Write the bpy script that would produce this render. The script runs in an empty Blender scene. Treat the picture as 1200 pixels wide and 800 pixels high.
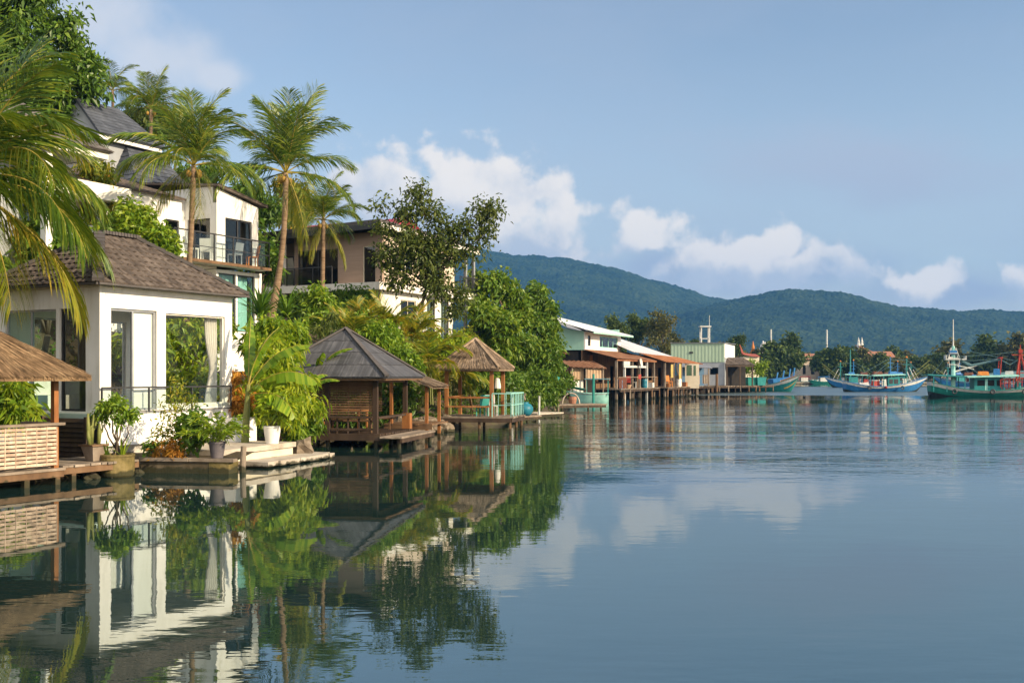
import bpy, math, random
import numpy as np
from mathutils import Vector, Matrix, noise as mnoise
R = math.radians
SC = bpy.context.scene
COL = SC.collection

# ------------------------------------------------------------------ camera, sky, sun, exposure
F, HZ, CH = 1250.0, 438.0, 2.5          # focal length in photo pixels, horizon row, camera height
cam = bpy.data.cameras.new('camera')
cam.sensor_width = 36.0
cam.lens = 36.0 * F / 1200.0
cam.shift_y = (HZ - 400.0) / 1200.0
cam.clip_end = 12000.0
cam_o = bpy.data.objects.new('camera', cam)
cam_o.location = (0, 0, CH)
cam_o.rotation_euler = (R(90), 0, 0)
COL.objects.link(cam_o)
SC.camera = cam_o

SUN_AZ, SUN_EL = R(-28.0), R(24.0)      # azimuth measured from +X towards +Y
sv = Vector((math.cos(SUN_AZ) * math.cos(SUN_EL), math.sin(SUN_AZ) * math.cos(SUN_EL), math.sin(SUN_EL)))
sun = bpy.data.lights.new('sun', 'SUN')
sun.energy = 4.9
sun.color = (1.0, 0.80, 0.53)
sun.angle = R(0.55)
sun_o = bpy.data.objects.new('sun', sun)
sun_o.rotation_euler = (-sv).to_track_quat('-Z', 'Y').to_euler()
COL.objects.link(sun_o)

SC.view_settings.view_transform = 'Standard'
SC.view_settings.look = 'None'
SC.view_settings.gamma = 1
SC.view_settings.exposure = 0.62
SC.cycles.max_bounces = 6
SC.cycles.transparent_max_bounces = 12
SC.cycles.volume_bounces = 0
SC.cycles.caustics_reflective = False
SC.cycles.caustics_refractive = False

world = bpy.data.worlds.new('World')
SC.world = world
world.use_nodes = True


def build_world():
    nt = world.node_tree
    nt.nodes.clear()
    N, Lk = nt.nodes.new, nt.links.new
    out = N('ShaderNodeOutputWorld')
    bg = N('ShaderNodeBackground')
    bg.inputs['Strength'].default_value = 0.118
    Lk(bg.outputs[0], out.inputs[0])
    sky = N('ShaderNodeTexSky')
    sky.sky_type = 'NISHITA'
    sky.sun_disc = False
    sky.sun_elevation = SUN_EL
    sky.sun_rotation = math.pi / 2 - SUN_AZ
    sky.air_density = 1.0
    sky.dust_density = 0.6
    sky.ozone_density = 1.2

    def math_(op, a, b=None, clamp=False):
        n = N('ShaderNodeMath'); n.operation = op; n.use_clamp = clamp
        for i, v in enumerate((a, b)):
            if v is None:
                continue
            if isinstance(v, (int, float)):
                n.inputs[i].default_value = v
            else:
                Lk(v, n.inputs[i])
        return n.outputs[0]

    def ramp(v, a, b, c=0.0, d=1.0):
        n = N('ShaderNodeMapRange'); n.interpolation_type = 'SMOOTHSTEP'
        Lk(v, n.inputs[0])
        for i, q in enumerate((a, b, c, d)):
            n.inputs[i + 1].default_value = q
        return n.outputs[0]

    tc = N('ShaderNodeTexCoord')
    sep = N('ShaderNodeSeparateXYZ'); Lk(tc.outputs['Generated'], sep.inputs[0])
    x, y, z = sep.outputs
    ys = math_('MAXIMUM', y, 0.02)
    u = math_('DIVIDE', x, ys)
    v = math_('DIVIDE', z, ys)
    comb = N('ShaderNodeCombineXYZ'); Lk(u, comb.inputs[0]); Lk(v, comb.inputs[1])
    p = comb.outputs[0]
    front = ramp(y, 0.05, 0.3)

    def fbm(vec, scale, detail, rough, off=(0, 0, 0), sc=(1, 1, 1)):
        mp = N('ShaderNodeMapping')
        mp.inputs['Location'].default_value = off
        mp.inputs['Scale'].default_value = sc
        Lk(vec, mp.inputs[0])
        n = N('ShaderNodeTexNoise'); n.noise_dimensions = '2D'
        n.inputs['Scale'].default_value = scale
        n.inputs['Detail'].default_value = detail
        n.inputs['Roughness'].default_value = rough
        Lk(mp.outputs[0], n.inputs['Vector'])
        return n.outputs['Fac']

    def field(blobs, off=(0, 0), pin=None):
        cur = None
        for (px, py, rx, ry) in blobs:
            mp = N('ShaderNodeMapping')
            cx, cy = (px - 600) / F - off[0], (HZ - py) / F - off[1]
            sx, sy = F / rx, F / ry
            mp.inputs['Location'].default_value = (-cx * sx, -cy * sy, 0)
            mp.inputs['Scale'].default_value = (sx, sy, 0)
            Lk(pin or p, mp.inputs[0])
            ln = N('ShaderNodeVectorMath'); ln.operation = 'LENGTH'; Lk(mp.outputs[0], ln.inputs[0])
            d = math_('SUBTRACT', 1.0, ln.outputs['Value'])
            if cur is None:
                cur = d
            else:
                n = N('ShaderNodeMath'); n.operation = 'SMOOTH_MAX'
                Lk(cur, n.inputs[0]); Lk(d, n.inputs[1]); n.inputs[2].default_value = 0.35
                cur = n.outputs[0]
        return cur

    CUM = [(450, 228, 100, 56), (520, 212, 84, 58), (600, 222, 84, 56), (645, 252, 48, 46), (560, 262, 150, 58), (630, 292, 100, 32),
           (768, 278, 62, 36), (840, 296, 110, 28), (918, 278, 40, 32), (900, 320, 150, 30), (975, 306, 60, 30),
           (1084, 332, 50, 34), (1200, 332, 34, 28), (1310, 320, 110, 36), (300, 300, 120, 40), (-150, 250, 160, 70)]
    CUM2 = [(520, 232, 150, 78), (620, 262, 90, 56), (768, 282, 62, 36), (870, 304, 150, 40), (930, 296, 70, 44), (1084, 334, 50, 34), (1240, 326, 130, 36)]
    pw = N('ShaderNodeTexNoise'); pw.noise_dimensions = '2D'
    pw.inputs['Scale'].default_value = 16.0; pw.inputs['Detail'].default_value = 4.0; pw.inputs['Roughness'].default_value = 0.5
    Lk(p, pw.inputs['Vector'])
    w1 = N('ShaderNodeVectorMath'); w1.operation = 'SUBTRACT'; Lk(pw.outputs['Color'], w1.inputs[0]); w1.inputs[1].default_value = (.5, .5, .5)
    w2 = N('ShaderNodeVectorMath'); w2.operation = 'MULTIPLY_ADD'; Lk(w1.outputs[0], w2.inputs[0]); w2.inputs[1].default_value = (.055, .046, 0); Lk(p, w2.inputs[2])
    pq = w2.outputs[0]
    cum = field(CUM, (0, 0), pq)
    warp = fbm(p, 48.0, 6, 0.6, off=(7.7, 3.3, 0))
    n1 = fbm(p, 21.0, 8, 0.52)
    n1b = fbm(p, 21.0, 8, 0.52, off=(0.010, 0.012, 0))
    nl = fbm(p, 7.0, 4, 0.5, off=(3.1, 1.7, 0))
    vo = N('ShaderNodeTexVoronoi'); vo.voronoi_dimensions = '2D'; vo.feature = 'SMOOTH_F1'
    vo.inputs['Scale'].default_value = 34.0; vo.inputs['Smoothness'].default_value = 0.35; Lk(pq, vo.inputs['Vector'])
    puff = math_('SUBTRACT', 0.42, vo.outputs['Distance'])
    dens = math_('ADD', cum, math_('MULTIPLY', puff, 0.75))
    dens = math_('ADD', dens, math_('MULTIPLY', math_('SUBTRACT', n1, 0.5), 1.1))
    dens = math_('ADD', dens, math_('MULTIPLY', math_('SUBTRACT', warp, 0.5), 0.7))
    a_c = math_('MULTIPLY', ramp(dens, 0.03, 0.58), 0.86)
    # lit side (towards the sun, up and right) against the grey underside
    lit = math_('ADD', math_('MULTIPLY', math_('SUBTRACT', n1, n1b), 1.3), 0.46)
    lit = math_('ADD', lit, math_('MULTIPLY', math_('SUBTRACT', nl, 0.5), 0.7))
    cum_lo = field(CUM2, (0, 0), pq); cum_up = field(CUM2, (0.012, 0.022), pq)
    lit = math_('ADD', lit, math_('MULTIPLY', math_('SUBTRACT', cum_lo, cum_up), 1.15))
    lit = ramp(lit, 0.0, 1.1)
    ccol = N('ShaderNodeMixRGB')
    Lk(lit, ccol.inputs[0])
    ccol.inputs[1].default_value = (3.5, 3.75, 4.25, 1)
    ccol.inputs[2].default_value = (6.3, 5.75, 5.2, 1)

    veil_f = field([(95, 30, 110, 75), (175, 75, 110, 60), (255, 90, 55, 28), (60, 110, 90, 60)])
    n2 = fbm(p, 9.0, 7, 0.55, off=(5.2, 2.2, 0))
    a_v = math_('MULTIPLY', ramp(math_('ADD', veil_f, math_('MULTIPLY', math_('SUBTRACT', n2, 0.5), 1.6)), 0.0, 0.8), 0.62)
    n3 = fbm(p, 3.2, 6, 0.55, off=(1.3, 8.1, 0), sc=(0.8, 1.7, 1))
    a_h = math_('MULTIPLY', ramp(n3, 0.28, 0.85), 0.36)
    low = math_('MULTIPLY', ramp(v, 0.34, 0.02), 0.48)
    band = field([(860, 318, 230, 44), (620, 300, 110, 34), (1120, 340, 160, 34), (1010, 190, 260, 60)])
    n4 = fbm(p, 8.0, 6, 0.55, off=(2.2, 9.1, 0), sc=(1, 2.2, 1))
    bnd = math_('MULTIPLY', ramp(math_('ADD', band, math_('MULTIPLY', math_('SUBTRACT', n4, 0.5), 1.2)), -0.1, 0.9), 0.55)
    a_h = math_('ADD', math_('ADD', a_h, low), bnd, True)

    tint = N('ShaderNodeMixRGB'); tint.blend_type = 'MULTIPLY'; tint.inputs[0].default_value = 1
    Lk(sky.outputs[0], tint.inputs[1]); tint.inputs[2].default_value = (1.10, 0.99, 0.92, 1)
    m0 = N('ShaderNodeMixRGB'); Lk(math_('MULTIPLY', a_h, front), m0.inputs[0]); Lk(tint.outputs[0], m0.inputs[1]); m0.inputs[2].default_value = (2.75, 3.1, 3.8, 1)
    m1 = N('ShaderNodeMixRGB'); Lk(math_('MULTIPLY', a_v, front), m1.inputs[0]); Lk(m0.outputs[0], m1.inputs[1]); m1.inputs[2].default_value = (4.7, 4.65, 4.8, 1)
    m2 = N('ShaderNodeMixRGB'); Lk(math_('MULTIPLY', a_c, front), m2.inputs[0]); Lk(m1.outputs[0], m2.inputs[1]); Lk(ccol.outputs[0], m2.inputs[2])
    # bright cloud added to the unseen sky behind the camera, to fill shaded faces
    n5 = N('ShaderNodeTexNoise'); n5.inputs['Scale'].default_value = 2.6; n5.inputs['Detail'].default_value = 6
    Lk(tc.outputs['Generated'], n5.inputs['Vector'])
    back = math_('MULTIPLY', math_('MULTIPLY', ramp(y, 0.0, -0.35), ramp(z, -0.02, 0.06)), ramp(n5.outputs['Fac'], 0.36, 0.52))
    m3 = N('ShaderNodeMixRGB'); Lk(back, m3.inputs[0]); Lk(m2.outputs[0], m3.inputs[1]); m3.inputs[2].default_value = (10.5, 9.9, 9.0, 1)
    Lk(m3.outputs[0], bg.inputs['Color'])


build_world()


# ------------------------------------------------------------------ helpers
def P(px, py, Y):
    """point seen at photo pixel (px, py) at distance Y along the view axis"""
    return Vector(((px - 600) / F * Y, Y, CH + (HZ - py) / F * Y))


def W(px, Y, z=0.0):
    return Vector(((px - 600) / F * Y, Y, z))


def org(o):
    v = Vector((0, 0, 0))
    while o is not None:
        v = v + o.location
        o = o.parent
    return v


def frame(origin, d):
    """matrix whose x axis is the ground direction d and y axis is d turned 90 degrees left"""
    d = Vector((d[0], d[1], 0)).normalized()
    m = Matrix.Identity(4)
    m[0][0], m[1][0] = d.x, d.y
    m[0][1], m[1][1] = -d.y, d.x
    m[0][3], m[1][3], m[2][3] = origin[0], origin[1], (origin[2] if len(origin) > 2 else 0)
    return m


class MB:
    def __init__(s, M=None):
        s.M = M; s.v = []; s.f = []; s.mi = []; s.cur = 0
        s.chunks = []

    def pts(s, ps):
        b = len(s.v)
        for p in ps:
            p = Vector(p)
            s.v.append(tuple(s.M @ p if s.M is not None else p))
        return b

    def face(s, *idx):
        s.f.append(tuple(idx)); s.mi.append(s.cur)

    def quad(s, a, b, c, d):
        i = s.pts((a, b, c, d)); s.face(i, i + 1, i + 2, i + 3)

    def tri(s, a, b, c):
        i = s.pts((a, b, c)); s.face(i, i + 1, i + 2)

    def hexa(s, c):
        i = s.pts(c)
        for q in ((0, 3, 2, 1), (4, 5, 6, 7), (0, 1, 5, 4), (1, 2, 6, 5), (2, 3, 7, 6), (3, 0, 4, 7)):
            s.face(*(i + k for k in q))

    def box(s, x0, x1, y0, y1, z0, z1):
        s.hexa(((x0, y0, z0), (x1, y0, z0), (x1, y1, z0), (x0, y1, z0), (x0, y0, z1), (x1, y0, z1), (x1, y1, z1), (x0, y1, z1)))

    def beam(s, a, b, w, h=None, up=(0, 0, 1), w2=None):
        h = h or w
        a, b = Vector(a), Vector(b)
        d = (b - a).normalized()
        u = Vector(up)
        if abs(d.dot(u)) > .98:
            u = Vector((1, 0, 0))
        r = d.cross(u).normalized(); u = r.cross(d).normalized()
        k = 1 if w2 is None else w2 / w
        c = []
        for p, q in ((a, 1), (b, k)):
            for sx, sy in ((-1, -1), (1, -1), (1, 1), (-1, 1)):
                c.append(p + r * (sx * w / 2 * q) + u * (sy * h / 2 * q))
        s.hexa(c)

    def tube(s, ps, rs, n=8, cap=True):
        ps = [Vector(p) for p in ps]
        if isinstance(rs, (int, float)):
            rs = [rs] * len(ps)
        b0 = len(s.v)
        ref = Vector((0.31, 0.95, 0.05))
        for i, p in enumerate(ps):
            d = (ps[min(i + 1, len(ps) - 1)] - ps[max(i - 1, 0)])
            d = d.normalized() if d.length > 1e-9 else Vector((0, 0, 1))
            u = ref if abs(d.dot(ref)) < .95 else Vector((1, 0, 0))
            a = d.cross(u).normalized(); c = d.cross(a)
            s.pts([p + (a * math.cos(2 * math.pi * k / n) + c * math.sin(2 * math.pi * k / n)) * rs[i] for k in range(n)])
        for i in range(len(ps) - 1):
            for k in range(n):
                k2 = (k + 1) % n
                s.face(b0 + i * n + k, b0 + i * n + k2, b0 + (i + 1) * n + k2, b0 + (i + 1) * n + k)
        if cap:
            s.face(*[b0 + k for k in range(n)][::-1])
            e = b0 + (len(ps) - 1) * n
            s.face(*[e + k for k in range(n)])

    def lathe(s, c, prof, n=20, cap0=True, cap1=False, sx=1, sy=1):
        b0 = len(s.v)
        for (r, z) in prof:
            s.pts([(c[0] + sx * r * math.cos(2 * math.pi * k / n), c[1] + sy * r * math.sin(2 * math.pi * k / n), c[2] + z) for k in range(n)])
        for i in range(len(prof) - 1):
            for k in range(n):
                k2 = (k + 1) % n
                s.face(b0 + i * n + k, b0 + i * n + k2, b0 + (i + 1) * n + k2, b0 + (i + 1) * n + k)
        if cap0:
            s.face(*[b0 + k for k in range(n)][::-1])
        if cap1:
            s.face(*[b0 + (len(prof) - 1) * n + k for k in range(n)])

    def panel(s, e0, e1, r1, r0, nu, nv, fn=None, th=0.0):
        """bilinear sheet e0-e1 (bottom) to r0-r1 (top), pushed along its normal by fn(metres along, metres up)"""
        e0, e1, r0, r1 = map(Vector, (e0, e1, r0, r1))
        nrm = (e1 - e0).cross((r0 + r1) / 2 - (e0 + e1) / 2).normalized()
        lu = (e1 - e0).length; lv = ((r0 + r1) / 2 - (e0 + e1) / 2).length
        b0 = len(s.v)
        for j in range(nv + 1):
            for i in range(nu + 1):
                u, v = i / nu, j / nv
                p = (e0.lerp(e1, u)).lerp(r0.lerp(r1, u), v)
                if fn:
                    p = p + nrm * fn(u * lu, v * lv)
                s.pts([p])
        for j in range(nv):
            for i in range(nu):
                a = b0 + j * (nu + 1) + i
                s.face(a, a + 1, a + nu + 2, a + nu + 1)
        if th:
            d = nrm * -th
            s.quad(e0 + d, e1 + d, r1 + d, r0 + d)
            s.quad(e0, e1, e1 + d, e0 + d); s.quad(e1, r1, r1 + d, e1 + d)
            s.quad(r1, r0, r0 + d, r1 + d); s.quad(r0, e0, e0 + d, r0 + d)

    def shingles(s, e0, e1, r1, r0, course, w, lift=.03, wave=0.0, seg=1, jit=0.0, seed=1, over=.06):
        """rows of separate tiles laid on the trapezoid e0 e1 r1 r0"""
        rg = random.Random(seed)
        e0, e1, r0, r1 = map(Vector, (e0, e1, r0, r1))
        ex = (e1 - e0).normalized(); L = (e1 - e0).length
        up = (r0 - e0); up = up - ex * up.dot(ex); H = up.length; up.normalize()
        nrm = ex.cross(up)
        a0, a1 = (r0 - e0).dot(ex), (r1 - e0).dot(ex)
        xl = lambda v: a0 * v / H
        xr = lambda v: L + (a1 - L) * v / H
        nr = max(1, int(round(H / course))); ch = H / nr
        for k in range(nr):
            v0, v1 = k * ch - (over if k else 0.02), (k + 1) * ch
            v1c = min(v1, H)
            off = (k % 2) * w * .5
            i = -1
            while True:
                x0 = i * w + off; x1 = x0 + w * .985
                i += 1
                if x0 > max(xr(0), L):
                    break
                vv0 = max(v0, 0)
                b0, b1 = max(x0, xl(vv0)), min(x1, xr(vv0))
                t0, t1 = max(x0, xl(v1c)), min(x1, xr(v1c))
                if b1 - b0 < .01:
                    continue
                if t1 < t0:
                    t0 = t1 = min(max((t0 + t1) / 2, xl(v1c)), xr(v1c))
                jv = rg.uniform(-jit, jit) * ch
                lf = lift * rg.uniform(.8, 1.25)
                for q in range(seg):
                    g0, g1 = q / seg, (q + 1) / seg
                    def pt(g, bot):
                        xx = (b0 + (b1 - b0) * g) if bot else (t0 + (t1 - t0) * g)
                        hh = wave * math.sin(math.pi * g)
                        return e0 + ex * xx + up * ((v0 + jv) if bot else v1c) + nrm * ((lf if bot else .004) + hh)
                    A, B, C_, D = pt(g0, 1), pt(g1, 1), pt(g1, 0), pt(g0, 0)
                    s.quad(A, B, C_, D)
                    s.quad(A - nrm * (lf + hh_(wave, g0)), B - nrm * (lf + hh_(wave, g1)), B, A)

    def straws(s, e0, e1, r1, r0, n, ln=(.4, .9), w=(.015, .035), lift=(.01, .06), seed=1, skew=.15):
        rg = random.Random(seed)
        e0, e1, r0, r1 = map(Vector, (e0, e1, r0, r1))
        for _ in range(n):
            v = rg.random() * .97 + .03; u = rg.random()
            lo, hi = e0.lerp(e1, u), r0.lerp(r1, u)
            d = (lo - hi).normalized()
            ex = (e1 - e0).normalized()
            nrm = ex.cross(-d).normalized()
            if rg.random() > ((1 - v) * (e1 - e0).length + v * (r1 - r0).length) / max((e1 - e0).length, .01) + .05:
                continue
            p = lo.lerp(hi, v) + nrm * rg.uniform(*lift)
            dd = (d + ex * rg.uniform(-skew, skew) + nrm * rg.uniform(0, .05)).normalized()
            l = min(rg.uniform(*ln), (p - lo).length + rg.uniform(.01, .07)); ww = rg.uniform(*w) / 2
            q = p + dd * l + Vector((0, 0, -.05 * l * rg.random()))
            s.quad(p - ex * ww, p + ex * ww, q + ex * ww * .5, q - ex * ww * .5)

    def wall(s, axis, pos, u0, u1, z0, z1, th, holes=()):
        """wall sheet with rectangular openings (u0,u1,z0,z1); outer face at pos, thickness th inward"""
        us = sorted({u0, u1, *[h[0] for h in holes], *[h[1] for h in holes]})
        zs = sorted({z0, z1, *[h[2] for h in holes], *[h[3] for h in holes]})
        us = [u for u in us if u0 - 1e-6 <= u <= u1 + 1e-6]; zs = [z for z in zs if z0 - 1e-6 <= z <= z1 + 1e-6]
        pt = (lambda u, w, z: (u, pos + w, z)) if axis == 'x' else (lambda u, w, z: (pos + w, u, z))
        nu, nz = len(us) - 1, len(zs) - 1
        def solid(i, j):
            if i < 0 or j < 0 or i >= nu or j >= nz:
                return False
            cu, cz = (us[i] + us[i + 1]) / 2, (zs[j] + zs[j + 1]) / 2
            return not any(h[0] < cu < h[1] and h[2] < cz < h[3] for h in holes)
        for i in range(nu):
            for j in range(nz):
                if not solid(i, j):
                    continue
                a, b, c, d = us[i], us[i + 1], zs[j], zs[j + 1]
                s.quad(pt(a, 0, c), pt(b, 0, c), pt(b, 0, d), pt(a, 0, d))
                s.quad(pt(a, th, c), pt(b, th, c), pt(b, th, d), pt(a, th, d))
                if not solid(i - 1, j): s.quad(pt(a, 0, c), pt(a, th, c), pt(a, th, d), pt(a, 0, d))
                if not solid(i + 1, j): s.quad(pt(b, 0, c), pt(b, th, c), pt(b, th, d), pt(b, 0, d))
                if not solid(i, j - 1): s.quad(pt(a, 0, c), pt(b, 0, c), pt(b, th, c), pt(a, th, c))
                if not solid(i, j + 1): s.quad(pt(a, 0, d), pt(b, 0, d), pt(b, th, d), pt(a, th, d))

    def bulk(s, V, Fc):
        """numpy vertices (already in world/local space) and faces"""
        if s.M is not None:
            m = np.array(s.M); V = V @ m[:3, :3].T + m[:3, 3]
        s.chunks.append((V, Fc, s.cur))

    def build(s, name, mats, parent=None, smooth=False, kind=None):
        if not isinstance(mats, (list, tuple)):
            mats = [mats]
        o0 = np.array(org(parent)) if parent else np.zeros(3)
        Vs, loops, tot, mi = [], [], [], []
        n = 0
        if s.v:
            Vs.append(np.array(s.v, dtype=np.float64)); n = len(s.v)
            for f_ in s.f:
                loops.extend(f_); tot.append(len(f_))
            loops = [np.array(loops, dtype=np.int64)]; tot = [np.array(tot, dtype=np.int64)]; mi = [np.array(s.mi)]
        for (V, Fc, c) in s.chunks:
            Vs.append(V); loops.append((Fc + n).ravel()); tot.append(np.full(len(Fc), Fc.shape[1])); mi.append(np.full(len(Fc), c))
            n += len(V)
        me = bpy.data.meshes.new(name)
        V = np.concatenate(Vs) - o0
        lp = np.concatenate(loops).astype(np.int32); tt = np.concatenate(tot).astype(np.int32); mm = np.concatenate(mi).astype(np.int32)
        me.vertices.add(len(V)); me.vertices.foreach_set('co', V.astype(np.float32).ravel())
        me.loops.add(len(lp)); me.loops.foreach_set('vertex_index', lp)
        me.polygons.add(len(tt))
        st = np.zeros(len(tt), dtype=np.int32); st[1:] = np.cumsum(tt)[:-1]
        me.polygons.foreach_set('loop_start', st)
        for m_ in mats:
            me.materials.append(m_)
        me.polygons.foreach_set('material_index', mm)
        me.polygons.foreach_set('use_smooth', np.full(len(tt), bool(smooth)))
        me.update(calc_edges=True)
        o = bpy.data.objects.new(name, me)
        COL.objects.link(o)
        if parent is not None:
            o.parent = parent
        if kind:
            o['kind'] = kind
        return o


def hh_(wave, g):
    return wave * math.sin(math.pi * g) * .6


def tag(o, label, cat, group=None):
    o['label'] = label; o['category'] = cat
    if group:
        o['group'] = group
    return o


def thing(name, label, cat, loc=(0, 0, 0), group=None):
    o = bpy.data.objects.new(name, None)
    o.empty_display_size = .3
    COL.objects.link(o)
    o.location = loc
    return tag(o, label, cat, group)


def dup(root, loc=None, rot=None, label=None, group=None, scale=None):
    """copy of a thing with its parts and their sub-parts"""
    def cp(o, par):
        c = o.copy(); COL.objects.link(c)
        if par is not None:
            c.parent = par
        for ch in list(o.children):
            cp(ch, c)
        return c
    r = cp(root, None)
    if loc is not None: r.location = loc
    if rot is not None: r.rotation_euler = (0, 0, rot)
    if scale is not None: r.scale = (scale, scale, scale)
    if label: r['label'] = label
    if group: r['group'] = group
    return r


# ------------------------------------------------------------------ materials
def new_mat(name):
    m = bpy.data.materials.new(name); m.use_nodes = True
    nt = m.node_tree; nt.nodes.clear()
    out = nt.nodes.new('ShaderNodeOutputMaterial')
    return m, nt, out


def mk(name, cols, rough=.75, scale=3.0, stretch=(1, 1, 1), detail=6, nrough=.6, bump=0.0, bscale=None, bstretch=None,
       metal=0.0, spec=.3, island=0.0, dist=.02, rvar=0.0, tide=0.0):
    """noise-driven material: cols = [(pos, rgb)...]; island = brightness variation per loose piece"""
    m, nt, out = new_mat(name)
    N, Lk = nt.nodes.new, nt.links.new
    b = N('ShaderNodeBsdfPrincipled'); Lk(b.outputs[0], out.inputs[0])
    tc = N('ShaderNodeTexCoord'); mp = N('ShaderNodeMapping'); mp.inputs['Scale'].default_value = stretch
    Lk(tc.outputs['Object'], mp.inputs[0])
    n = N('ShaderNodeTexNoise'); n.inputs['Scale'].default_value = scale; n.inputs['Detail'].default_value = detail; n.inputs['Roughness'].default_value = nrough
    Lk(mp.outputs[0], n.inputs['Vector'])
    cr = N('ShaderNodeValToRGB')
    while len(cr.color_ramp.elements) < len(cols):
        cr.color_ramp.elements.new(.5)
    for e, (p, c) in zip(cr.color_ramp.elements, cols):
        e.position = p; e.color = (*c, 1)
    Lk(n.outputs['Fac'], cr.inputs[0])
    c_out = cr.outputs[0]
    if island:
        g = N('ShaderNodeNewGeometry')
        mr = N('ShaderNodeMapRange'); Lk(g.outputs['Random Per Island'], mr.inputs[0]); mr.inputs[3].default_value = 1 - island; mr.inputs[4].default_value = 1 + island
        mx = N('ShaderNodeMixRGB'); mx.blend_type = 'MULTIPLY'; mx.inputs[0].default_value = 1
        Lk(c_out, mx.inputs[1]); Lk(mr.outputs[0], mx.inputs[2]); c_out = mx.outputs[0]
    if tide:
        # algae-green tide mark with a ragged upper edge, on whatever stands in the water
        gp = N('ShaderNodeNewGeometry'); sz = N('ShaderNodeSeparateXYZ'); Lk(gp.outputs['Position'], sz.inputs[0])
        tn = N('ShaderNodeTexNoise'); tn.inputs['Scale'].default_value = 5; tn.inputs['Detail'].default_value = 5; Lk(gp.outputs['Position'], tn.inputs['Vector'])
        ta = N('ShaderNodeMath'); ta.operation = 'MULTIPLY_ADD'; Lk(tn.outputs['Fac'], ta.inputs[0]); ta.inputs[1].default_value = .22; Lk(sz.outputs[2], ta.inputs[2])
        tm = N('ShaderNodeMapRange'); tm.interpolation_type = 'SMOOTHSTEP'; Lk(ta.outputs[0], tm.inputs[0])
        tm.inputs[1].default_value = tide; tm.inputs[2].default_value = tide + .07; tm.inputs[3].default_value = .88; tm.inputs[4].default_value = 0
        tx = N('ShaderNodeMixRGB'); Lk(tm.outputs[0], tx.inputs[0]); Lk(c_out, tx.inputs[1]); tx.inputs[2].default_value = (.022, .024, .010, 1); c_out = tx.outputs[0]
    Lk(c_out, b.inputs['Base Color'])
    b.inputs['Roughness'].default_value = rough
    b.inputs['Metallic'].default_value = metal
    b.inputs['Specular IOR Level'].default_value = spec
    if rvar:
        mr = N('ShaderNodeMapRange'); Lk(n.outputs['Fac'], mr.inputs[0]); mr.inputs[3].default_value = rough - rvar; mr.inputs[4].default_value = rough + rvar
        Lk(mr.outputs[0], b.inputs['Roughness'])
    if bump:
        mp2 = N('ShaderNodeMapping'); mp2.inputs['Scale'].default_value = bstretch or stretch; Lk(tc.outputs['Object'], mp2.inputs[0])
        n2 = N('ShaderNodeTexNoise'); n2.inputs['Scale'].default_value = bscale or scale * 4; n2.inputs['Detail'].default_value = 8
        Lk(mp2.outputs[0], n2.inputs['Vector'])
        bp = N('ShaderNodeBump'); bp.inputs['Strength'].default_value = bump; bp.inputs['Distance'].default_value = dist
        Lk(n2.outputs['Fac'], bp.inputs['Height']); Lk(bp.outputs[0], b.inputs['Normal'])
    return m


def leaf_mat(name, cols, trans=.35, rough=.45, big=1.2, spec=.35):
    """leaf colour: random per leaf plus a slow drift through the plant; part of the light passes through"""
    m, nt, out = new_mat(name)
    N, Lk = nt.nodes.new, nt.links.new
    g = N('ShaderNodeNewGeometry'); oi = N('ShaderNodeObjectInfo')
    tc = N('ShaderNodeTexCoord')
    n = N('ShaderNodeTexNoise'); n.inputs['Scale'].default_value = big; n.inputs['Detail'].default_value = 4; n.inputs['Roughness'].default_value = .7
    Lk(tc.outputs['Object'], n.inputs['Vector'])
    def mth(op, a, b_):
        q = N('ShaderNodeMath'); q.operation = op
        for i, v in enumerate((a, b_)):
            if isinstance(v, (int, float)): q.inputs[i].default_value = v
            else: Lk(v, q.inputs[i])
        return q.outputs[0]
    f = mth('ADD', mth('MULTIPLY', g.outputs['Random Per Island'], .55), mth('MULTIPLY', mth('SUBTRACT', mth('MULTIPLY', n.outputs['Fac'], 1.5), .25), .5))
    f = mth('ADD', f, mth('MULTIPLY', mth('SUBTRACT', oi.outputs['Random'], .5), .16))
    cr = N('ShaderNodeValToRGB')
    while len(cr.color_ramp.elements) < len(cols):
        cr.color_ramp.elements.new(.5)
    for e, (p, c) in zip(cr.color_ramp.elements, cols):
        e.position = p; e.color = (c[0] * 1.28, c[1] * 1.14, c[2] * .85, 1)
    Lk(f, cr.inputs[0])
    b = N('ShaderNodeBsdfPrincipled'); Lk(cr.outputs[0], b.inputs['Base Color'])
    b.inputs['Roughness'].default_value = rough; b.inputs['Specular IOR Level'].default_value = spec
    t = N('ShaderNodeBsdfTranslucent')
    tm = N('ShaderNodeMixRGB'); tm.blend_type = 'MULTIPLY'; tm.inputs[0].default_value = 1
    Lk(cr.outputs[0], tm.inputs[1]); tm.inputs[2].default_value = (1.5, 1.35, .6, 1)
    Lk(tm.outputs[0], t.inputs[0])
    mx = N('ShaderNodeMixShader'); mx.inputs[0].default_value = trans
    Lk(b.outputs[0], mx.inputs[1]); Lk(t.outputs[0], mx.inputs[2]); Lk(mx.outputs[0], out.inputs[0])
    return m


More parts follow.
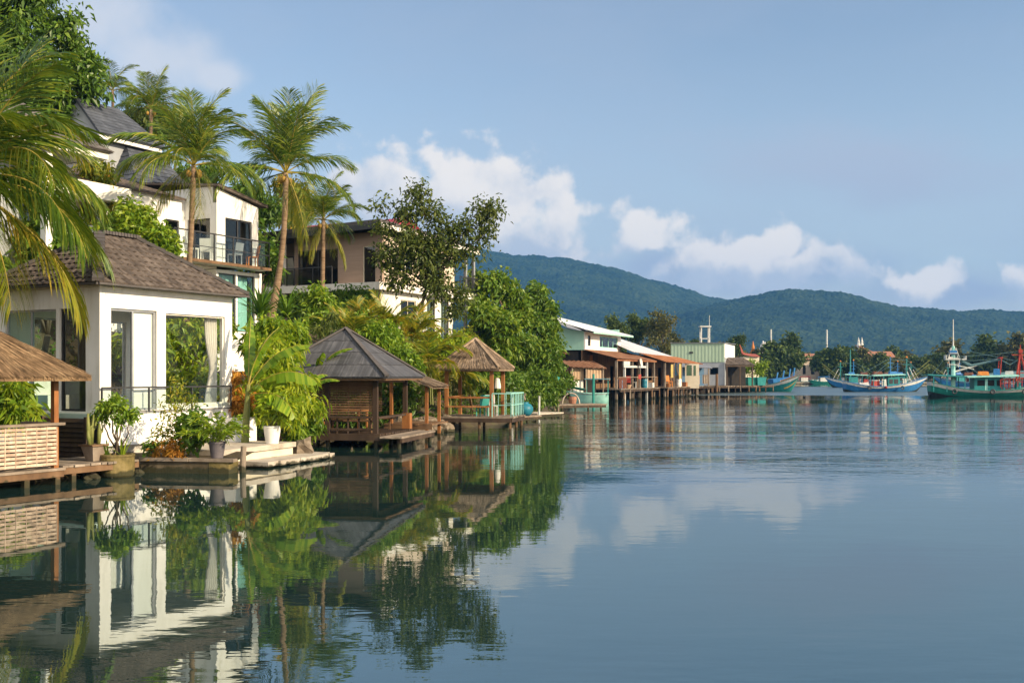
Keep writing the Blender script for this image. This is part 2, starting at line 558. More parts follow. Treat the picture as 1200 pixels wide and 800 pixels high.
def glass_mat(name, tint=(1, 1, 1), base=.06, power=.55):
    """thin pane: lets light straight through, mirrors more at grazing angles"""
    m, nt, out = new_mat(name)
    N, Lk = nt.nodes.new, nt.links.new
    tr = N('ShaderNodeBsdfTransparent'); tr.inputs[0].default_value = (*tint, 1)
    gl = N('ShaderNodeBsdfGlossy'); gl.inputs['Roughness'].default_value = .02; gl.inputs[0].default_value = (.92, .95, .95, 1)
    lw = N('ShaderNodeLayerWeight'); lw.inputs[0].default_value = .5
    pw = N('ShaderNodeMath'); pw.operation = 'POWER'; pw.inputs[1].default_value = 4.5; Lk(lw.outputs['Facing'], pw.inputs[0])
    mr = N('ShaderNodeMapRange'); Lk(pw.outputs[0], mr.inputs[0]); mr.inputs[3].default_value = base; mr.inputs[4].default_value = power + base
    mx = N('ShaderNodeMixShader'); Lk(mr.outputs[0], mx.inputs[0]); Lk(tr.outputs[0], mx.inputs[1]); Lk(gl.outputs[0], mx.inputs[2])
    Lk(mx.outputs[0], out.inputs[0])
    return m


MT = {}
MT['white'] = mk('white_stucco', [(.24, (.55, .53, .48)), (.42, (.74, .73, .70)), (.6, (.80, .79, .77))], .8, 2.6, (1, 1, .22), bump=.15, bscale=30, dist=.006)
MT['white_dirty'] = mk('stained_white_paint', [(.25, (.50, .46, .40)), (.5, (.70, .67, .62)), (.8, (.78, .76, .72))], .8, 2.2, (1, 1, .5), bump=.2, bscale=30)
MT['cream'] = mk('cream_paint', [(.3, (.55, .48, .36)), (.7, (.68, .62, .50))], .8, 2)
MT['tan'] = mk('tan_boarding', [(.3, (.27, .195, .15)), (.7, (.345, .25, .195))], .8, 1.5, (.4, .4, 7), bump=.25, bscale=5, bstretch=(.3, .3, 9), dist=.02)
MT['beige'] = mk('beige_render', [(.3, (.48, .39, .31)), (.7, (.58, .49, .40))], .85, 1.5, bump=.1, bscale=25)
MT['greywall'] = mk('grey_render', [(.3, (.26, .28, .31)), (.7, (.33, .35, .38))], .85, 1.2)
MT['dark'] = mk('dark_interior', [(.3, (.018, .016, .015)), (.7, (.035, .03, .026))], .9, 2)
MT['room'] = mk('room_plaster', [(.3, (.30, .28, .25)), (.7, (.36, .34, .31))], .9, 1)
MT['metal_dark'] = mk('dark_metal', [(.3, (.03, .032, .035)), (.7, (.06, .06, .065))], .45, 4, metal=.3)
MT['metal_grey'] = mk('grey_metal', [(.3, (.28, .29, .31)), (.7, (.40, .41, .43))], .4, 3, metal=.4)
MT['tile'] = mk('brown_roof_tile', [(.25, (.052, .041, .035)), (.5, (.094, .075, .064)), (.75, (.15, .124, .107))], .85, 2.2, island=.35, bump=.2, bscale=25)
MT['tile_grey'] = mk('grey_roof_tile', [(.25, (.075, .068, .066)), (.7, (.15, .135, .13))], .85, 2.0, island=.3)
MT['slate'] = mk('blue_grey_shingle', [(.25, (.045, .052, .068)), (.7, (.085, .095, .118))], .7, 2.0, island=.22)
MT['cap'] = mk('ridge_cap', [(.3, (.06, .055, .055)), (.7, (.10, .09, .09))], .8, 4)
MT['shingle'] = mk('weathered_wood_shingle', [(.25, (.050, .051, .057)), (.55, (.088, .089, .098)), (.8, (.13, .13, .14))], .55, 1.7, island=.28, bump=.3, bscale=30, bstretch=(1, 1, .3))
MT['thatch'] = mk('straw_thatch', [(.25, (.10, .062, .030)), (.5, (.21, .135, .075)), (.75, (.33, .23, .13))], .9, 3.0, island=.5)
MT['thatch2'] = mk('grey_brown_thatch', [(.25, (.11, .075, .05)), (.5, (.22, .16, .11)), (.75, (.34, .26, .19))], .9, 3.0, island=.5)
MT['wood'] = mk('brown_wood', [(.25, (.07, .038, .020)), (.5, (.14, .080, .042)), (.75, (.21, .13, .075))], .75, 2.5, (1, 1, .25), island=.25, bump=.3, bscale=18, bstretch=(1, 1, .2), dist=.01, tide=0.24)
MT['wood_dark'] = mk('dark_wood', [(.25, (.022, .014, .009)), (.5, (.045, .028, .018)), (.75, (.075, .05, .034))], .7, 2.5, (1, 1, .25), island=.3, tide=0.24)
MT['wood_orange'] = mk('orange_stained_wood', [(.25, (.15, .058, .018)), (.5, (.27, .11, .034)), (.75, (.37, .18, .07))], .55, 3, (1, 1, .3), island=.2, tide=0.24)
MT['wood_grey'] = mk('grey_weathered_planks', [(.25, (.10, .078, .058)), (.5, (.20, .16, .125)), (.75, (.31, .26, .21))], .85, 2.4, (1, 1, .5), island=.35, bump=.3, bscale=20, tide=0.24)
MT['wicker'] = mk('pale_woven_cane', [(.25, (.30, .20, .14)), (.5, (.49, .36, .27)), (.75, (.62, .49, .39))], .7, 5, island=.25)
MT['bark'] = mk('bark', [(.25, (.045, .032, .022)), (.5, (.10, .075, .055)), (.75, (.17, .13, .10))], .9, 5, (1, 1, .4), bump=.6, bscale=14)
MT['palmtrunk'] = mk('ringed_palm_trunk', [(.25, (.10, .062, .036)), (.5, (.20, .135, .085)), (.75, (.31, .225, .15))], .9, 2.2, (1, 1, 4.5), bump=.7, bscale=3, bstretch=(.3, .3, 4.5), dist=.04)
MT['stemgreen'] = mk('green_stem', [(.3, (.10, .13, .03)), (.7, (.20, .20, .06))], .6, 5)
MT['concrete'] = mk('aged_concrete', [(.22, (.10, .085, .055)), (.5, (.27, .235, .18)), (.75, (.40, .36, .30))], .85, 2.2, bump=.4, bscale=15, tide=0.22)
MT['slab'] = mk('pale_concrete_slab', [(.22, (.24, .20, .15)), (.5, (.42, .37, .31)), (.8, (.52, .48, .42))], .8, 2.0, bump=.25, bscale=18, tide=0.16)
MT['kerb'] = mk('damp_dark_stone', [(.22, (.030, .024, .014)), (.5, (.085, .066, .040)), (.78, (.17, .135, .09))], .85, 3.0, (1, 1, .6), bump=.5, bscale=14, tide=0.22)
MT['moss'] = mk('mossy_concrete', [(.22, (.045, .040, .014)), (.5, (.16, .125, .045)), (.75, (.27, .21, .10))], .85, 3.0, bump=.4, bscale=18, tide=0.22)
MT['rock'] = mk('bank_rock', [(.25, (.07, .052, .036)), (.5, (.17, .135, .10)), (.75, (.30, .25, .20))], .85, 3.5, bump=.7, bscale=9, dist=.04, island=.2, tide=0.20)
MT['soil'] = mk('soil', [(.3, (.035, .026, .016)), (.55, (.075, .058, .034)), (.8, (.07, .085, .03))], .95, .8, bump=.5, bscale=5, dist=.06)
MT['teal'] = mk('teal_paint', [(.3, (.02, .20, .19)), (.7, (.05, .31, .28))], .55, 3)
MT['mint'] = mk('mint_paint', [(.3, (.27, .50, .42)), (.7, (.36, .59, .50))], .8, 1.4, (1, 1, .4))
MT['aqua'] = mk('aqua_boat_paint', [(.25, (.22, .50, .45)), (.7, (.34, .64, .57))], .5, 2.5)
MT['blue'] = mk('blue_boat_paint', [(.25, (.012, .095, .27)), (.7, (.03, .18, .42))], .5, 2.5)
MT['blue_dk'] = mk('faded_blue_paint', [(.25, (.05, .12, .22)), (.7, (.10, .20, .33))], .7, 2.5)
MT['boatteal'] = mk('teal_boat_paint', [(.25, (.010, .15, .16)), (.7, (.03, .25, .25))], .5, 2.5)
MT['boatgreen'] = mk('green_boat_paint', [(.25, (.010, .15, .13)), (.7, (.025, .24, .20))], .5, 2.5)
MT['red'] = mk('red_paint', [(.25, (.22, .02, .016)), (.7, (.38, .045, .03))], .6, 3)
MT['orange'] = mk('orange_paint', [(.25, (.42, .13, .02)), (.7, (.60, .22, .04))], .65, 3)
MT['yellow'] = mk('yellow_cloth', [(.25, (.36, .27, .07)), (.7, (.48, .38, .14))], .8, 3)
MT['bwhite'] = mk('boat_white_paint', [(.25, (.34, .33, .30)), (.5, (.52, .52, .50)), (.8, (.66, .67, .66))], .6, 2.2)
MT['net'] = mk('fishing_net', [(.3, (.05, .10, .12)), (.7, (.10, .19, .21))], .95, 8, bump=.6, bscale=30)
MT['net_brown'] = mk('brown_net', [(.3, (.09, .035, .025)), (.7, (.17, .075, .05))], .95, 8, bump=.6, bscale=30)
MT['bottom'] = mk('antifouling', [(.3, (.012, .02, .022)), (.7, (.035, .05, .05))], .7, 3)
MT['rust'] = mk('rusty_sheet', [(.25, (.13, .046, .020)), (.48, (.24, .092, .038)), (.62, (.32, .145, .07)), (.8, (.30, .21, .15))], .85, 1.1, (1, 1, 1), bump=.2)
MT['rust_brown'] = mk('brown_rusty_sheet', [(.25, (.10, .044, .024)), (.5, (.20, .092, .048)), (.75, (.29, .18, .12))], .85, 1.2)
MT['zinc'] = mk('pale_zinc_sheet', [(.25, (.42, .43, .46)), (.6, (.56, .57, .60)), (.85, (.46, .42, .38))], .5, .8, metal=.15)
MT['zinc_white'] = mk('white_metal_sheet', [(.25, (.58, .59, .61)), (.7, (.70, .71, .72))], .5, .8)
MT['zinc_dark'] = mk('grey_metal_sheet', [(.25, (.16, .17, .19)), (.7, (.26, .27, .30))], .55, .8, metal=.1)
MT['greensheet'] = mk('pale_green_sheet', [(.25, (.27, .37, .27)), (.6, (.34, .45, .335)), (.85, (.39, .47, .37))], .6, 1.0, (1, 1, .25))
MT['redroof'] = mk('red_metal_roof', [(.25, (.30, .035, .05)), (.7, (.42, .07, .085))], .5, 1.0)
MT['shutter'] = mk('dull_green_shutter', [(.3, (.05, .10, .06)), (.7, (.10, .16, .10))], .7, 3)
MT['rust_red'] = mk('faded_red_tile', [(.25, (.22, .05, .035)), (.7, (.34, .10, .07))], .8, 2.0)
MT['terracotta'] = mk('terracotta_roof', [(.25, (.24, .105, .07)), (.7, (.36, .18, .12))], .85, 1.0)
MT['canvas'] = mk('brown_canvas', [(.25, (.27, .17, .10)), (.5, (.40, .28, .18)), (.75, (.50, .37, .26))], .9, 1.8, (1, 1, .4))
MT['curtain'] = mk('white_curtain', [(.3, (.66, .63, .58)), (.7, (.76, .74, .70))], .9, 2)
MT['teal_curtain'] = mk('pale_teal_curtain', [(.3, (.42, .56, .53)), (.7, (.55, .66, .63))], .8, 2)
MT['plastic_grey'] = mk('grey_plastic', [(.3, (.085, .075, .085)), (.7, (.13, .115, .125))], .6, 4)
MT['plastic_white'] = mk('white_plastic', [(.3, (.66, .64, .60)), (.7, (.78, .76, .73))], .5, 4)
MT['bluebarrel'] = mk('teal_blue_plastic', [(.3, (.010, .11, .17)), (.7, (.02, .18, .25))], .45, 4)
MT['glass'] = glass_mat('window_glass', (.94, .97, .96), .03, .75)
MT['glass_dark'] = glass_mat('tinted_window_glass', (.30, .33, .33), .06, .9)
MT['glass_teal'] = glass_mat('teal_tinted_glass', (.62, .84, .82), .06, .8)
MT['glass_rail'] = glass_mat('railing_glass', (.78, .84, .83), .05, .8)

MT['lf_mango'] = leaf_mat('dark_glossy_leaf', [(.2, (.026, .066, .012)), (.5, (.058, .135, .017)), (.85, (.12, .205, .026))], .25, .40)
MT['lf_bright'] = leaf_mat('bright_green_leaf', [(.2, (.055, .130, .015)), (.5, (.125, .240, .020)), (.85, (.235, .325, .033))], .38, .45)
MT['lf_lime'] = leaf_mat('lime_leaf', [(.2, (.080, .165, .016)), (.5, (.185, .305, .022)), (.85, (.32, .39, .038))], .42, .42)
MT['lf_olive'] = leaf_mat('olive_leaf', [(.2, (.026, .052, .014)), (.5, (.052, .090, .020)), (.85, (.105, .14, .03))], .3, .5)
MT['lf_mid'] = leaf_mat('mid_green_leaf', [(.2, (.030, .085, .013)), (.5, (.065, .150, .017)), (.85, (.13, .215, .03))], .32, .45)
MT['lf_palm'] = leaf_mat('palm_leaflet', [(.2, (.026, .075, .013)), (.5, (.074, .145, .019)), (.78, (.165, .215, .028)), (.97, (.29, .27, .05))], .3, .38)
MT['lf_palm_y'] = leaf_mat('yellowing_palm_leaflet', [(.2, (.06, .105, .012)), (.5, (.15, .19, .02)), (.78, (.27, .26, .03)), (.97, (.32, .20, .06))], .32, .4)
MT['lf_leafy'] = leaf_mat('deep_green_broad_leaf', [(.2, (.038, .098, .013)), (.5, (.082, .175, .018)), (.85, (.17, .25, .03))], .34, .45)
MT['lf_areca'] = leaf_mat('areca_leaflet', [(.2, (.055, .115, .014)), (.5, (.14, .20, .018)), (.75, (.26, .26, .03)), (.95, (.34, .20, .04))], .36, .42)
MT['lf_orange'] = leaf_mat('dry_orange_leaf', [(.2, (.18, .12, .02)), (.5, (.34, .17, .03)), (.85, (.42, .26, .06))], .35, .6)
MT['lf_banana'] = leaf_mat('banana_leaf', [(.2, (.060, .145, .014)), (.5, (.115, .225, .018)), (.85, (.20, .30, .03))], .42, .35, big=.7)
MT['lf_far'] = leaf_mat('far_tree_leaf', [(.2, (.018, .042, .012)), (.5, (.042, .082, .018)), (.85, (.085, .125, .026))], .2, .6, big=.3)
MT['lf_far2'] = leaf_mat('far_olive_leaf', [(.2, (.03, .045, .015)), (.5, (.065, .08, .024)), (.85, (.11, .11, .035))], .2, .6, big=.3)
MT['rachis'] = mk('palm_rachis', [(.3, (.20, .17, .03)), (.7, (.36, .28, .06))], .5, 4)
MT['coconut'] = mk('coconut_husk', [(.3, (.22, .13, .02)), (.7, (.36, .22, .04))], .6, 5)


# ------------------------------------------------------------------ foliage
def nz(a):
    return a / np.maximum(np.linalg.norm(a, axis=1, keepdims=True), 1e-9)


def leaves(mb, C, D, N, L, Wd, droop=.25, fold=.18):
    """a folded leaf (two faces hinged on the midrib) for every row"""
    D = nz(D); S = nz(np.cross(D, N)); N = nz(np.cross(S, D))
    L = L[:, None]; Wd = Wd[:, None]
    dz = np.zeros_like(D); dz[:, 2] = -1
    mid = C + D * L * .45
    tip = C + D * L + dz * L * droop
    l = mid + S * Wd * .5 + N * Wd * fold
    r = mid - S * Wd * .5 + N * Wd * fold
    V = np.stack([C, l, tip, r], 1).reshape(-1, 3)
    i = np.arange(len(C)) * 4
    Fc = np.stack([np.stack([i, i + 1, i + 2], 1), np.stack([i, i + 2, i + 3], 1)], 1).reshape(-1, 3)
    mb.bulk(V, Fc)


def crown(mb, blobs, twigs, per, L, Wr=.45, spread=.22, seed=1, droop=.25, up=.5, shell=.5, squash=.85, sub=6):
    """blobs = [(centre, radius)]; leaves sit in tufts near the surface of the blobs so light and gaps stay between them"""
    rg = np.random.default_rng(seed)
    B = np.array([[*c, r] for c, r in blobs], dtype=float)
    if sub:
        o_ = nz(rg.normal(size=(len(B) * sub, 3))); P_ = np.repeat(B, sub, 0)
        o_[:, 2] = np.where(o_[:, 2] < -.5, -o_[:, 2], o_[:, 2])
        S_ = np.concatenate([P_[:, :3] + o_ * P_[:, 3:] * rg.uniform(.50, .90, (len(P_), 1)), P_[:, 3:] * rg.uniform(.18, .36, (len(P_), 1))], 1)
        B = np.concatenate([B * np.array([1, 1, 1, .55]), S_])
    w = B[:, 3] ** 2; w /= w.sum()
    k = rg.choice(len(B), twigs, p=w)
    o = nz(rg.normal(size=(twigs, 3)))
    rad = shell + (1 - shell) * rg.random(twigs) ** .6
    rad = rad * (1 + .16 * rg.normal(size=twigs))
    T = B[k, :3] + o * (B[k, 3] * rad)[:, None] * np.array([1, 1, squash])
    idx = np.repeat(np.arange(twigs), per)
    n = len(idx)
    C = T[idx] + rg.normal(size=(n, 3)) * spread
    D = o[idx] * .6 + rg.normal(size=(n, 3)) * .75 + np.array([0, 0, -droop])
    Nn = rg.normal(size=(n, 3)) * .55 + o[idx] * .45 + np.array([0, 0, up])
    ln = L * (.65 + .7 * rg.random(n))
    leaves(mb, C, D, Nn, ln, ln * Wr * (.8 + .4 * rg.random(n)), droop=droop)


def pxblobs(lst):
    """(px, py, distance, radius in pixels) -> world blobs"""
    return [(P(x, y, Y), r / F * Y) for (x, y, Y, r) in lst]


def limb(mb, a, b, r0, r1, seed, bend=.12, n=5, sides=6):
    rg = random.Random(seed)
    a, b = Vector(a), Vector(b)
    L = (b - a).length
    pts = []
    for i in range(n + 1):
        t = i / n
        q = a.lerp(b, t)
        k = math.sin(math.pi * t) * L * bend
        q = q + Vector((rg.uniform(-k, k), rg.uniform(-k, k), rg.uniform(0, k)))
        pts.append(q)
    mb.tube(pts, [r0 + (r1 - r0) * i / n for i in range(n + 1)], sides)
    return pts


def tree(name, label, cat, base, blobs, trunk_r, leaf, twigs, per, L, Wr=.45, spread=.25, seed=1, droop=.25, shell=.5,
         fork=None, group=None, bark='bark', limbs=True, parts=('trunk', 'crown'), up=.5, sub=6):
    base = Vector(base)
    root = thing(name, label, cat, base, group)
    m = MB()
    cen = sum((Vector(b[0]) for b in blobs), Vector()) / len(blobs)
    fork = Vector(fork) if fork is not None else base.lerp(cen, .55)
    limb(m, base - Vector((0, 0, .3)), fork, trunk_r, trunk_r * .7, seed, .06)
    for i, (c, r) in enumerate(blobs):
        if limbs:
            limb(m, fork, Vector(c), trunk_r * .42, trunk_r * .1, seed + 7 * i + 3, .1)
    m.build(parts[0], MT[bark], root, smooth=True)
    c = MB(); crown(c, blobs, twigs, per, L, Wr, spread, seed, droop, shell=shell, up=up, sub=sub)
    c.build(parts[1], MT[leaf], root)
    return root


def shrub(name, label, blobs, leaf, twigs, per, L, Wr=.45, spread=.15, seed=1, droop=.3, group=None, cat='shrub', base=None, up=.5, stem_r=.03):
    cen = sum((Vector(b[0]) for b in blobs), Vector()) / len(blobs)
    if base is None:
        base = Vector((cen.x, cen.y, min(b[0].z - b[1] for b in [(Vector(q[0]), q[1]) for q in blobs]) - .1))
    return tree(name, label, cat, base, blobs, stem_r, leaf, twigs, per, L, Wr, spread, seed, droop, parts=('stem', 'foliage'), group=group, up=up)


def frond_mesh(mb, L, elev, droop, nl=34, lf=.62, wid=.045, seed=1, hang=.5, dry=False):
    """one feather frond growing along +X from the origin; rachis = material 0, leaflets = material 1"""
    rg = random.Random(seed)
    n = 16
    pts = []
    p = Vector((0, 0, 0)); a = elev
    yaw = 0
    yk = rg.uniform(-.012, .012)
    for i in range(n + 1):
        pts.append(p.copy())
        a -= droop / n * (0.35 + 1.3 * i / n)
        yaw += yk
        p = p + Vector((math.cos(a) * math.cos(yaw), math.cos(a) * math.sin(yaw), math.sin(a))) * (L / n)
    mb.cur = 0
    mb.tube(pts, [max(.004, .03 * L / 3.2 * (1 - .9 * i / n)) for i in range(n + 1)], 4)
    mb.cur = 1
    V, Fc = [], []
    for k in range(nl):
        t = .13 + .87 * (k + .5) / nl
        i = min(int(t * n), n - 1); q = pts[i].lerp(pts[i + 1], t * n - i)
        d = (pts[i + 1] - pts[i]).normalized()
        side = Vector((0, 0, 1)).cross(d)
        if side.length < .05:
            side = Vector((0, 1, 0))
        side.normalize()
        upv = d.cross(side)
        ll = lf * L / 3.2 * (math.sin(math.pi * min(1, .18 + .80 * t)) ** .7 + .12)
        for sgn in (-1, 1):
            if rg.random() < .04:
                continue
            o = side * sgn
            sweep = .75 + 1.15 * t
            dd = (o * 1.0 + d * sweep * rg.uniform(.8, 1.2) + upv * rg.uniform(.05, .4)).normalized()
            l1 = ll * rg.uniform(.8, 1.1)
            h = hang * rg.uniform(.7, 1.3)
            p1 = q + dd * (l1 * .45) + Vector((0, 0, -h * .16 * l1))
            d2 = (dd + Vector((0, 0, -h * 1.25)) + Vector((rg.uniform(-.1, .1), rg.uniform(-.1, .1), 0))).normalized()
            p2 = p1 + d2 * (l1 * .38)
            d3 = (d2 + Vector((0, 0, -h * .8))).normalized()
            p3 = p2 + d3 * (l1 * .25)
            w = wid * L / 3.2 * rg.uniform(.8, 1.2)
            wd = (d * .85 + upv * .35).normalized() * (w * .5)
            b = len(V)
            V += [q - wd * .6, q + wd * .6, p1 - wd, p1 + wd, p2 - wd * .75, p2 + wd * .75, p3]
            Fc += [(b, b + 1, b + 3, b + 2), (b + 2, b + 3, b + 5, b + 4), (b + 4, b + 5, b + 6, b + 6)]
    nv = len(mb.v)
    mb.pts(V)
    for f_ in Fc:
        f_ = f_[:3] if f_[2] == f_[3] else f_
        mb.face(*(nv + q for q in f_))


FROND = {}


def frond_lib():
    specs = {'up': (84, 36, .30), 'high': (68, 64, .36), 'mid': (47, 84, .46), 'low': (24, 90, .62), 'flat': (4, 82, .8), 'hang': (-24, 58, 1.0), 'dead': (-58, 28, 1.1)}
    for key, (e, d, h) in specs.items():
        for v in range(2):
            m = MB()
            frond_mesh(m, 3.2, R(e + (6 if v else -4)), R(d + (10 if v else -6)), 60, 1.02, .036, seed=len(FROND) * 13 + 5, hang=h)
            me = m.build('frond', [MT['rachis'], MT['lf_palm_y'] if key in ('hang', 'dead') else MT['lf_palm']])
            FROND[(key, v)] = me.data
            bpy.data.objects.remove(me)


frond_lib()


def palm(label, base, top, L, seed, counts, trunk_r=.14, bend=(0, 0), nuts=5, group='coconut palms on the hillside', skip_trunk=False, az0=0.0, extra=()):
    rg = random.Random(seed)
    base, top = Vector(base), Vector(top)
    root = thing('coconut_palm', label, 'palm tree', base, group)
    m = MB()
    n = 14
    pts = []
    for i in range(n + 1):
        t = i / n
        q = base.lerp(top, t) + Vector((bend[0], bend[1], 0)) * math.sin(math.pi * t) * .5
        pts.append(q)
    pts[0] = pts[0] - Vector((0, 0, .4))
    m.tube(pts, [trunk_r * (1.35 - .65 * min(1, i / n * 2.2) + .03 * (i % 2)) * (1 if i < n else .9) for i in range(n + 1)], 10)
    m.build('trunk', MT['palmtrunk'], root, smooth=True)
    loc = top - base
    k = 0
    ga = 2.399963
    for key, num in counts:
        for i in range(num):
            o = bpy.data.objects.new('frond', FROND[(key, rg.randint(0, 1))])
            COL.objects.link(o); o.parent = root
            o.location = loc
            s = L / 3.2 * rg.uniform(.88, 1.1)
            o.scale = (s, s, s)
            o.rotation_euler = (rg.uniform(-.12, .12), rg.uniform(-.1, .1), az0 + k * ga + rg.uniform(-.3, .3))
            k += 1
    for (key, az, sc) in extra:
        o = bpy.data.objects.new('frond', FROND[(key, rg.randint(0, 1))])
        COL.objects.link(o); o.parent = root
        o.location = loc; s = L / 3.2 * sc; o.scale = (s, s, s)
        o.rotation_euler = (rg.uniform(-.08, .08), rg.uniform(-.06, .06), az)
    for i in range(nuts):
        m = MB()
        a = rg.random() * 6.28
        c = top + Vector((math.cos(a) * .2, math.sin(a) * .2, -.22 - .12 * rg.random()))
        m.lathe(c, [(.01, -.13), (.07, -.10), (.10, -.02), (.09, .06), (.05, .11), (.01, .13)], 8)
        m.build('coconut', MT['coconut'], root, smooth=True)
    return root


def arc_leaf(mb, base, az, elev, L, Wd, droop, n=12, tear=.5, seed=1, mat_mid=0, mat=1):
    """a banana-like blade: midrib plus two torn half-blades"""
    rg = random.Random(seed)
    p = Vector(base); a = elev
    dh = Vector((math.cos(az), math.sin(az), 0)); sd = Vector((-math.sin(az), math.cos(az), 0))
    pts, ds = [], []
    for i in range(n * 2 + 1):
        d = dh * math.cos(a) + Vector((0, 0, math.sin(a)))
        pts.append(p.copy()); ds.append(d)
        a -= droop / (n * 2) * (.4 + 1.2 * i / (n * 2))
        p = p + d * (L / (n * 2))
    mb.cur = mat_mid
    mb.tube(pts, [.022 * (1 - .85 * i / (n * 2)) for i in range(n * 2 + 1)], 4)
    mb.cur = mat
    prof = lambda t: Wd * .5 * (max(0.0, math.sin(math.pi * min(1, max(0, (t - .12) / .88)) ** .75)) ** .55)
    for sg in (-1, 1):
        i = int(.14 * n * 2)
        while i < n * 2:
            step = rg.choice((1, 2, 3)) if rg.random() < tear else 3
            j = min(i + step, n * 2)
            g = .12 * rg.random()
            dn = rg.uniform(.55, 1.0)
            for k in range(i, j):
                t0, t1 = k / (n * 2), (k + 1) / (n * 2)
                w0, w1 = prof(t0), prof(t1)
                upn0 = sd.cross(ds[k]) * -1; 
                e0 = pts[k] + sd * sg * w0 * math.cos(dn * .9) - Vector((0, 0, 1)) * w0 * math.sin(dn * .9) + ds[k] * (.35 * w0)
                e1 = pts[k + 1] + sd * sg * w1 * math.cos(dn * .9) - Vector((0, 0, 1)) * w1 * math.sin(dn * .9) + ds[k + 1] * (.35 * w1)
                if k == j - 1:
                    e1 = e1 - (e1 - e0) * g
                mb.quad(pts[k], pts[k + 1], e1, e0)
            i = j


def strap_plant(mb, base, n, L, Wd, seed, e=(R(15), R(85)), droop=R(60)):
    """rosette of long narrow leaves"""
    rg = random.Random(seed)
    for k in range(n):
        az = k * 2.4 + rg.uniform(-.3, .3); el = rg.uniform(*e); l = L * rg.uniform(.7, 1.1)
        p = Vector(base) + Vector((rg.uniform(-.04, .04), rg.uniform(-.04, .04), 0)); a = el
        dh = Vector((math.cos(az), math.sin(az), 0)); sd = Vector((-math.sin(az), math.cos(az), 0))
        m = 6; prev = None
        dr = droop * rg.uniform(.6, 1.3)
        b0 = len(mb.v)
        for i in range(m + 1):
            w = Wd * (.5 + .5 * math.sin(math.pi * min(1, .25 + .75 * i / m))) * (1 if i < m else .1) * .5
            mb.pts((p - sd * w, p + sd * w))
            p = p + (dh * math.cos(a) + Vector((0, 0, math.sin(a)))) * (l / m)
            a -= dr / m * (.5 + i / m)
        for i in range(m):
            q = b0 + i * 2
            mb.face(q, q + 1, q + 3, q + 2)

# ------------------------------------------------------------------ the setting: ground, water, hills, haze
SHORE = [(-60, -60), (-18, 5), (-13.2, 18), (-11.6, 23.2), (-10.4, 26.0), (-9.6, 27.3), (-7.5, 28.3), (-6.75, 30.4), (-6.45, 32.0), (-8.3, 34.3),
         (-8.6, 37.6), (-7.3, 40.6), (-4.9, 42.6), (-3.7, 44.5), (-3.3, 47.4), (-1.6, 50.6), (0.2, 55), (1.4, 60), (2.6, 70), (3.4, 82), (5.2, 95),
         (11, 112), (17.5, 127), (24, 142), (27, 158), (26, 200), (34, 290), (52, 306), (120, 316), (420, 300), (2600, 380)]
LANDPOLY = SHORE + [(2600, 3900), (-3900, 3900), (-3900, -60)]


def sstep(a, b, x):
    t = np.clip((x - a) / (b - a), 0, 1)
    return t * t * (3 - 2 * t)


def shore_dist(X, Y):
    d = np.full(X.shape, 1e9)
    for (x0, y0), (x1, y1) in zip(SHORE[:-1], SHORE[1:]):
        dx, dy = x1 - x0, y1 - y0
        t = np.clip(((X - x0) * dx + (Y - y0) * dy) / (dx * dx + dy * dy), 0, 1)
        d = np.minimum(d, np.hypot(X - x0 - t * dx, Y - y0 - t * dy))
    ins = np.zeros(X.shape, bool)
    n = len(LANDPOLY)
    for i in range(n):
        x0, y0 = LANDPOLY[i]; x1, y1 = LANDPOLY[(i + 1) % n]
        c = ((y0 > Y) != (y1 > Y)) & (X < (x1 - x0) * (Y - y0) / (y1 - y0 + 1e-12) + x0)
        ins ^= c
    return np.where(ins, d, -d)


def ground_z(X, Y):
    X = np.asarray(X, float); Y = np.asarray(Y, float)
    d = shore_dist(X, Y)
    s0 = 1.6 + 5.2 * (1 - sstep(33.5, 40, Y))
    k = 1 - sstep(72, 96, Y)
    hill = 4.4 * sstep(0, 6.6, d - s0) + np.clip((d - s0 - 6.6) * .30, 0, 11)
    z = .34 * sstep(0, .7, d) + k * hill + (1 - k) * .5 * sstep(0, 8, d)
    return np.where(d < 0, -np.clip(-d * .8, 0, 1.6) - .05, z)


def gz(x, y):
    return float(ground_z(np.array([x]), np.array([y]))[0])


def build_ground():
    xs = np.concatenate([np.linspace(-2450, -80, 22), np.linspace(-70, -26, 20), np.arange(-25, 42, .62), np.linspace(44, 140, 34), np.linspace(160, 2450, 24)])
    ys = np.concatenate([np.linspace(-58, 8, 12), np.arange(10, 132, .72), np.linspace(134, 180, 24), np.linspace(184, 360, 50), np.linspace(400, 3250, 22)])
    X, Y = np.meshgrid(xs, ys)
    Z = ground_z(X, Y)
    rg = np.random.default_rng(3)
    Z = Z + np.where(Z > .2, rg.normal(size=Z.shape) * .05, 0)
    V = np.stack([X, Y, Z], -1).reshape(-1, 3)
    nx, ny = len(xs), len(ys)
    i = (np.arange(ny - 1)[:, None] * nx + np.arange(nx - 1)[None, :]).ravel()
    Fc = np.stack([i, i + 1, i + nx + 1, i + nx], 1)
    m = MB(); m.bulk(V, Fc)
    m.build('ground', MT['soil'], smooth=True, kind='structure')


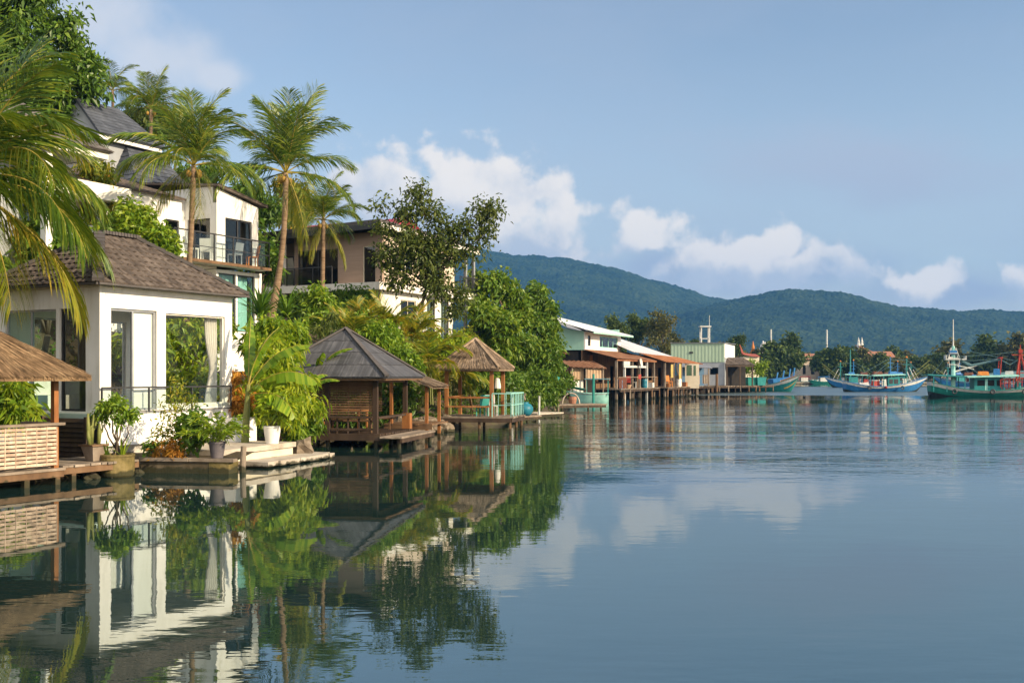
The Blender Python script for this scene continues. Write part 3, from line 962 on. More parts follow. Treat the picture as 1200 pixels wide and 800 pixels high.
def water_mat():
    m, nt, out = new_mat('still_water')
    N, Lk = nt.nodes.new, nt.links.new
    b = N('ShaderNodeBsdfPrincipled'); Lk(b.outputs[0], out.inputs[0])
    b.inputs['Base Color'].default_value = (.010, .026, .024, 1)
    b.inputs['Roughness'].default_value = .012
    b.inputs['IOR'].default_value = 3.7
    b.inputs['Specular Tint'].default_value = (.82, .96, 1.0, 1)
    tc = N('ShaderNodeTexCoord')
    def noise(scale, sc, detail, rough=.5, off=(0, 0, 0)):
        mp = N('ShaderNodeMapping'); mp.inputs['Scale'].default_value = sc; mp.inputs['Location'].default_value = off
        Lk(tc.outputs['Object'], mp.inputs[0])
        n = N('ShaderNodeTexNoise'); n.inputs['Scale'].default_value = scale; n.inputs['Detail'].default_value = detail; n.inputs['Roughness'].default_value = rough
        Lk(mp.outputs[0], n.inputs['Vector'])
        return n.outputs['Fac']
    def mth(op, a, b_):
        q = N('ShaderNodeMath'); q.operation = op
        for i, v in enumerate((a, b_)):
            if isinstance(v, (int, float)): q.inputs[i].default_value = v
            else: Lk(v, q.inputs[i])
        return q.outputs[0]
    ripple = noise(1.0, (1.0, 2.5, 1), 3, .55)
    swell = noise(1.0, (.32, .55, 1), 2, .5, (3, 7, 0))
    fine = noise(1.0, (4.2, 6.5, 1), 2, .5, (1, 2, 0))
    patch = noise(1.0, (.030, .075, 1), 3, .5, (11, 4, 0))
    mr = N('ShaderNodeMapRange'); mr.interpolation_type = 'SMOOTHSTEP'; Lk(patch, mr.inputs[0])
    mr.inputs[1].default_value = .42; mr.inputs[2].default_value = .66; mr.inputs[3].default_value = .35; mr.inputs[4].default_value = 1.6
    # a light breeze touches the open water from about 45 m out
    sp = N('ShaderNodeSeparateXYZ'); Lk(tc.outputs['Object'], sp.inputs[0])
    br = N('ShaderNodeMapRange'); br.interpolation_type = 'SMOOTHSTEP'; Lk(sp.outputs[1], br.inputs[0])
    br.inputs[1].default_value = 22; br.inputs[2].default_value = 52; br.inputs[3].default_value = .9; br.inputs[4].default_value = 4.4
    b2 = N('ShaderNodeMapRange'); b2.interpolation_type = 'SMOOTHSTEP'; Lk(sp.outputs[1], b2.inputs[0]); b2.inputs[1].default_value = 50; b2.inputs[2].default_value = 92; b2.inputs[3].default_value = 1; b2.inputs[4].default_value = .10
    amp = mth('MULTIPLY', mth('MULTIPLY', mr.outputs[0], br.outputs[0]), b2.outputs[0])
    # the ruffled strip across the mouth of the bay
    sw = mth('ADD', sp.outputs[1], mth('MULTIPLY', noise(1.0, (.02, .02, 1), 2, .5, (5, 5, 0)), 30))
    r1 = N('ShaderNodeMapRange'); r1.interpolation_type = 'SMOOTHSTEP'; Lk(sw, r1.inputs[0]); r1.inputs[1].default_value = 138; r1.inputs[2].default_value = 142
    r2 = N('ShaderNodeMapRange'); r2.interpolation_type = 'SMOOTHSTEP'; Lk(sw, r2.inputs[0]); r2.inputs[1].default_value = 215; r2.inputs[2].default_value = 235; r2.inputs[3].default_value = 1; r2.inputs[4].default_value = 0
    op = N('ShaderNodeMapRange'); op.interpolation_type = 'SMOOTHSTEP'; Lk(sp.outputs[0], op.inputs[0]); op.inputs[1].default_value = -3.5; op.inputs[2].default_value = 13; op.inputs[3].default_value = .75; op.inputs[4].default_value = 2.9
    amp = mth('MULTIPLY', amp, op.outputs[0])
    strip = mth('MULTIPLY', r1.outputs[0], r2.outputs[0])
    amp = mth('ADD', amp, mth('MULTIPLY', strip, 5.0))
    Lk(mth('ADD', mth('MULTIPLY', strip, .30), .012), b.inputs['Roughness'])
    h = mth('ADD', mth('MULTIPLY', ripple, .0042), mth('MULTIPLY', swell, .010))
    h = mth('ADD', h, mth('MULTIPLY', fine, .0008))
    h = mth('MULTIPLY', h, amp)
    bp = N('ShaderNodeBump'); bp.inputs['Strength'].default_value = 1; bp.inputs['Distance'].default_value = .72
    Lk(h, bp.inputs['Height']); Lk(bp.outputs[0], b.inputs['Normal'])
    return m


def build_water():
    m = MB()
    m.quad((-2440, -59, 0), (2440, -59, 0), (2440, 420, 0), (-2440, 420, 0))
    m.build('water', water_mat(), kind='structure')


RIDGE_A = [(-300, 345), (0, 335), (200, 318), (400, 306), (560, 298), (620, 301), (665, 304), (700, 311), (760, 329), (830, 348), (900, 357), (1000, 373), (1100, 392), (1300, 437), (1500, 437)]
RIDGE_B = [(500, 437), (640, 425), (720, 396), (780, 368), (830, 353), (870, 347), (930, 343), (980, 342.5), (1010, 345), (1050, 353), (1100, 359), (1150, 361), (1200, 365), (1300, 374), (1500, 392)]


def build_hills():
    m, nt, out = new_mat('forested_hillside')
    N, Lk = nt.nodes.new, nt.links.new
    b = N('ShaderNodeBsdfPrincipled'); Lk(b.outputs[0], out.inputs[0]); b.inputs['Roughness'].default_value = .95; b.inputs['Specular IOR Level'].default_value = .1
    tc = N('ShaderNodeTexCoord')
    n = N('ShaderNodeTexNoise'); n.inputs['Scale'].default_value = .05; n.inputs['Detail'].default_value = 9; n.inputs['Roughness'].default_value = .72
    Lk(tc.outputs['Object'], n.inputs['Vector'])
    cr = N('ShaderNodeValToRGB')
    for e, (p, c) in zip(cr.color_ramp.elements, ((.34, (.005, .013, .008)), (.68, (.034, .054, .021)))):
        e.position = p; e.color = (*c, 1)
    e = cr.color_ramp.elements.new(.5); e.color = (.015, .031, .013, 1)
    n3 = N('ShaderNodeTexNoise'); n3.inputs['Scale'].default_value = .008; n3.inputs['Detail'].default_value = 5; Lk(tc.outputs['Object'], n3.inputs['Vector'])
    ad = N('ShaderNodeMath'); ad.operation = 'MULTIPLY_ADD'; Lk(n3.outputs['Fac'], ad.inputs[0]); ad.inputs[1].default_value = .55; ad.inputs[2].default_value = -.27
    a2 = N('ShaderNodeMath'); a2.operation = 'ADD'; Lk(n.outputs['Fac'], a2.inputs[0]); Lk(ad.outputs[0], a2.inputs[1])
    Lk(a2.outputs[0], cr.inputs[0]); Lk(cr.outputs[0], b.inputs['Base Color'])
    n2 = N('ShaderNodeTexVoronoi'); n2.inputs['Scale'].default_value = .13; Lk(tc.outputs['Object'], n2.inputs['Vector'])
    bp = N('ShaderNodeBump'); bp.inputs['Strength'].default_value = 1; bp.inputs['Distance'].default_value = 3; bp.invert = True
    Lk(n2.outputs['Distance'], bp.inputs['Height']); Lk(bp.outputs[0], b.inputs['Normal'])
    pxs = np.arange(-250, 1460, 2.3)
    Ys = np.linspace(1250, 2720, 150)
    hA = (HZ - np.interp(pxs, *zip(*RIDGE_A))) / F * 2500 + CH
    hB = (HZ - np.interp(pxs, *zip(*RIDGE_B))) / F * 2000 + CH
    PX, YY = np.meshgrid(pxs, Ys)
    X = (PX - 600) / F * YY
    prof = lambda Y, y0, yr, w: np.where(Y < yr, sstep(y0, yr + 260, Y) / sstep(y0, yr + 260, np.array(float(yr))), np.maximum(0, 1 - ((Y - yr) / w) ** 2))
    Z = np.maximum(hA * prof(YY, 1350, 2500, 520), hB * prof(YY, 1250, 2000, 480))
    fl, xr, yr_ = Z.ravel(), X.ravel(), YY.ravel()
    o = np.empty(len(fl))
    for i in range(len(fl)):
        x, y = xr[i], yr_[i]
        a = mnoise.noise((x / 190, y / 190, 1.3)) * 30 + mnoise.noise((x / 70, y / 70, 4.3)) * 11
        c = mnoise.noise((x / 9.5, y / 11, 9.1))
        c2 = mnoise.noise((x / 19, y / 21, 2.1))
        o[i] = a * min(1, fl[i] / 90) * .55 + abs(c) * 5.5 + c2 * 3
    # the two crest lines stay where they are: gullies fade out towards them
    Z = fl + o * np.clip(fl / 20, 0, 1) - 2.0
    V = np.stack([xr, yr_, Z], -1)
    nx, ny = len(pxs), len(Ys)
    i = (np.arange(ny - 1)[:, None] * nx + np.arange(nx - 1)[None, :]).ravel()
    mb = MB(); mb.bulk(V, np.stack([i, i + 1, i + nx + 1, i + nx], 1))
    mb.build('hills', m, kind='structure')


def build_haze():
    m, nt, out = new_mat('haze_air')
    v = nt.nodes.new('ShaderNodeVolumePrincipled')
    v.inputs['Color'].default_value = (.115, .40, .93, 1)
    v.inputs['Density'].default_value = .00017
    v.inputs['Anisotropy'].default_value = .1
    nt.links.new(v.outputs[0], out.inputs['Volume'])
    mb = MB(); mb.box(-2500, 2500, -80, 3300, -3, 345)
    o = mb.build('haze', m, kind='stuff')
    tag(o, 'pale blue haze lying over the whole bay', 'haze')


build_ground()
build_water()
build_hills()
build_haze()

# ------------------------------------------------------------------ building helpers
D1 = Vector((.472, .8816, 0)); D2 = Vector((-.8816, .472, 0)); N1 = Vector((.8816, -.472, 0))


def window(parent, M, axis, pos, u0, u1, z0, z1, mull=(), trans=(), fmat='metal_grey', gmat='glass', fw=.05, name='window', deep=.09, label=None):
    """frame of bars set into an opening, one pane sheet behind them"""
    pt = (lambda u, w, z: (u, pos + w, z)) if axis == 'x' else (lambda u, w, z: (pos + w, u, z))
    m = MB(M)
    def bar(a, b, c, d):
        A, B = pt(a, deep - .03, c), pt(b, deep + .03, d)
        m.box(min(A[0], B[0]), max(A[0], B[0]), min(A[1], B[1]), max(A[1], B[1]), c, d)
    bar(u0, u0 + fw, z0, z1); bar(u1 - fw, u1, z0, z1)
    bar(u0 + fw, u1 - fw, z0, z0 + fw); bar(u0 + fw, u1 - fw, z1 - fw, z1)
    for q in mull:
        bar(q - fw / 2, q + fw / 2, z0 + fw, z1 - fw)
    for q in trans:
        bar(u0 + fw, u1 - fw, q - fw / 2, q + fw / 2)
    w = m.build(name, MT[fmat], parent)
    if label: w['label'] = label
    g = MB(M); g.quad(pt(u0 + .01, deep, z0 + .01), pt(u1 - .01, deep, z0 + .01), pt(u1 - .01, deep, z1 - .01), pt(u0 + .01, deep, z1 - .01))
    g.build('pane', MT[gmat], w)
    return w


def railing(parent, M, pts, z0, h, spacing=.9, mat='metal_dark', glass=None, bars=0, name='railing', r=.02, mid=()):
    """posts, a top rail and (optionally) glass or thin bars along a polyline in local coordinates"""
    m = MB(M)
    g = MB(M)
    for (a, b) in zip(pts[:-1], pts[1:]):
        a, b = Vector((*a, 0)), Vector((*b, 0))
        L = (b - a).length; n = max(1, round(L / spacing))
        m.beam(a + Vector((0, 0, z0 + h)), b + Vector((0, 0, z0 + h)), r * 2, r * 2)
        for q in mid:
            m.beam(a + Vector((0, 0, z0 + h * q)), b + Vector((0, 0, z0 + h * q)), r * 1.2, r * 1.2)
        for i in range(n + 1):
            p = a.lerp(b, i / n)
            m.beam(p + Vector((0, 0, z0)), p + Vector((0, 0, z0 + h - r)), r * 1.8)
        if bars:
            k = max(1, round(L / bars))
            for i in range(k + 1):
                p = a.lerp(b, i / k)
                m.beam(p + Vector((0, 0, z0 + .06)), p + Vector((0, 0, z0 + h - r)), .016)
        if glass:
            g.quad(a + Vector((0, 0, z0 + .08)), b + Vector((0, 0, z0 + .08)), b + Vector((0, 0, z0 + h - .06)), a + Vector((0, 0, z0 + h - .06)))
    o = m.build(name, MT[mat], parent)
    if glass:
        g.build('glass_panel', MT[glass], o)
    return o


def cloth(mb, a, b, z0, z1, amp=.05, waves=6, n=40, pinch=None):
    a, b = Vector((*a, 0)), Vector((*b, 0))
    d = (b - a).normalized(); nn = Vector((-d.y, d.x, 0))
    rows = 10
    b0 = len(mb.v)
    for j in range(rows + 1):
        t = j / rows; z = z0 + (z1 - z0) * t
        k = 1.0
        if pinch:
            k = 1 - pinch[1] * math.exp(-((t - pinch[0]) / .22) ** 2)
        for i in range(n + 1):
            u = i / n
            p = a.lerp(b, u * k) + nn * (amp * math.sin(u * waves * 2 * math.pi + .6 * math.sin(t * 3)))
            mb.pts([(p.x, p.y, z)])
    for j in range(rows):
        for i in range(n):
            q = b0 + j * (n + 1) + i
            mb.face(q, q + 1, q + n + 2, q + n + 1)


# ------------------------------------------------------------------ the white glazed pavilion at the water's edge
def build_pavilion():
    A = Vector((-10.63, 27.5, 0))
    M = frame(A, D1)
    root = thing('lake_pavilion', 'small white pavilion with large panes and hipped brown tile roof over the water', 'house', A)
    L, D = 4.85, 4.0
    zf, ze = 1.50, 4.74
    th = .2
    rh = [(.36, 1.92, zf + .02, 4.22), (2.25, 4.55, zf + .13, 4.18)]
    m = MB(M)
    m.wall('x', 0, 0, L, .62, ze, th, rh)                                 # right face
    m.wall('y', 0, th + .001, D, .62, ze - .001, th, [(.52, 1.52, zf + .02, 4.22), (1.66, 3.7, zf + .02, 4.22)])   # face towards the viewer
    m.wall('x', D - th, th + .001, L - th - .001, .62, ze - .001, th, [(1.0, 4.3, zf + .3, 4.1)])
    m.wall('y', L - th, th + .001, D, .62, ze - .001, th, [(.3, 3.7, zf + .02, 4.25)])
    m.build('wall', MT['white'], root)
    s = MB(M); s.box(th + .001, L - th - .001, th + .001, D - th - .001, zf - .12, zf); s.build('floor', MT['room'], root)
    s = MB(M); s.box(th + .001, L - th - .001, th + .001, D - th - .001, 4.5, 4.6); s.build('ceiling', MT['white'], root)
    s = MB(M); s.box(-.05, L + .03, -.05, D, ze, ze + .13); s.build('fascia', MT['white'], root)
    # curved underside of the floor slab
    s = MB(M)
    s.panel((.2, .3, .28), (L - .1, .3, .42), (L - .1, -.002, .66), (.2, -.002, .66), 10, 5, lambda u, v: -.05 * math.sin(v * 6))
    s.build('skirt', MT['white_dirty'], root)
    # hipped roof
    r = MB(M); o = .34; zr = 6.42
    e = [(-o, -o, ze + .09), (L + o, -o, ze + .09), (L + o, D + o, ze + .09), (-o, D + o, ze + .09)]
    R1, R2 = (1.72, 2.0, zr), (3.02, 2.0, zr)
    for (a, b, c, d, sd) in ((e[0], e[1], R2, R1, 1), (e[1], e[2], R2, R2, 2), (e[2], e[3], R1, R2, 3), (e[3], e[0], R1, R1, 4)):
        r.shingles(a, b, c, d, .27, .235, lift=.035, wave=.03, seg=4, jit=.03, seed=sd)
        dn = Vector((0, 0, -.05)); v = [Vector(q) + dn for q in (a, b, c, d)]
        r.quad(*v) if c != d else r.tri(*v[:3])
    r.build('roof', MT['tile'], root)
    c = MB(M)
    for a, b in ((e[0], R1), (e[1], R2), (e[2], R2), (e[3], R1), (R1, R2)):
        a, b = Vector(a), Vector(b); n = 12
        for i in range(n):
            c.beam(a.lerp(b, i / n) + Vector((0, 0, .07)), a.lerp(b, (i + 1.05) / n) + Vector((0, 0, .055)), .30, .10, w2=.26)
    c.build('ridge_cap', MT['cap'], root)
    g = MB(M); g.beam((-o, -o - .02, ze + .06), (L + o, -o - .02, ze + .06), .07, .05); g.beam((-o - .02, -o, ze + .06), (-o - .02, D + o, ze + .06), .07, .05)
    g.build('gutter', MT['cap'], root)
    # openings
    w = window(root, M, 'x', 0, .36, 1.92, zf + .02, 4.22, (1.14,), (), 'metal_grey', 'glass', .06, 'sliding_door')
    b = MB(M); b.box(1.16, 1.88, .13, .145, zf + .06, 4.18); b.build('white_leaf', MT['white'], w)
    window(root, M, 'x', 0, 2.25, 4.55, zf + .13, 4.18, (), (), 'white_dirty', 'glass', .045, 'picture_window')
    window(root, M, 'y', 0, .52, 1.52, zf + .02, 4.22, (), (), 'metal_dark', 'glass_dark', .06, 'sliding_door')
    window(root, M, 'y', 0, 1.66, 3.7, zf + .02, 4.22, (2.7,), (), 'metal_grey', 'glass_teal', .05, 'window', label='pale teal window towards the hut')
    window(root, M, 'x', D - th, 1.0, 4.3, zf + .3, 4.1, (2.6,), (), 'metal_grey', 'glass', .05)
    window(root, M, 'y', L - th, .3, 3.7, zf + .02, 4.25, (), (), 'metal_grey', 'glass', .04)
    k = MB(M); cloth(k, (4.52, .32), (4.08, .34), zf + .05, 4.2, .05, 5, 40, (.42, .45)); k.build('curtain', MT['curtain'], root)
    k = MB(M); cloth(k, (.35, .5), (.38, 1.2), zf + .05, 4.2, .03, 4, 30); k.build('curtain', MT['room'], root)
    # low glass balustrade standing just outside the panes
    railing(root, M, [(-.02, -.10), (4.7, -.10)], zf - .02, .66, 1.57, 'metal_dark', 'glass_rail', name='balustrade', r=.022, mid=(.03,))
    t = MB(M); t.box(-.12, -.02, .05, 2.6, zf - .17, zf - .03); t.build('teal_sill', MT['teal_curtain'], root)
    # inside: a sofa-like bench
    f = MB(M); f.box(.4, 1.9, 2.5, 3.2, zf + .001, zf + .42); f.box(.4, 1.9, 3.05, 3.25, zf + .42, zf + .8); f.build('indoor_sofa', MT['white_dirty'], root)
    for (x, y) in ((.1, .12), (L - .12, .14), (.12, D - .2), (L - .2, D - .2)):
        q = MB(M); q.box(x - .1, x + .1, y - .08, y + .1, -.6, .62); q.build('stilt', MT['concrete'], root)
    # teal panel at the far left end
    t = MB(M); t.box(-.02, .06, D + .02, D + .5, 2.7, 4.6); t.build('side_panel', MT['teal'], root)


build_pavilion()


# dark louvred screen between hut and pavilion
def build_screen():
    M = frame(Vector((-10.9, 27.25, 0)), D1)
    root = thing('slatted_screen', 'dark slatted timber screen below the pavilion floor beside the hut', 'screen', Vector((-10.9, 27.25, .3)))
    m = MB(M)
    for z in np.arange(.38, 1.34, .125):
        m.hexa([(-.03, .0, z), (-.005, .0, z), (-.005, 1.6, z), (-.03, 1.6, z), (.02, .0, z + .1), (.045, .0, z + .1), (.045, 1.6, z + .1), (.02, 1.6, z + .1)])
    m.build('slat', MT['wood_dark'], root)
    for y in (-.04, 1.62):
        p = MB(M); p.box(-.05, .06, y - .045, y + .045, -.3, 1.4); p.build('post', MT['wood_dark'], root)
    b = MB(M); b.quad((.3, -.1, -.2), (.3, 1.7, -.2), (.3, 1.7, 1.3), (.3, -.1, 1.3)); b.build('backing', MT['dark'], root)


build_screen()


# ------------------------------------------------------------------ thatched hut at the left edge
def planks(mb, x0, x1, y0, y1, z, th=.05, w=.14, along='x', gap=.012, seed=1):
    rg = random.Random(seed)
    if along == 'x':
        n = max(1, round((y1 - y0) / w)); s = (y1 - y0) / n
        for i in range(n):
            e = rg.uniform(0, .06)
            mb.box(x0 - e, x1 + rg.uniform(0, .06), y0 + i * s, y0 + (i + 1) * s - gap, z - th + rg.uniform(-.004, .004), z + rg.uniform(-.004, .004))
    else:
        n = max(1, round((x1 - x0) / w)); s = (x1 - x0) / n
        for i in range(n):
            e = rg.uniform(0, .06)
            mb.box(x0 + i * s, x0 + (i + 1) * s - gap, y0 - e, y1 + rg.uniform(0, .06), z - th + rg.uniform(-.004, .004), z + rg.uniform(-.004, .004))


def build_hut():
    C = Vector((-10.3, 24.2, 0))
    M = frame(C, -D1)                       # local x runs towards the viewer; local -y is inland
    root = thing('thatched_hut', 'thatched timber hut with pale woven railing on stilts at left edge', 'hut', C)
    Lx, Ly = 4.0, -3.4
    ze, za = 2.44, 4.15
    r = MB(M); o = .50
    e = [(-o, o, ze), (Lx + o, o, ze), (Lx + o, Ly - o, ze), (-o, Ly - o, ze)]
    ap = (Lx / 2, Ly / 2, za)
    for i in range(4):
        a, b = e[i], e[(i + 1) % 4]
        r.panel(b, a, ap, ap, 12, 10, lambda u, v: .02 * math.sin(u * 9 + v * 5), 0)
        dn = Vector((0, 0, -.10))
        r.tri(Vector(a) + dn, Vector(b) + dn, Vector(ap) + dn)
        r.quad(a, b, Vector(b) + dn, Vector(a) + dn)
        r.straws(b, a, ap, ap, 5200, (.3, .75), (.012, .03), (.01, .05), 11 + i)
    r.build('roof', MT['thatch'], root)
    f = MB(M)
    for i in range(4):
        a, b = Vector(e[i]), Vector(e[(i + 1) % 4]); rg = random.Random(i)
        for k in range(int((b - a).length * 45)):
            p = a.lerp(b, rg.random()); d = (b - a).normalized(); l = rg.uniform(.03, .09); w = rg.uniform(.006, .014)
            p = p + Vector((0, 0, -.02)); q = p + Vector((rg.uniform(-.03, .03), rg.uniform(-.03, .03), -l))
            f.quad(p - d * w, p + d * w, q + d * w * .6, q - d * w * .6)
    f.build('thatch_fringe', MT['thatch'], root)
    for (x, y) in ((.04, -.06), (Lx, -.06), (.04, Ly), (Lx, Ly), (2.0, Ly)):
        p = MB(M); p.box(x - .06, x + .06, y - .06, y + .06, .34, ze + .12); p.build('post', MT['wood_orange' if y > -1 else 'wood'], root)
    b = MB(M)
    b.box(-.1, Lx + .1, -.10, -.01, ze + .0, ze + .1); b.box(-.05, .05, Ly, -.11, ze + .001, ze + .11)
    b.build('roof_beam', MT['wood_orange'], root)
    d = MB(M); planks(d, -.12, Lx + .2, Ly - .1, .12, .37, .05, .15, 'x', seed=3); d.build('deck', MT['wood_grey'], root)
    j = MB(M); j.box(-.1, Lx + .1, .02, .08, .17, .315); j.box(-.06, .02, Ly, .018, .171, .314); j.build('deck_joist', MT['wood'], root)
    # woven railing
    w = MB(M); rg = random.Random(4)
    def woven(a, b):
        a, b = Vector(a), Vector(b); L = (b - a).length; d = (b - a).normalized(); n = Vector((-d.y, d.x, 0))
        rows = 10; zz0, zz1 = .44, 1.33; h = (zz1 - zz0) / rows
        k = max(2, round(L / .26)); s = L / k
        for r_ in range(rows):
            z = zz0 + r_ * h
            for i in range(k):
                off = .022 * (1 if (i + r_) % 2 else -1)
                p0, p1 = a + d * (i * s), a + d * ((i + 1) * s)
                pm = (p0 + p1) / 2 + n * off
                for (u, v) in ((p0, pm), (pm, p1)):
                    w.quad(u + Vector((0, 0, z + .006)), v + Vector((0, 0, z + .006)), v + Vector((0, 0, z + h * .76)), u + Vector((0, 0, z + h * .76)))
        for i in range(k + 1):
            p = a + d * (i * s); w.beam(p + Vector((0, 0, zz0)), p + Vector((0, 0, zz1)), .02)
    woven((.06, .03, 0), (Lx, .03, 0)); woven((.0, -.1, 0), (.0, -1.1, 0))
    w.build('woven_railing', MT['wicker'], root)
    t = MB(M); t.box(-.12, Lx + .1, -.05, .10, 1.34, 1.40); t.box(-.10, .06, -1.2, -.051, 1.341, 1.399); t.build('handrail', MT['wood_grey'], root)
    for (x, y) in ((.05, .0), (.85, .0), (1.65, .0), (2.8, .0), (3.9, .0), (.05, -1.6), (1.6, -1.6), (3.0, -1.6), (.05, Ly), (2.0, Ly)):
        p = MB(M); p.box(x - .065, x + .065, y - .06, y + .06, -1.2, .318); p.build('stilt', MT['wood'], root)
    bk = MB(M); bk.wall('x', Ly, .1, Lx - .1, .37, ze, .05, [(1.2, 2.2, .37, 2.2)]); bk.wall('y', .06, Ly + .1, Ly + 1.3, .37, ze, .04); bk.build('back_wall', MT['wood_dark'], root)


build_hut()


def side_deck():
    """landing between the hut and the pavilion, with the planter standing on it"""
    C = Vector((-10.3, 24.2, 0)) + D1 * .16
    M = frame(C, D1)
    root = thing('timber_landing', 'short plank landing joining the thatched hut to the bank', 'landing', C)
    d = MB(M); planks(d, 0, 2.2, .05, 1.9, .40, .05, .16, 'y', seed=8); d.build('deck', MT['wood_grey'], root)
    j = MB(M); j.box(0, 2.25, .06, .14, .2, .345); j.build('joist', MT['wood'], root)
    for x in (.35, 1.5):
        p = MB(M); p.box(x - .06, x + .06, .09, .21, -1.0, .346); p.build('stilt', MT['wood'], root)
    # planter box with cactus
    c = Vector(M @ Vector((1.3, .55, .405)))
    q = thing('cactus_planter', 'tapered wooden planter box with upright cactus on the plank landing', 'planter', c)
    m = MB(frame(c, D1))
    m.hexa([(-.12, -.12, 0), (.12, -.12, 0), (.12, .12, 0), (-.12, .12, 0), (-.21, -.21, .36), (.21, -.21, .36), (.21, .21, .36), (-.21, .21, .36)])
    m.build('box', MT['wood_grey'], q)
    m = MB(frame(c, D1)); m.box(-.25, .25, -.25, .25, .362, .40); m.build('rim', MT['wood'], q)
    for k, (dx, dy, h) in enumerate(((-.12, .02, .75), (.1, -.05, .5), (.02, .1, .62), (-.2, -.1, .35))):
        m = MB(frame(c, D1))
        m.tube([(dx, dy, .4), (dx * 1.2, dy, .4 + h * .5), (dx * 1.3, dy, .4 + h)], [.045, .055, .02], 7)
        if k < 3:
            m.tube([(dx * 1.2, dy, .4 + h * .5), (dx + .12, dy + .02, .4 + h * .6), (dx + .14, dy, .4 + h * .95)], [.03, .035, .015], 6)
        m.build('stem', MT['stemgreen'], q, smooth=True)


side_deck()

# ------------------------------------------------------------------ pots, planter bed and landing steps in front of the pavilion
def potted(name, label, cat, c, prof, pmat, soil_r, soil_z, builder, leafmat, extra_mats=(), group=None):
    root = thing(name, label, cat, c, group)
    m = MB(); m.lathe(c, prof, 28, cap0=True); m.build('pot', MT[pmat], root, smooth=False)
    s = MB(); s.lathe(c, [(0.001, soil_z), (soil_r, soil_z)], 20, cap0=False); s.build('soil', MT['soil'], root)
    builder(root, Vector(c))
    return root


def big_pot():
    c = W(137, 26.05, -.02)
    def plant(root, c):
        rg = random.Random(2)
        st = MB()
        heads = pxblobs([(128, 476, 26.0, 10), (144, 482, 25.9, 10), (119, 486, 26.1, 8), (136, 492, 25.8, 8), (157, 488, 26.0, 7), (138, 470, 26.2, 7)])
        for i, (hc, r) in enumerate(heads):
            limb(st, c + Vector((rg.uniform(-.08, .08), rg.uniform(-.08, .08), .5)), c.lerp(hc, .55) + Vector((0, 0, .15)), .03, .02, i, .06)
            limb(st, c.lerp(hc, .55) + Vector((0, 0, .15)), hc, .02, .008, i + 9, .1)
        st.build('stem', MT['bark'], root, smooth=True)
        m = MB(); crown(m, heads, 95, 10, .14, .42, .06, 5, .25); m.build('foliage', MT['lf_bright'], root)
        a = MB(); strap_plant(a, c + Vector((.18, -.1, .5)), 7, .62, .05, 3, (R(40), R(88)), R(35)); strap_plant(a, c + Vector((-.2, -.1, .5)), 5, .45, .05, 5, (R(50), R(88)), R(35))
        a.build('aloe', MT['lf_bright'], root)
    potted('concrete_pot', 'big round mossy concrete pot with bushy small tree at the water', 'plant pot', c,
           [(.36, 0), (.405, .06), (.415, .30), (.41, .50), (.425, .52), (.425, .57), (.36, .57), (.36, .46)], 'moss', .36, .47, plant, 'lf_mid')


big_pot()


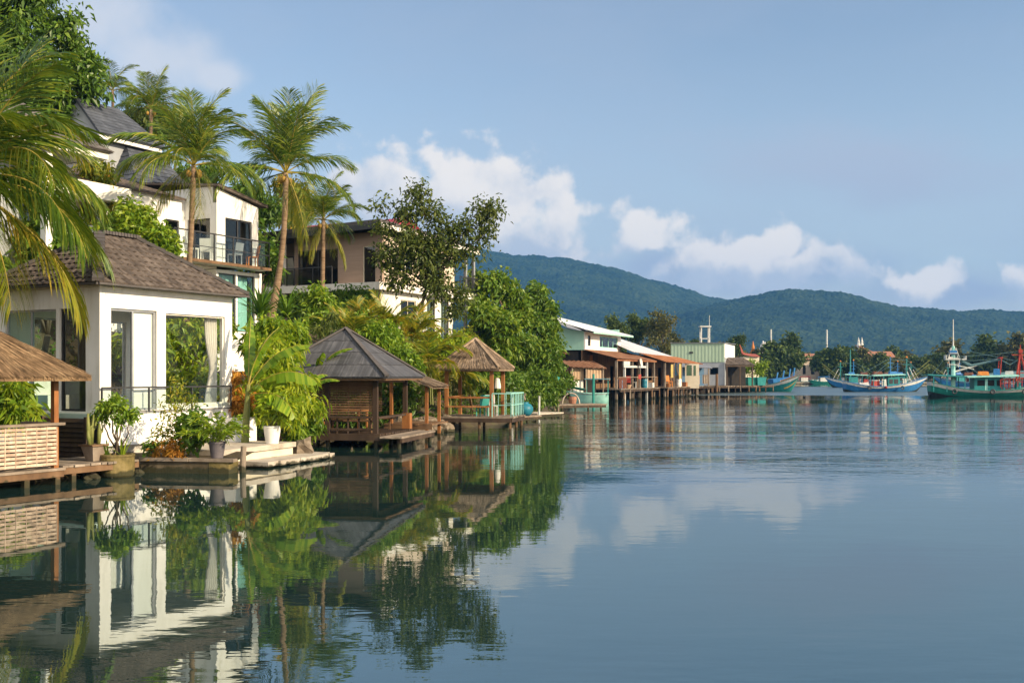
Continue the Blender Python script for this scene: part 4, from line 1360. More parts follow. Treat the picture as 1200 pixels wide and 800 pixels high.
def planter_bed():
    a = W(163, 27.0); b = W(268, 26.6)
    d = (b - a); L = d.length
    M = frame(a, d)
    root = thing('planter_bed', 'long low stone planter bed with plank edge along the waterline', 'planter', a)
    m = MB(M); m.box(.02, L - .55, .05, .25, -.8, .29); m.box(.02, .2, .251, .95, -.8, .289); m.build('kerb_wall', MT['kerb'], root)
    m = MB(M); m.box(L - .545, L - .02, .04, .6, -.8, .30); m.build('end_block', MT['moss'], root)
    m = MB(M); m.box(0, L * .55, -.02, .24, .302, .385); m.box(L * .55 + .015, L + .12, .0, .25, .302, .38); m.build('edge_plank', MT['wood_grey'], root)
    m = MB(M); m.quad((.2, .25, .27), (L, .25, .27), (L, 1.6, .45), (.2, 1.6, .45)); m.build('soil', MT['soil'], root)
    def pl(x, y, z=.3):
        return Vector(M @ Vector((x, y, z)))
    # tall airy shrub
    shrub('tall_shrub', 'tall airy yellowish shrub in the planter bed before the white leaf', pxblobs([(202, 470, 27.6, 11), (206, 452, 27.6, 9), (196, 490, 27.5, 13), (212, 488, 27.6, 12), (190, 508, 27.5, 12), (208, 512, 27.4, 14), (216, 465, 27.7, 9), (226, 474, 27.7, 9), (186, 478, 27.6, 7)]),
          'lf_areca', 85, 9, .12, .36, .10, 21, .2, base=pl(.95, .5))
    shrub('leafy_shrub', 'broad leaved green shrub between tall shrub and grey pot in planter bed', pxblobs([(222, 505, 27.3, 13), (230, 492, 27.4, 11), (218, 520, 27.2, 11), (234, 512, 27.3, 9)]),
          'lf_mid', 60, 8, .20, .5, .10, 22, .3, base=pl(1.4, .5))
    shrub('bedding_plant', 'low yellow orange bedding plant at foot of the tall shrub', pxblobs([(196, 525, 27.1, 10), (206, 528, 27.05, 10), (184, 527, 27.1, 8), (214, 530, 27.0, 6)]),
          'lf_orange', 36, 8, .14, .45, .07, 23, .2, base=pl(.8, .35))
    shrub('bedding_plant', 'low green bedding plant at left end of the planter bed', pxblobs([(172, 526, 27.15, 7), (180, 521, 27.2, 7)]),
          'lf_mid', 22, 8, .13, .45, .06, 24, .2, base=pl(.35, .35))
    # grey plastic pot
    c = pl(L - .42, .24, .385)
    def plant(root, c):
        m = MB(); rg = random.Random(6)
        st = MB()
        V = []
        for i in range(26):
            az = i * 2.4; el = rg.uniform(R(35), R(86)); l = rg.uniform(.5, .95)
            p = c + Vector((rg.uniform(-.08, .08), rg.uniform(-.08, .08), .36)); a_ = el
            pts = [p]
            for k in range(5):
                p = p + Vector((math.cos(az) * math.cos(a_), math.sin(az) * math.cos(a_), math.sin(a_))) * l / 5; a_ -= R(11); pts.append(p)
            st.tube(pts, [.010, .009, .008, .006, .005, .003], 4)
            V += [(pts[k].lerp(pts[min(5, k + 1)], rg.random()), az) for k in range(1, 6) for _ in range(7)]
        st.build('stem', MT['stemgreen'], root)
        g = np.random.default_rng(4)
        C = np.array([v[0] for v in V]); az = np.array([v[1] for v in V])
        Dd = np.stack([np.cos(az), np.sin(az), np.full(len(az), .5)], 1) + g.normal(size=(len(V), 3)) * .65
        leaves(m, C, Dd, g.normal(size=(len(V), 3)) * .4 + [0, 0, 1], g.uniform(.13, .24, len(V)), g.uniform(.03, .05, len(V)), .25)
        m.build('foliage', MT['lf_bright'], root)
    potted('grey_pot', 'grey plastic pot with feathery green plant on the planter corner', 'plant pot', c,
           [(.15, 0), (.205, .36), (.225, .36), (.225, .41), (.20, .41), (.195, .35)], 'plastic_grey', .195, .35, plant, 'lf_bright')


planter_bed()


def terrace():
    a = W(259, 27.6); b = W(347, 31.2)
    M = frame(a, b - a); L = (b - a).length
    root = thing('landing_steps', 'two pale concrete landing steps going down to the water', 'steps', a)
    m = MB(M); m.box(0, L, 0, 2.2, .38, .52); m.build('upper_slab', MT['slab'], root)
    m = MB(M); m.box(.05, L - .05, .08, 2.1, -1, .378); m.build('riser', MT['cream'], root)
    m = MB(M)
    rg = random.Random(5)
    n = 14
    for i in range(n):
        x0, x1 = .9 + i * (L + 1.0 - .9) / n, .9 + (i + 1) * (L + 1.0 - .9) / n
        y = -.85 + rg.uniform(-.04, .04) + (.25 if i == n - 1 else 0)
        m.box(x0, x1, y, .07 if x1 < L else .5, .05 + rg.uniform(-.03, .01), .165 + rg.uniform(-.006, .006))
    m.build('lower_slab', MT['slab'], root)
    m = MB(M); m.box(1.0, L + .9, -.7, .06, -1, .04); m.build('footing', MT['moss'], root)
    # mooring post
    c = W(284, 27.2, -.6)
    m = MB(); m.tube([c, c + Vector((.01, 0, .7)), c + Vector((.03, .01, 1.26))], [.085, .08, .07], 10); o = m.build('mooring_post', MT['wood_grey'], None, smooth=False)
    tag(o, 'weathered round wooden post standing in water before the landing steps', 'post')
    # white low wall behind the steps
    p = W(276, 31.0, .35)
    q = frame(p, D1)
    m = MB(q); m.box(0, .9, .0, .6, -.1, .86); o = m.build('white_block', MT['white'], None); tag(o, 'low white rendered block at the corner of the pavilion', 'low wall')
    # white pot
    c = W(319, 30.4, .52)
    def plant(root, c):
        st = MB(); m = MB(); rg = random.Random(9)
        bl = pxblobs([(322, 478, 30.4, 14), (312, 484, 30.4, 10), (334, 484, 30.4, 11), (324, 466, 30.5, 11), (340, 470, 30.4, 8)])
        for i, (hc, r) in enumerate(bl):
            limb(st, c + Vector((rg.uniform(-.08, .08), 0, .42)), hc, .015, .006, i, .1)
        st.build('stem', MT['stemgreen'], root)
        crown(m, bl, 70, 9, .22, .3, .08, 8, .3); m.build('foliage', MT['lf_lime'], root)
    potted('white_pot', 'tapered white pot with leafy plant on the landing', 'plant pot', c,
           [(.175, 0), (.25, .47), (.265, .47), (.265, .50), (.235, .50), (.23, .43)], 'plastic_white', .23, .43, plant, 'lf_lime')


terrace()


def rock(c, r, seed, label, group='rocks along the bank', sq=.65, mat='rock'):
    rg = random.Random(seed)
    m = MB(); n, k = 10, 6
    b0 = 0
    off = Vector((seed * 1.7, seed * .9, 2.1))
    V = []
    for i in range(k + 1):
        ph = math.pi * i / k
        for j in range(n):
            th = 2 * math.pi * j / n
            d = Vector((math.sin(ph) * math.cos(th), math.sin(ph) * math.sin(th), math.cos(ph)))
            q = 1 + .45 * mnoise.noise(d * 1.6 + off) + .2 * mnoise.noise(d * 3.5 + off)
            V.append(Vector(c) + Vector((d.x, d.y * .9, d.z * sq)) * r * q)
    m.pts(V)
    for i in range(k):
        for j in range(n):
            m.face(i * n + j, i * n + (j + 1) % n, (i + 1) * n + (j + 1) % n, (i + 1) * n + j)
    o = m.build('rock', MT[mat])
    return tag(o, label, 'rock', group)


rock(W(355, 31.6, .22), .36, 3, 'rounded brown rock at the end of the upper landing step', sq=1.0)
rg_ = random.Random(12)
for i in range(16):
    px = rg_.uniform(70, 165); Y = rg_.uniform(26.4, 27.2) if px > 110 else rg_.uniform(25.4, 26.6)
    rock(W(px, Y, rg_.uniform(-.05, .06)), rg_.uniform(.10, .22), 20 + i, 'brown stone at the waterline under the hut landing', 'stones under the hut landing')
for i in range(26):
    t = rg_.random()
    px = 468 + t * 60; Y = 42.2 + t * 4.5 + rg_.uniform(-.4, .4)
    rock(W(px, Y, rg_.uniform(0, .55)), rg_.uniform(.15, .42), 60 + i, 'pale brown boulder on the bank between the two gazebos', 'boulders between the gazebos')
for i in range(14):
    t = rg_.random()
    px = 380 + t * 90; Y = 39.5 + rg_.uniform(-.4, 1.2)
    rock(W(px, Y, rg_.uniform(0, .3)), rg_.uniform(.15, .32), 110 + i, 'brown rubble stone on the bank beneath the dark shingled gazebo', 'stones beneath the dark gazebo')

# ------------------------------------------------------------------ gazebos on stilts
def dark_gazebo():
    c = Vector((-4.60, 36.0, 0)); a = Vector((.195, .98, 0))
    M = frame(c, a)
    root = thing('shingled_gazebo', 'dark gazebo with grey shingled pyramid roof and slatted screens on stilts', 'gazebo', c)
    S = 3.4; ze, za = 2.40, 4.10; o = .58; zd = .48
    e = [(-o, -o, ze), (S + o, -o, ze), (S + o, S + o, ze), (-o, S + o, ze)]
    ap = (S / 2, S / 2, za)
    r = MB(M)
    for i in range(4):
        p, q = e[i], e[(i + 1) % 4]
        r.shingles(p, q, ap, ap, .72, .055, lift=.022, jit=.012, seed=30 + i, over=.03)
        dn = Vector((0, 0, -.05)); r.tri(Vector(p) + dn, Vector(q) + dn, Vector(ap) + dn)
    r.build('roof', MT['shingle'], root)
    k = MB(M)
    for p in e:
        k.beam(Vector(p) + Vector((0, 0, .05)), Vector(ap) + Vector((0, 0, .06)), .17, .06, w2=.12)
    k.build('hip_board', MT['cap'], root)
    b = MB(M)
    for (x0, x1, y0, y1) in ((-o + .05, S + o - .05, -o + .05, -o + .1), (-o + .05, -o + .1, -o + .101, S + o - .1), (S + o - .1, S + o - .05, -o + .101, S + o - .1), (-o + .05, S + o - .05, S + o - .099, S + o - .05)):
        b.box(x0, x1, y0, y1, ze - .12, ze - .045)
    b.box(0, .1, 0, S, ze - .2, ze - .06); b.box(.101, S, -.02, .08, ze - .2, ze - .06)
    b.build('eave_board', MT['wood'], root)
    for (x, y, mt) in ((0, 0, 'wood_dark'), (S, 0, 'wood_dark'), (0, S, 'wood_dark'), (S, S, 'wood_dark'), (0, S / 2, 'wood_dark')):
        p = MB(M); p.box(x - .075, x + .075, y - .075, y + .075, zd, ze - .06); p.build('post', MT[mt], root)
    q = MB(M); q.box(S - .16, S + .14, -.22, .079, zd + .01, 1.06); q.build('post_box', MT['wood_orange'], root)
    d = MB(M); planks(d, -.2, S + .2, -.2, S + .2, zd, .06, .17, 'y', seed=3); d.build('deck', MT['wood_dark'], root)
    d = MB(M); planks(d, -.25, S + .5, -1.0, -.22, .40, .06, .2, 'x', seed=5); d.build('landing_step', MT['wood_grey'], root)
    f = MB(M)
    f.box(-.22, -.14, -.2, S + .2, .26, .42); f.box(-.13, S + .2, -.2, -.12, .261, .419); f.box(-.24, S + .4, -1.0, -.92, .2, .338)
    f.build('deck_beam', MT['wood_dark'], root)
    # rail band and slatted screens
    w = MB(M)
    w.box(-.12, .02, .08, S, 1.0, 1.08); w.box(.05, S - .2, -.1, .05, .98, 1.05); w.box(-.05, -.01, .08, S, .6, .66)
    for y in np.linspace(.2, S - .1, 9):
        w.box(-.04, -.005, y - .025, y + .025, zd, 1.0)
    w.build('rail', MT['wood_dark'], root)
    s = MB(M); rg = random.Random(7)
    for z in np.arange(1.12, 2.2, .085):
        s.box(-.03, -.01, .08, S, z, z + .046)
    for y in np.arange(.12, S, .42):
        s.box(-.009, .012, y - .015, y + .015, 1.08, 2.22)
    for z in np.arange(1.12, 2.2, .085):
        s.box(.1, S, S - .01, S + .01, z, z + .055)
        s.box(S - .01, S + .01, .9, S - .03, z, z + .05)
    s.build('slatted_screen', MT['wood'], root)
    t = MB(M); t.box(.5, .95, .3, S - .2, zd + .38, zd + .44); t.box(S - .7, S - .2, .3, S - .2, zd + .38, zd + .44)
    for (x, y) in ((.55, .35), (.9, S - .3), (S - .65, .4), (S - .25, S - .3)):
        t.box(x - .03, x + .03, y - .03, y + .03, zd, zd + .379)
    t.build('bench', MT['wood'], root)
    t = MB(M); t.box(1.2, 2.2, 1.0, 2.4, zd + .68, zd + .73)
    for (x, y) in ((1.25, 1.05), (2.15, 1.05), (1.25, 2.35), (2.15, 2.35)):
        t.box(x - .03, x + .03, y - .03, y + .03, zd, zd + .679)
    t.build('table', MT['wood_orange'], root)
    for (x, y) in ((0, 0), (S, 0), (0, S), (S, S), (S / 2, 0), (0, S / 2), (-.1, -.85), (S + .3, -.85), (S / 2, -.85)):
        p = MB(M); p.tube([(x, y, -1.5), (x, y, .30)], .07, 8); p.build('stilt', MT['wood_dark'], root)


dark_gazebo()


def thatch_pyramid(root, M, x0, x1, y0, y1, o, ze, ap, n, seed, mat='thatch2', courses=3):
    e = [(x0 - o, y0 - o, ze), (x1 + o, y0 - o, ze), (x1 + o, y1 + o, ze), (x0 - o, y1 + o, ze)]
    r = MB(M)
    for i in range(4):
        p, q = e[i], e[(i + 1) % 4]
        r.panel(p, q, ap, ap, 14, 10, lambda u, v: .03 * math.sin(u * 7 + v * 9 + seed))
        dn = Vector((0, 0, -.09)); r.tri(Vector(p) + dn, Vector(q) + dn, Vector(ap) + dn); r.quad(p, q, Vector(q) + dn, Vector(p) + dn)
        r.straws(p, q, ap, ap, n, (.35, .8), (.02, .05), (.015, .07), seed + i)
    r.build('roof', MT[mat], root)
    k = MB(M)
    for p in e:
        k.beam(Vector(p) + Vector((0, 0, .07)), Vector(ap) + Vector((0, 0, .09)), .14, .07)
    k.build('ridge_roll', MT[mat], root)


def thatched_gazebo():
    c = Vector((-.88, 46.0, 0)); M = frame(c, (.195, .98))
    root = thing('thatched_gazebo', 'open gazebo with orange posts and brown thatched pyramid roof on stilts', 'gazebo', c)
    X, Yw = 2.4, 2.0; zd = .66; ze = 2.72
    thatch_pyramid(root, M, 0, X, 0, Yw, .42, ze, (X / 2, Yw / 2, 4.0), 1300, 40)
    for (x, y) in ((0, 0), (X, 0), (0, Yw), (X, Yw)):
        p = MB(M); p.box(x - .075, x + .075, y - .075, y + .075, zd, ze + .1); p.build('post', MT['wood_orange'], root)
    b = MB(M); b.box(-.08, .08, .08, Yw - .08, ze - .12, ze - .01); b.box(.08, X - .08, -.07, .07, ze - .12, ze - .01); b.box(X - .08, X + .08, .08, Yw - .08, ze - .12, ze - .01); b.box(.08, X - .08, Yw - .07, Yw + .07, ze - .12, ze - .01)
    b.build('roof_beam', MT['wood_orange'], root)
    d = MB(M); planks(d, -.3, X + .3, -.95, Yw + .3, zd, .06, .18, 'y', seed=2); d.build('deck', MT['wood_grey'], root)
    f = MB(M); f.box(-.32, -.24, -.9, Yw + .3, zd - .24, zd - .062); f.box(-.23, X + .3, -.95, -.87, zd - .24, zd - .063); f.build('deck_beam', MT['wood_dark'], root)
    r = MB(M); r.box(-.05, .04, .08, Yw - .08, zd + .78, zd + .86); r.box(.08, X - .08, Yw - .04, Yw + .04, zd + .78, zd + .86); r.box(-.3, -.02, .1, Yw - .1, zd + .40, zd + .46)
    r.build('rail', MT['wood_orange'], root)
    railing(root, M, [(-.25, -.08), (-.25, -.9), (X + .2, -.9), (X + .2, -.1)], zd, 1.0, .6, 'aqua', None, .3, 'white_teal_railing', .022, (.5,))
    for (x, y) in ((-.2, -.85), (-.2, .5), (-.2, Yw), (X / 2, -.85), (X, -.85), (X, Yw), (X / 2, Yw), (1.2, .6)):
        p = MB(M); p.tube([(x, y, -1.2), (x, y, zd - .07)], .06, 7); p.build('stilt', MT['wood'], root)
    # paper-white lantern hung under the eave
    l = Vector(M @ Vector((X - .55, .15, 1.9)))
    lt = thing('hanging_lantern', 'white cloth lantern hanging under the thatched gazebo eave', 'lantern', l)
    m = MB(); m.lathe(l, [(.05, .42), (.11, .38), (.16, .1), (.17, -.02), (.15, -.06)], 12); m.build('shade', MT['curtain'], lt)
    m = MB(); m.tube([l + Vector((0, 0, .42)), l + Vector((0, 0, .8))], .008, 5); m.build('cord', MT['metal_dark'], lt)


thatched_gazebo()


def lean_to():
    c = W(500, 40.6); M = frame(c, (.195, .98))
    root = thing('thatched_lean_to', 'small thatched lean-to with orange posts tucked behind the dark gazebo', 'shelter', c)
    r = MB(M)
    e0, e1, r1, r0 = (-.35, -.35, 2.02), (2.0, -.35, 2.02), (2.0, 1.6, 2.75), (-.35, 1.6, 2.75)
    r.panel(e0, e1, r1, r0, 10, 8, lambda u, v: .02 * math.sin(u * 9)); r.straws(e0, e1, r1, r0, 1100, (.3, .7), (.02, .04), (.01, .05), 5)
    dn = Vector((0, 0, -.08)); r.quad(*[Vector(q) + dn for q in (e0, e1, r1, r0)]); r.quad(e0, r0, Vector(r0) + dn, Vector(e0) + dn)
    r.build('roof', MT['thatch2'], root)
    for (x, y, h) in ((0, 0, 2.1), (1.8, 0, 2.1), (0, 1.4, 2.6), (1.8, 1.4, 2.6)):
        p = MB(M); p.box(x - .055, x + .055, y - .055, y + .055, -.6, h); p.build('post', MT['wood_orange'], root)
    d = MB(M); planks(d, -.3, 2, -.3, 1.6, .62, .06, .18, 'x'); d.box(-.32, -.301, -.3, 1.6, .4, .6); d.build('deck', MT['wood'], root)


lean_to()


# ------------------------------------------------------------------ chairs
def chair(label, loc, rot, mat, group, s=1.0, name='chair'):
    root = thing(name, label, 'chair', (0, 0, 0), group)
    m = MB(); m.box(-.22, .22, -.22, .22, .42, .46); m.build('seat', MT[mat], root)
    m = MB(); m.hexa([(-.22, .2, .462), (.22, .2, .462), (.22, .23, .462), (-.22, .23, .462), (-.22, .28, .92), (.22, .28, .92), (.22, .31, .92), (-.22, .31, .92)]); m.build('backrest', MT[mat], root)
    for x in (-.19, .19):
        for y in (-.19, .19):
            m = MB(); m.box(x - .02, x + .02, y - .02, y + .02, 0, .418); m.build('leg', MT[mat], root)
    root.location = loc; root.rotation_euler = (0, 0, rot); root.scale = (s, s, s)
    return root

# ------------------------------------------------------------------ houses on the slope
def sx(px, O, d):
    """distance along ground direction d from O at which the point is seen in column px"""
    k = (px - 600) / F
    return (k * O[1] - O[0]) / (d[0] - k * d[1])


def white_house():
    K = Vector((-11.63, 42.0, 0)); M = frame(K, D1)
    root = thing('hillside_house', 'white two storey modern house with railed balcony above the pavilion roof', 'house', K)
    zf = 6.85; zb = 2.6
    # front box: right face on y=0, viewer face on x=0
    m = MB(M); th = .2
    Lx = 2.4; Dp = 5.5
    m.wall('x', 0, 0, Lx, zf, 9.25, th, [(.48, 2.02, zf + .06, 8.72)])
    m.wall('y', 0, th + .001, Dp, zf, 9.9, th, [(.35, 1.55, zf + .06, 8.66)])
    m.wall('y', Lx - th, th + .001, Dp, zf, 9.25, th); m.wall('x', Dp, 0, Lx, zf, 9.25, th)
    m.quad((0, 0, 9.251), (Lx, 0, 9.251), (Lx, 0, 9.36), (0, 0, 9.84))           # raking top of the lit wall
    # back box
    m.wall('x', 1.70, -6.2, -.001, zf - .3, 9.44, th, [(sx(194, K + D2 * 1.7, D1), sx(210, K + D2 * 1.7, D1), 7.65, 8.6)])
    m.wall('y', -6.2, 1.901, Dp + 1, zf - .3, 9.3, th)
    m.build('wall', MT['white'], root)
    window(root, M, 'x', 0, .48, 2.02, zf + .06, 8.72, (1.25,), (), 'metal_dark', 'glass_dark', .06, 'balcony_door')
    window(root, M, 'y', 0, .35, 1.55, zf + .06, 8.66, (.95,), (), 'metal_dark', 'glass_dark', .06, 'balcony_door')
    window(root, M, 'x', 1.7, sx(194, K + D2 * 1.7, D1), sx(210, K + D2 * 1.7, D1), 7.65, 8.6, (), (), 'metal_dark', 'glass_dark', .05)
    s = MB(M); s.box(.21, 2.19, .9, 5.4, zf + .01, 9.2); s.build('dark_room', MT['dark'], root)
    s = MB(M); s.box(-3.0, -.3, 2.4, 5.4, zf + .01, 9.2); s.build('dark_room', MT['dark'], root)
    # lower storey with tinted glazing
    m = MB(M)
    m.wall('x', .02, 0, Lx, zb, zf - .22, th, [(.12, 1.1, 4.2, 6.5), (1.2, 2.22, 4.2, 6.5)])
    m.wall('y', .02, .23, 1.72, zb, zf - .22, th, [(.3, 1.0, 4.2, 6.52), (1.06, 1.66, 4.2, 6.52)])
    m.wall('x', 1.75, -5, .0, zb, zf - .3, th)
    m.build('lower_wall', MT['white'], root)
    window(root, M, 'x', .02, .12, 1.1, 4.2, 6.5, (), (), 'metal_dark', 'glass_teal', .05); window(root, M, 'x', .02, 1.2, 2.22, 4.2, 6.5, (), (), 'metal_dark', 'glass_teal', .05)
    window(root, M, 'y', .02, .3, 1.0, 4.2, 6.52, (), (), 'metal_dark', 'glass_teal', .05); window(root, M, 'y', .02, 1.06, 1.66, 4.2, 6.52, (), (), 'metal_dark', 'glass_teal', .05)
    s = MB(M); s.box(.4, 2.2, .9, 3, zb, zf - .25); s.build('lower_room', MT['room'], root)
    k = MB(M); cloth(k, (.3, .33), (2.1, .33), 4.1, 6.5, .03, 8); k.build('curtain', MT['teal_curtain'], root)
    k = MB(M); cloth(k, (.33, .4), (.33, 1.6), 4.1, 6.5, .03, 6); k.build('curtain', MT['teal_curtain'], root)
    # balcony
    m = MB(M); m.box(-2.9, 2.45, -.6, -.001, zf - .12, zf - .02); m.box(-2.9, -.001, .001, 1.69, zf - .2, zf - .02); m.build('balcony_slab', MT['white_dirty'], root)
    m = MB(M); m.box(-2.9, 2.47, -.66, -.602, zf - .12, zf - .01); m.build('balcony_edge', MT['wood'], root)
    railing(root, M, [(-2.8, -.56), (2.42, -.56), (2.42, -.02)], zf - .02, 1.05, 1.05, 'metal_dark', 'glass_rail', 0, 'balcony_railing', .025, (.5,))
    # roofs
    r = MB(M)
    r.panel((-.15, -.22, 9.94), (Lx + .4, -.22, 9.44), (Lx + .4, Dp, 9.94), (-.15, Dp, 10.46), 4, 4, None, .07)
    r.shingles((-.15, -.22, 9.945), (Lx + .4, -.22, 9.445), (Lx + .4, Dp, 9.945), (-.15, Dp, 10.465), .35, .3, .02, .015, 2, .02, 5)
    r.panel((-6.4, 1.52, 9.46), (-.1, 1.52, 9.46), (-.1, 5.5, 10.7), (-6.4, 5.5, 10.7), 4, 4, None, .06)
    r.shingles((-6.4, 1.52, 9.465), (-.1, 1.52, 9.465), (-.1, 5.5, 10.705), (-6.4, 5.5, 10.705), .32, .3, .02, .015, 2, .02, 6)
    r.build('roof', MT['tile'], root)
    # left wing: overhanging slab, recessed strip windows, parapet
    m = MB(M)
    m.box(-7.2, -3.9, .4, 1.68, 8.65, 9.2); m.box(-8.6, -5.0, .9, 1.1, 6.9, 7.75); m.box(-8.6, -6.3, 1.2, 5.5, 6.3, 9.0)
    m.build('wing', MT['white'], root)
    for u in (-8.2, -7.4):
        w = MB(M); w.box(u, u + .5, 1.15, 1.199, 7.8, 8.7); w.build('window', MT['glass_dark'], root)
    p = MB(M); p.box(Lx + .001, Lx + .18, -.03, .15, zb, zf - .2); p.build('column', MT['white'], root)
    # things on the balcony
    for i, (x, y, mt, lb) in enumerate(((-1.55, -.22, 'plastic_white', 'white chair at left end of the white house balcony'), (-.75, -.2, 'plastic_white', 'white chair in the middle of the white house balcony'), (.75, -.25, 'metal_grey', 'grey metal chair before the balcony door'), (1.75, -.25, 'orange', 'yellow orange chair at right end of the balcony'))):
        chair(lb, M @ Vector((x, y, zf - .02)), 2.2 + i, mt, None, .95, 'balcony_chair')


white_house()


def villa():
    E = Vector((-13.62, 36.0, 0)); M = frame(E, D1)
    root = thing('hilltop_villa', 'villa with white fascia and grey tiled hip roof behind the big palm', 'house', E)
    z0 = 9.72
    m = MB(M); m.box(-5.5, 0, 0, .14, z0, z0 + .26); m.box(-.14, 0, .141, 5, z0, z0 + .26); m.build('fascia', MT['white_dirty'], root)
    m = MB(M); m.box(-5.5, -.15, .15, 5, z0 + .02, z0 + .08); m.build('soffit', MT['white_dirty'], root)
    r = MB(M); e = [(-5.6, -.12, z0 + .26), (.12, -.12, z0 + .26), (.12, 5, z0 + .26), (-5.6, 5, z0 + .26)]; a, b = (-3.6, 2.4, z0 + 2.0), (-2.1, 2.4, z0 + 2.0)
    for (p, q, c, d, s) in ((e[0], e[1], b, a, 1), (e[1], e[2], b, b, 2), (e[2], e[3], a, b, 3), (e[3], e[0], a, a, 4)):
        r.shingles(p, q, c, d, .3, .26, .03, .02, 2, .02, s); dn = Vector((0, 0, -.04))
        r.quad(*[Vector(v) + dn for v in (p, q, c, d)]) if c != d else r.tri(*[Vector(v) + dn for v in (p, q, c)])
    r.build('roof', MT['tile_grey'], root)
    for x in (-2.1, -5.0):
        c = MB(M); c.box(x - .13, x + .13, .3, .56, 5, z0); c.build('column', MT['white'], root)
    m = MB(M); m.wall('x', 1.6, -5.2, -.6, 5, z0, .2, [(-4.5, -2.9, 7.2, 9.2), (-2.2, -1.2, 7.2, 9.2)]); m.wall('y', -.8, 1.81, 4.8, 5, z0, .2); m.build('wall', MT['greywall'], root)
    window(root, M, 'x', 1.6, -4.5, -2.9, 7.2, 9.2, (-3.7,), (), 'white', 'glass_dark'); window(root, M, 'x', 1.6, -2.2, -1.2, 7.2, 9.2, (), (), 'white', 'glass_dark')


villa()


def gable_house():
    E = Vector((-15.8, 48.0, 0)); M = frame(E, D1)
    root = thing('slate_gable_house', 'grey walled house with steep blue grey gable roof and white eave board', 'house', E)
    z0 = 12.45
    m = MB(M); m.box(-3.4, .05, 0, .12, z0, z0 + .24); m.build('eave_board', MT['white'], root)
    r = MB(M)
    r.panel((-3.5, -.1, z0 + .22), (.3, -.1, z0 + .22), (-.6, 2.0, z0 + 2.0), (-3.0, 2.0, z0 + 2.05), 3, 3, None, .08)
    r.shingles((-3.5, -.1, z0 + .23), (.3, -.1, z0 + .23), (-.6, 2.0, z0 + 2.01), (-3.0, 2.0, z0 + 2.06), .28, .22, .025, 0, 1, .03, 3)
    r.quad((.3, -.1, z0 + .2), (.3, 4.2, z0 + .2), (-.6, 2.0, z0 + 2.0), (-.6, 2.0, z0 + 2.0))
    r.build('roof', MT['slate'], root)
    r = MB(M)
    e0, e1, t1, t0 = (-2.6, -1.3, 10.6), (.9, -1.3, 10.6), (.1, .3, z0), (-1.7, .3, z0)
    r.panel(e0, e1, t1, t0, 2, 2, None, .06); r.shingles(e0, e1, t1, t0, .26, .2, .03, 0, 1, .03, 4); r.shingles((-2.6, 3, 10.6), (-2.6, -1.3, 10.6), (-1.7, .3, z0), (-1.7, 2.5, z0), .26, .2, .03, 0, 1, .03, 4)
    r.panel((-2.6, 3, 10.6), (-2.6, -1.3, 10.6), (-1.7, .3, z0), (-1.7, 2.5, z0), 2, 2, None, .05)
    r.build('skirt_roof', MT['slate'], root)
    m = MB(M); m.wall('x', .35, -3.4, 0, 8, z0, .2); m.wall('y', -3.2, .56, 4, 8, z0 + .4, .2); m.tri((-3.21, .2, z0 + .2), (-3.21, 3.9, z0 + .3), (-2.9, 2.0, z0 + 1.85)); m.build('wall', MT['greywall'], root)


gable_house()


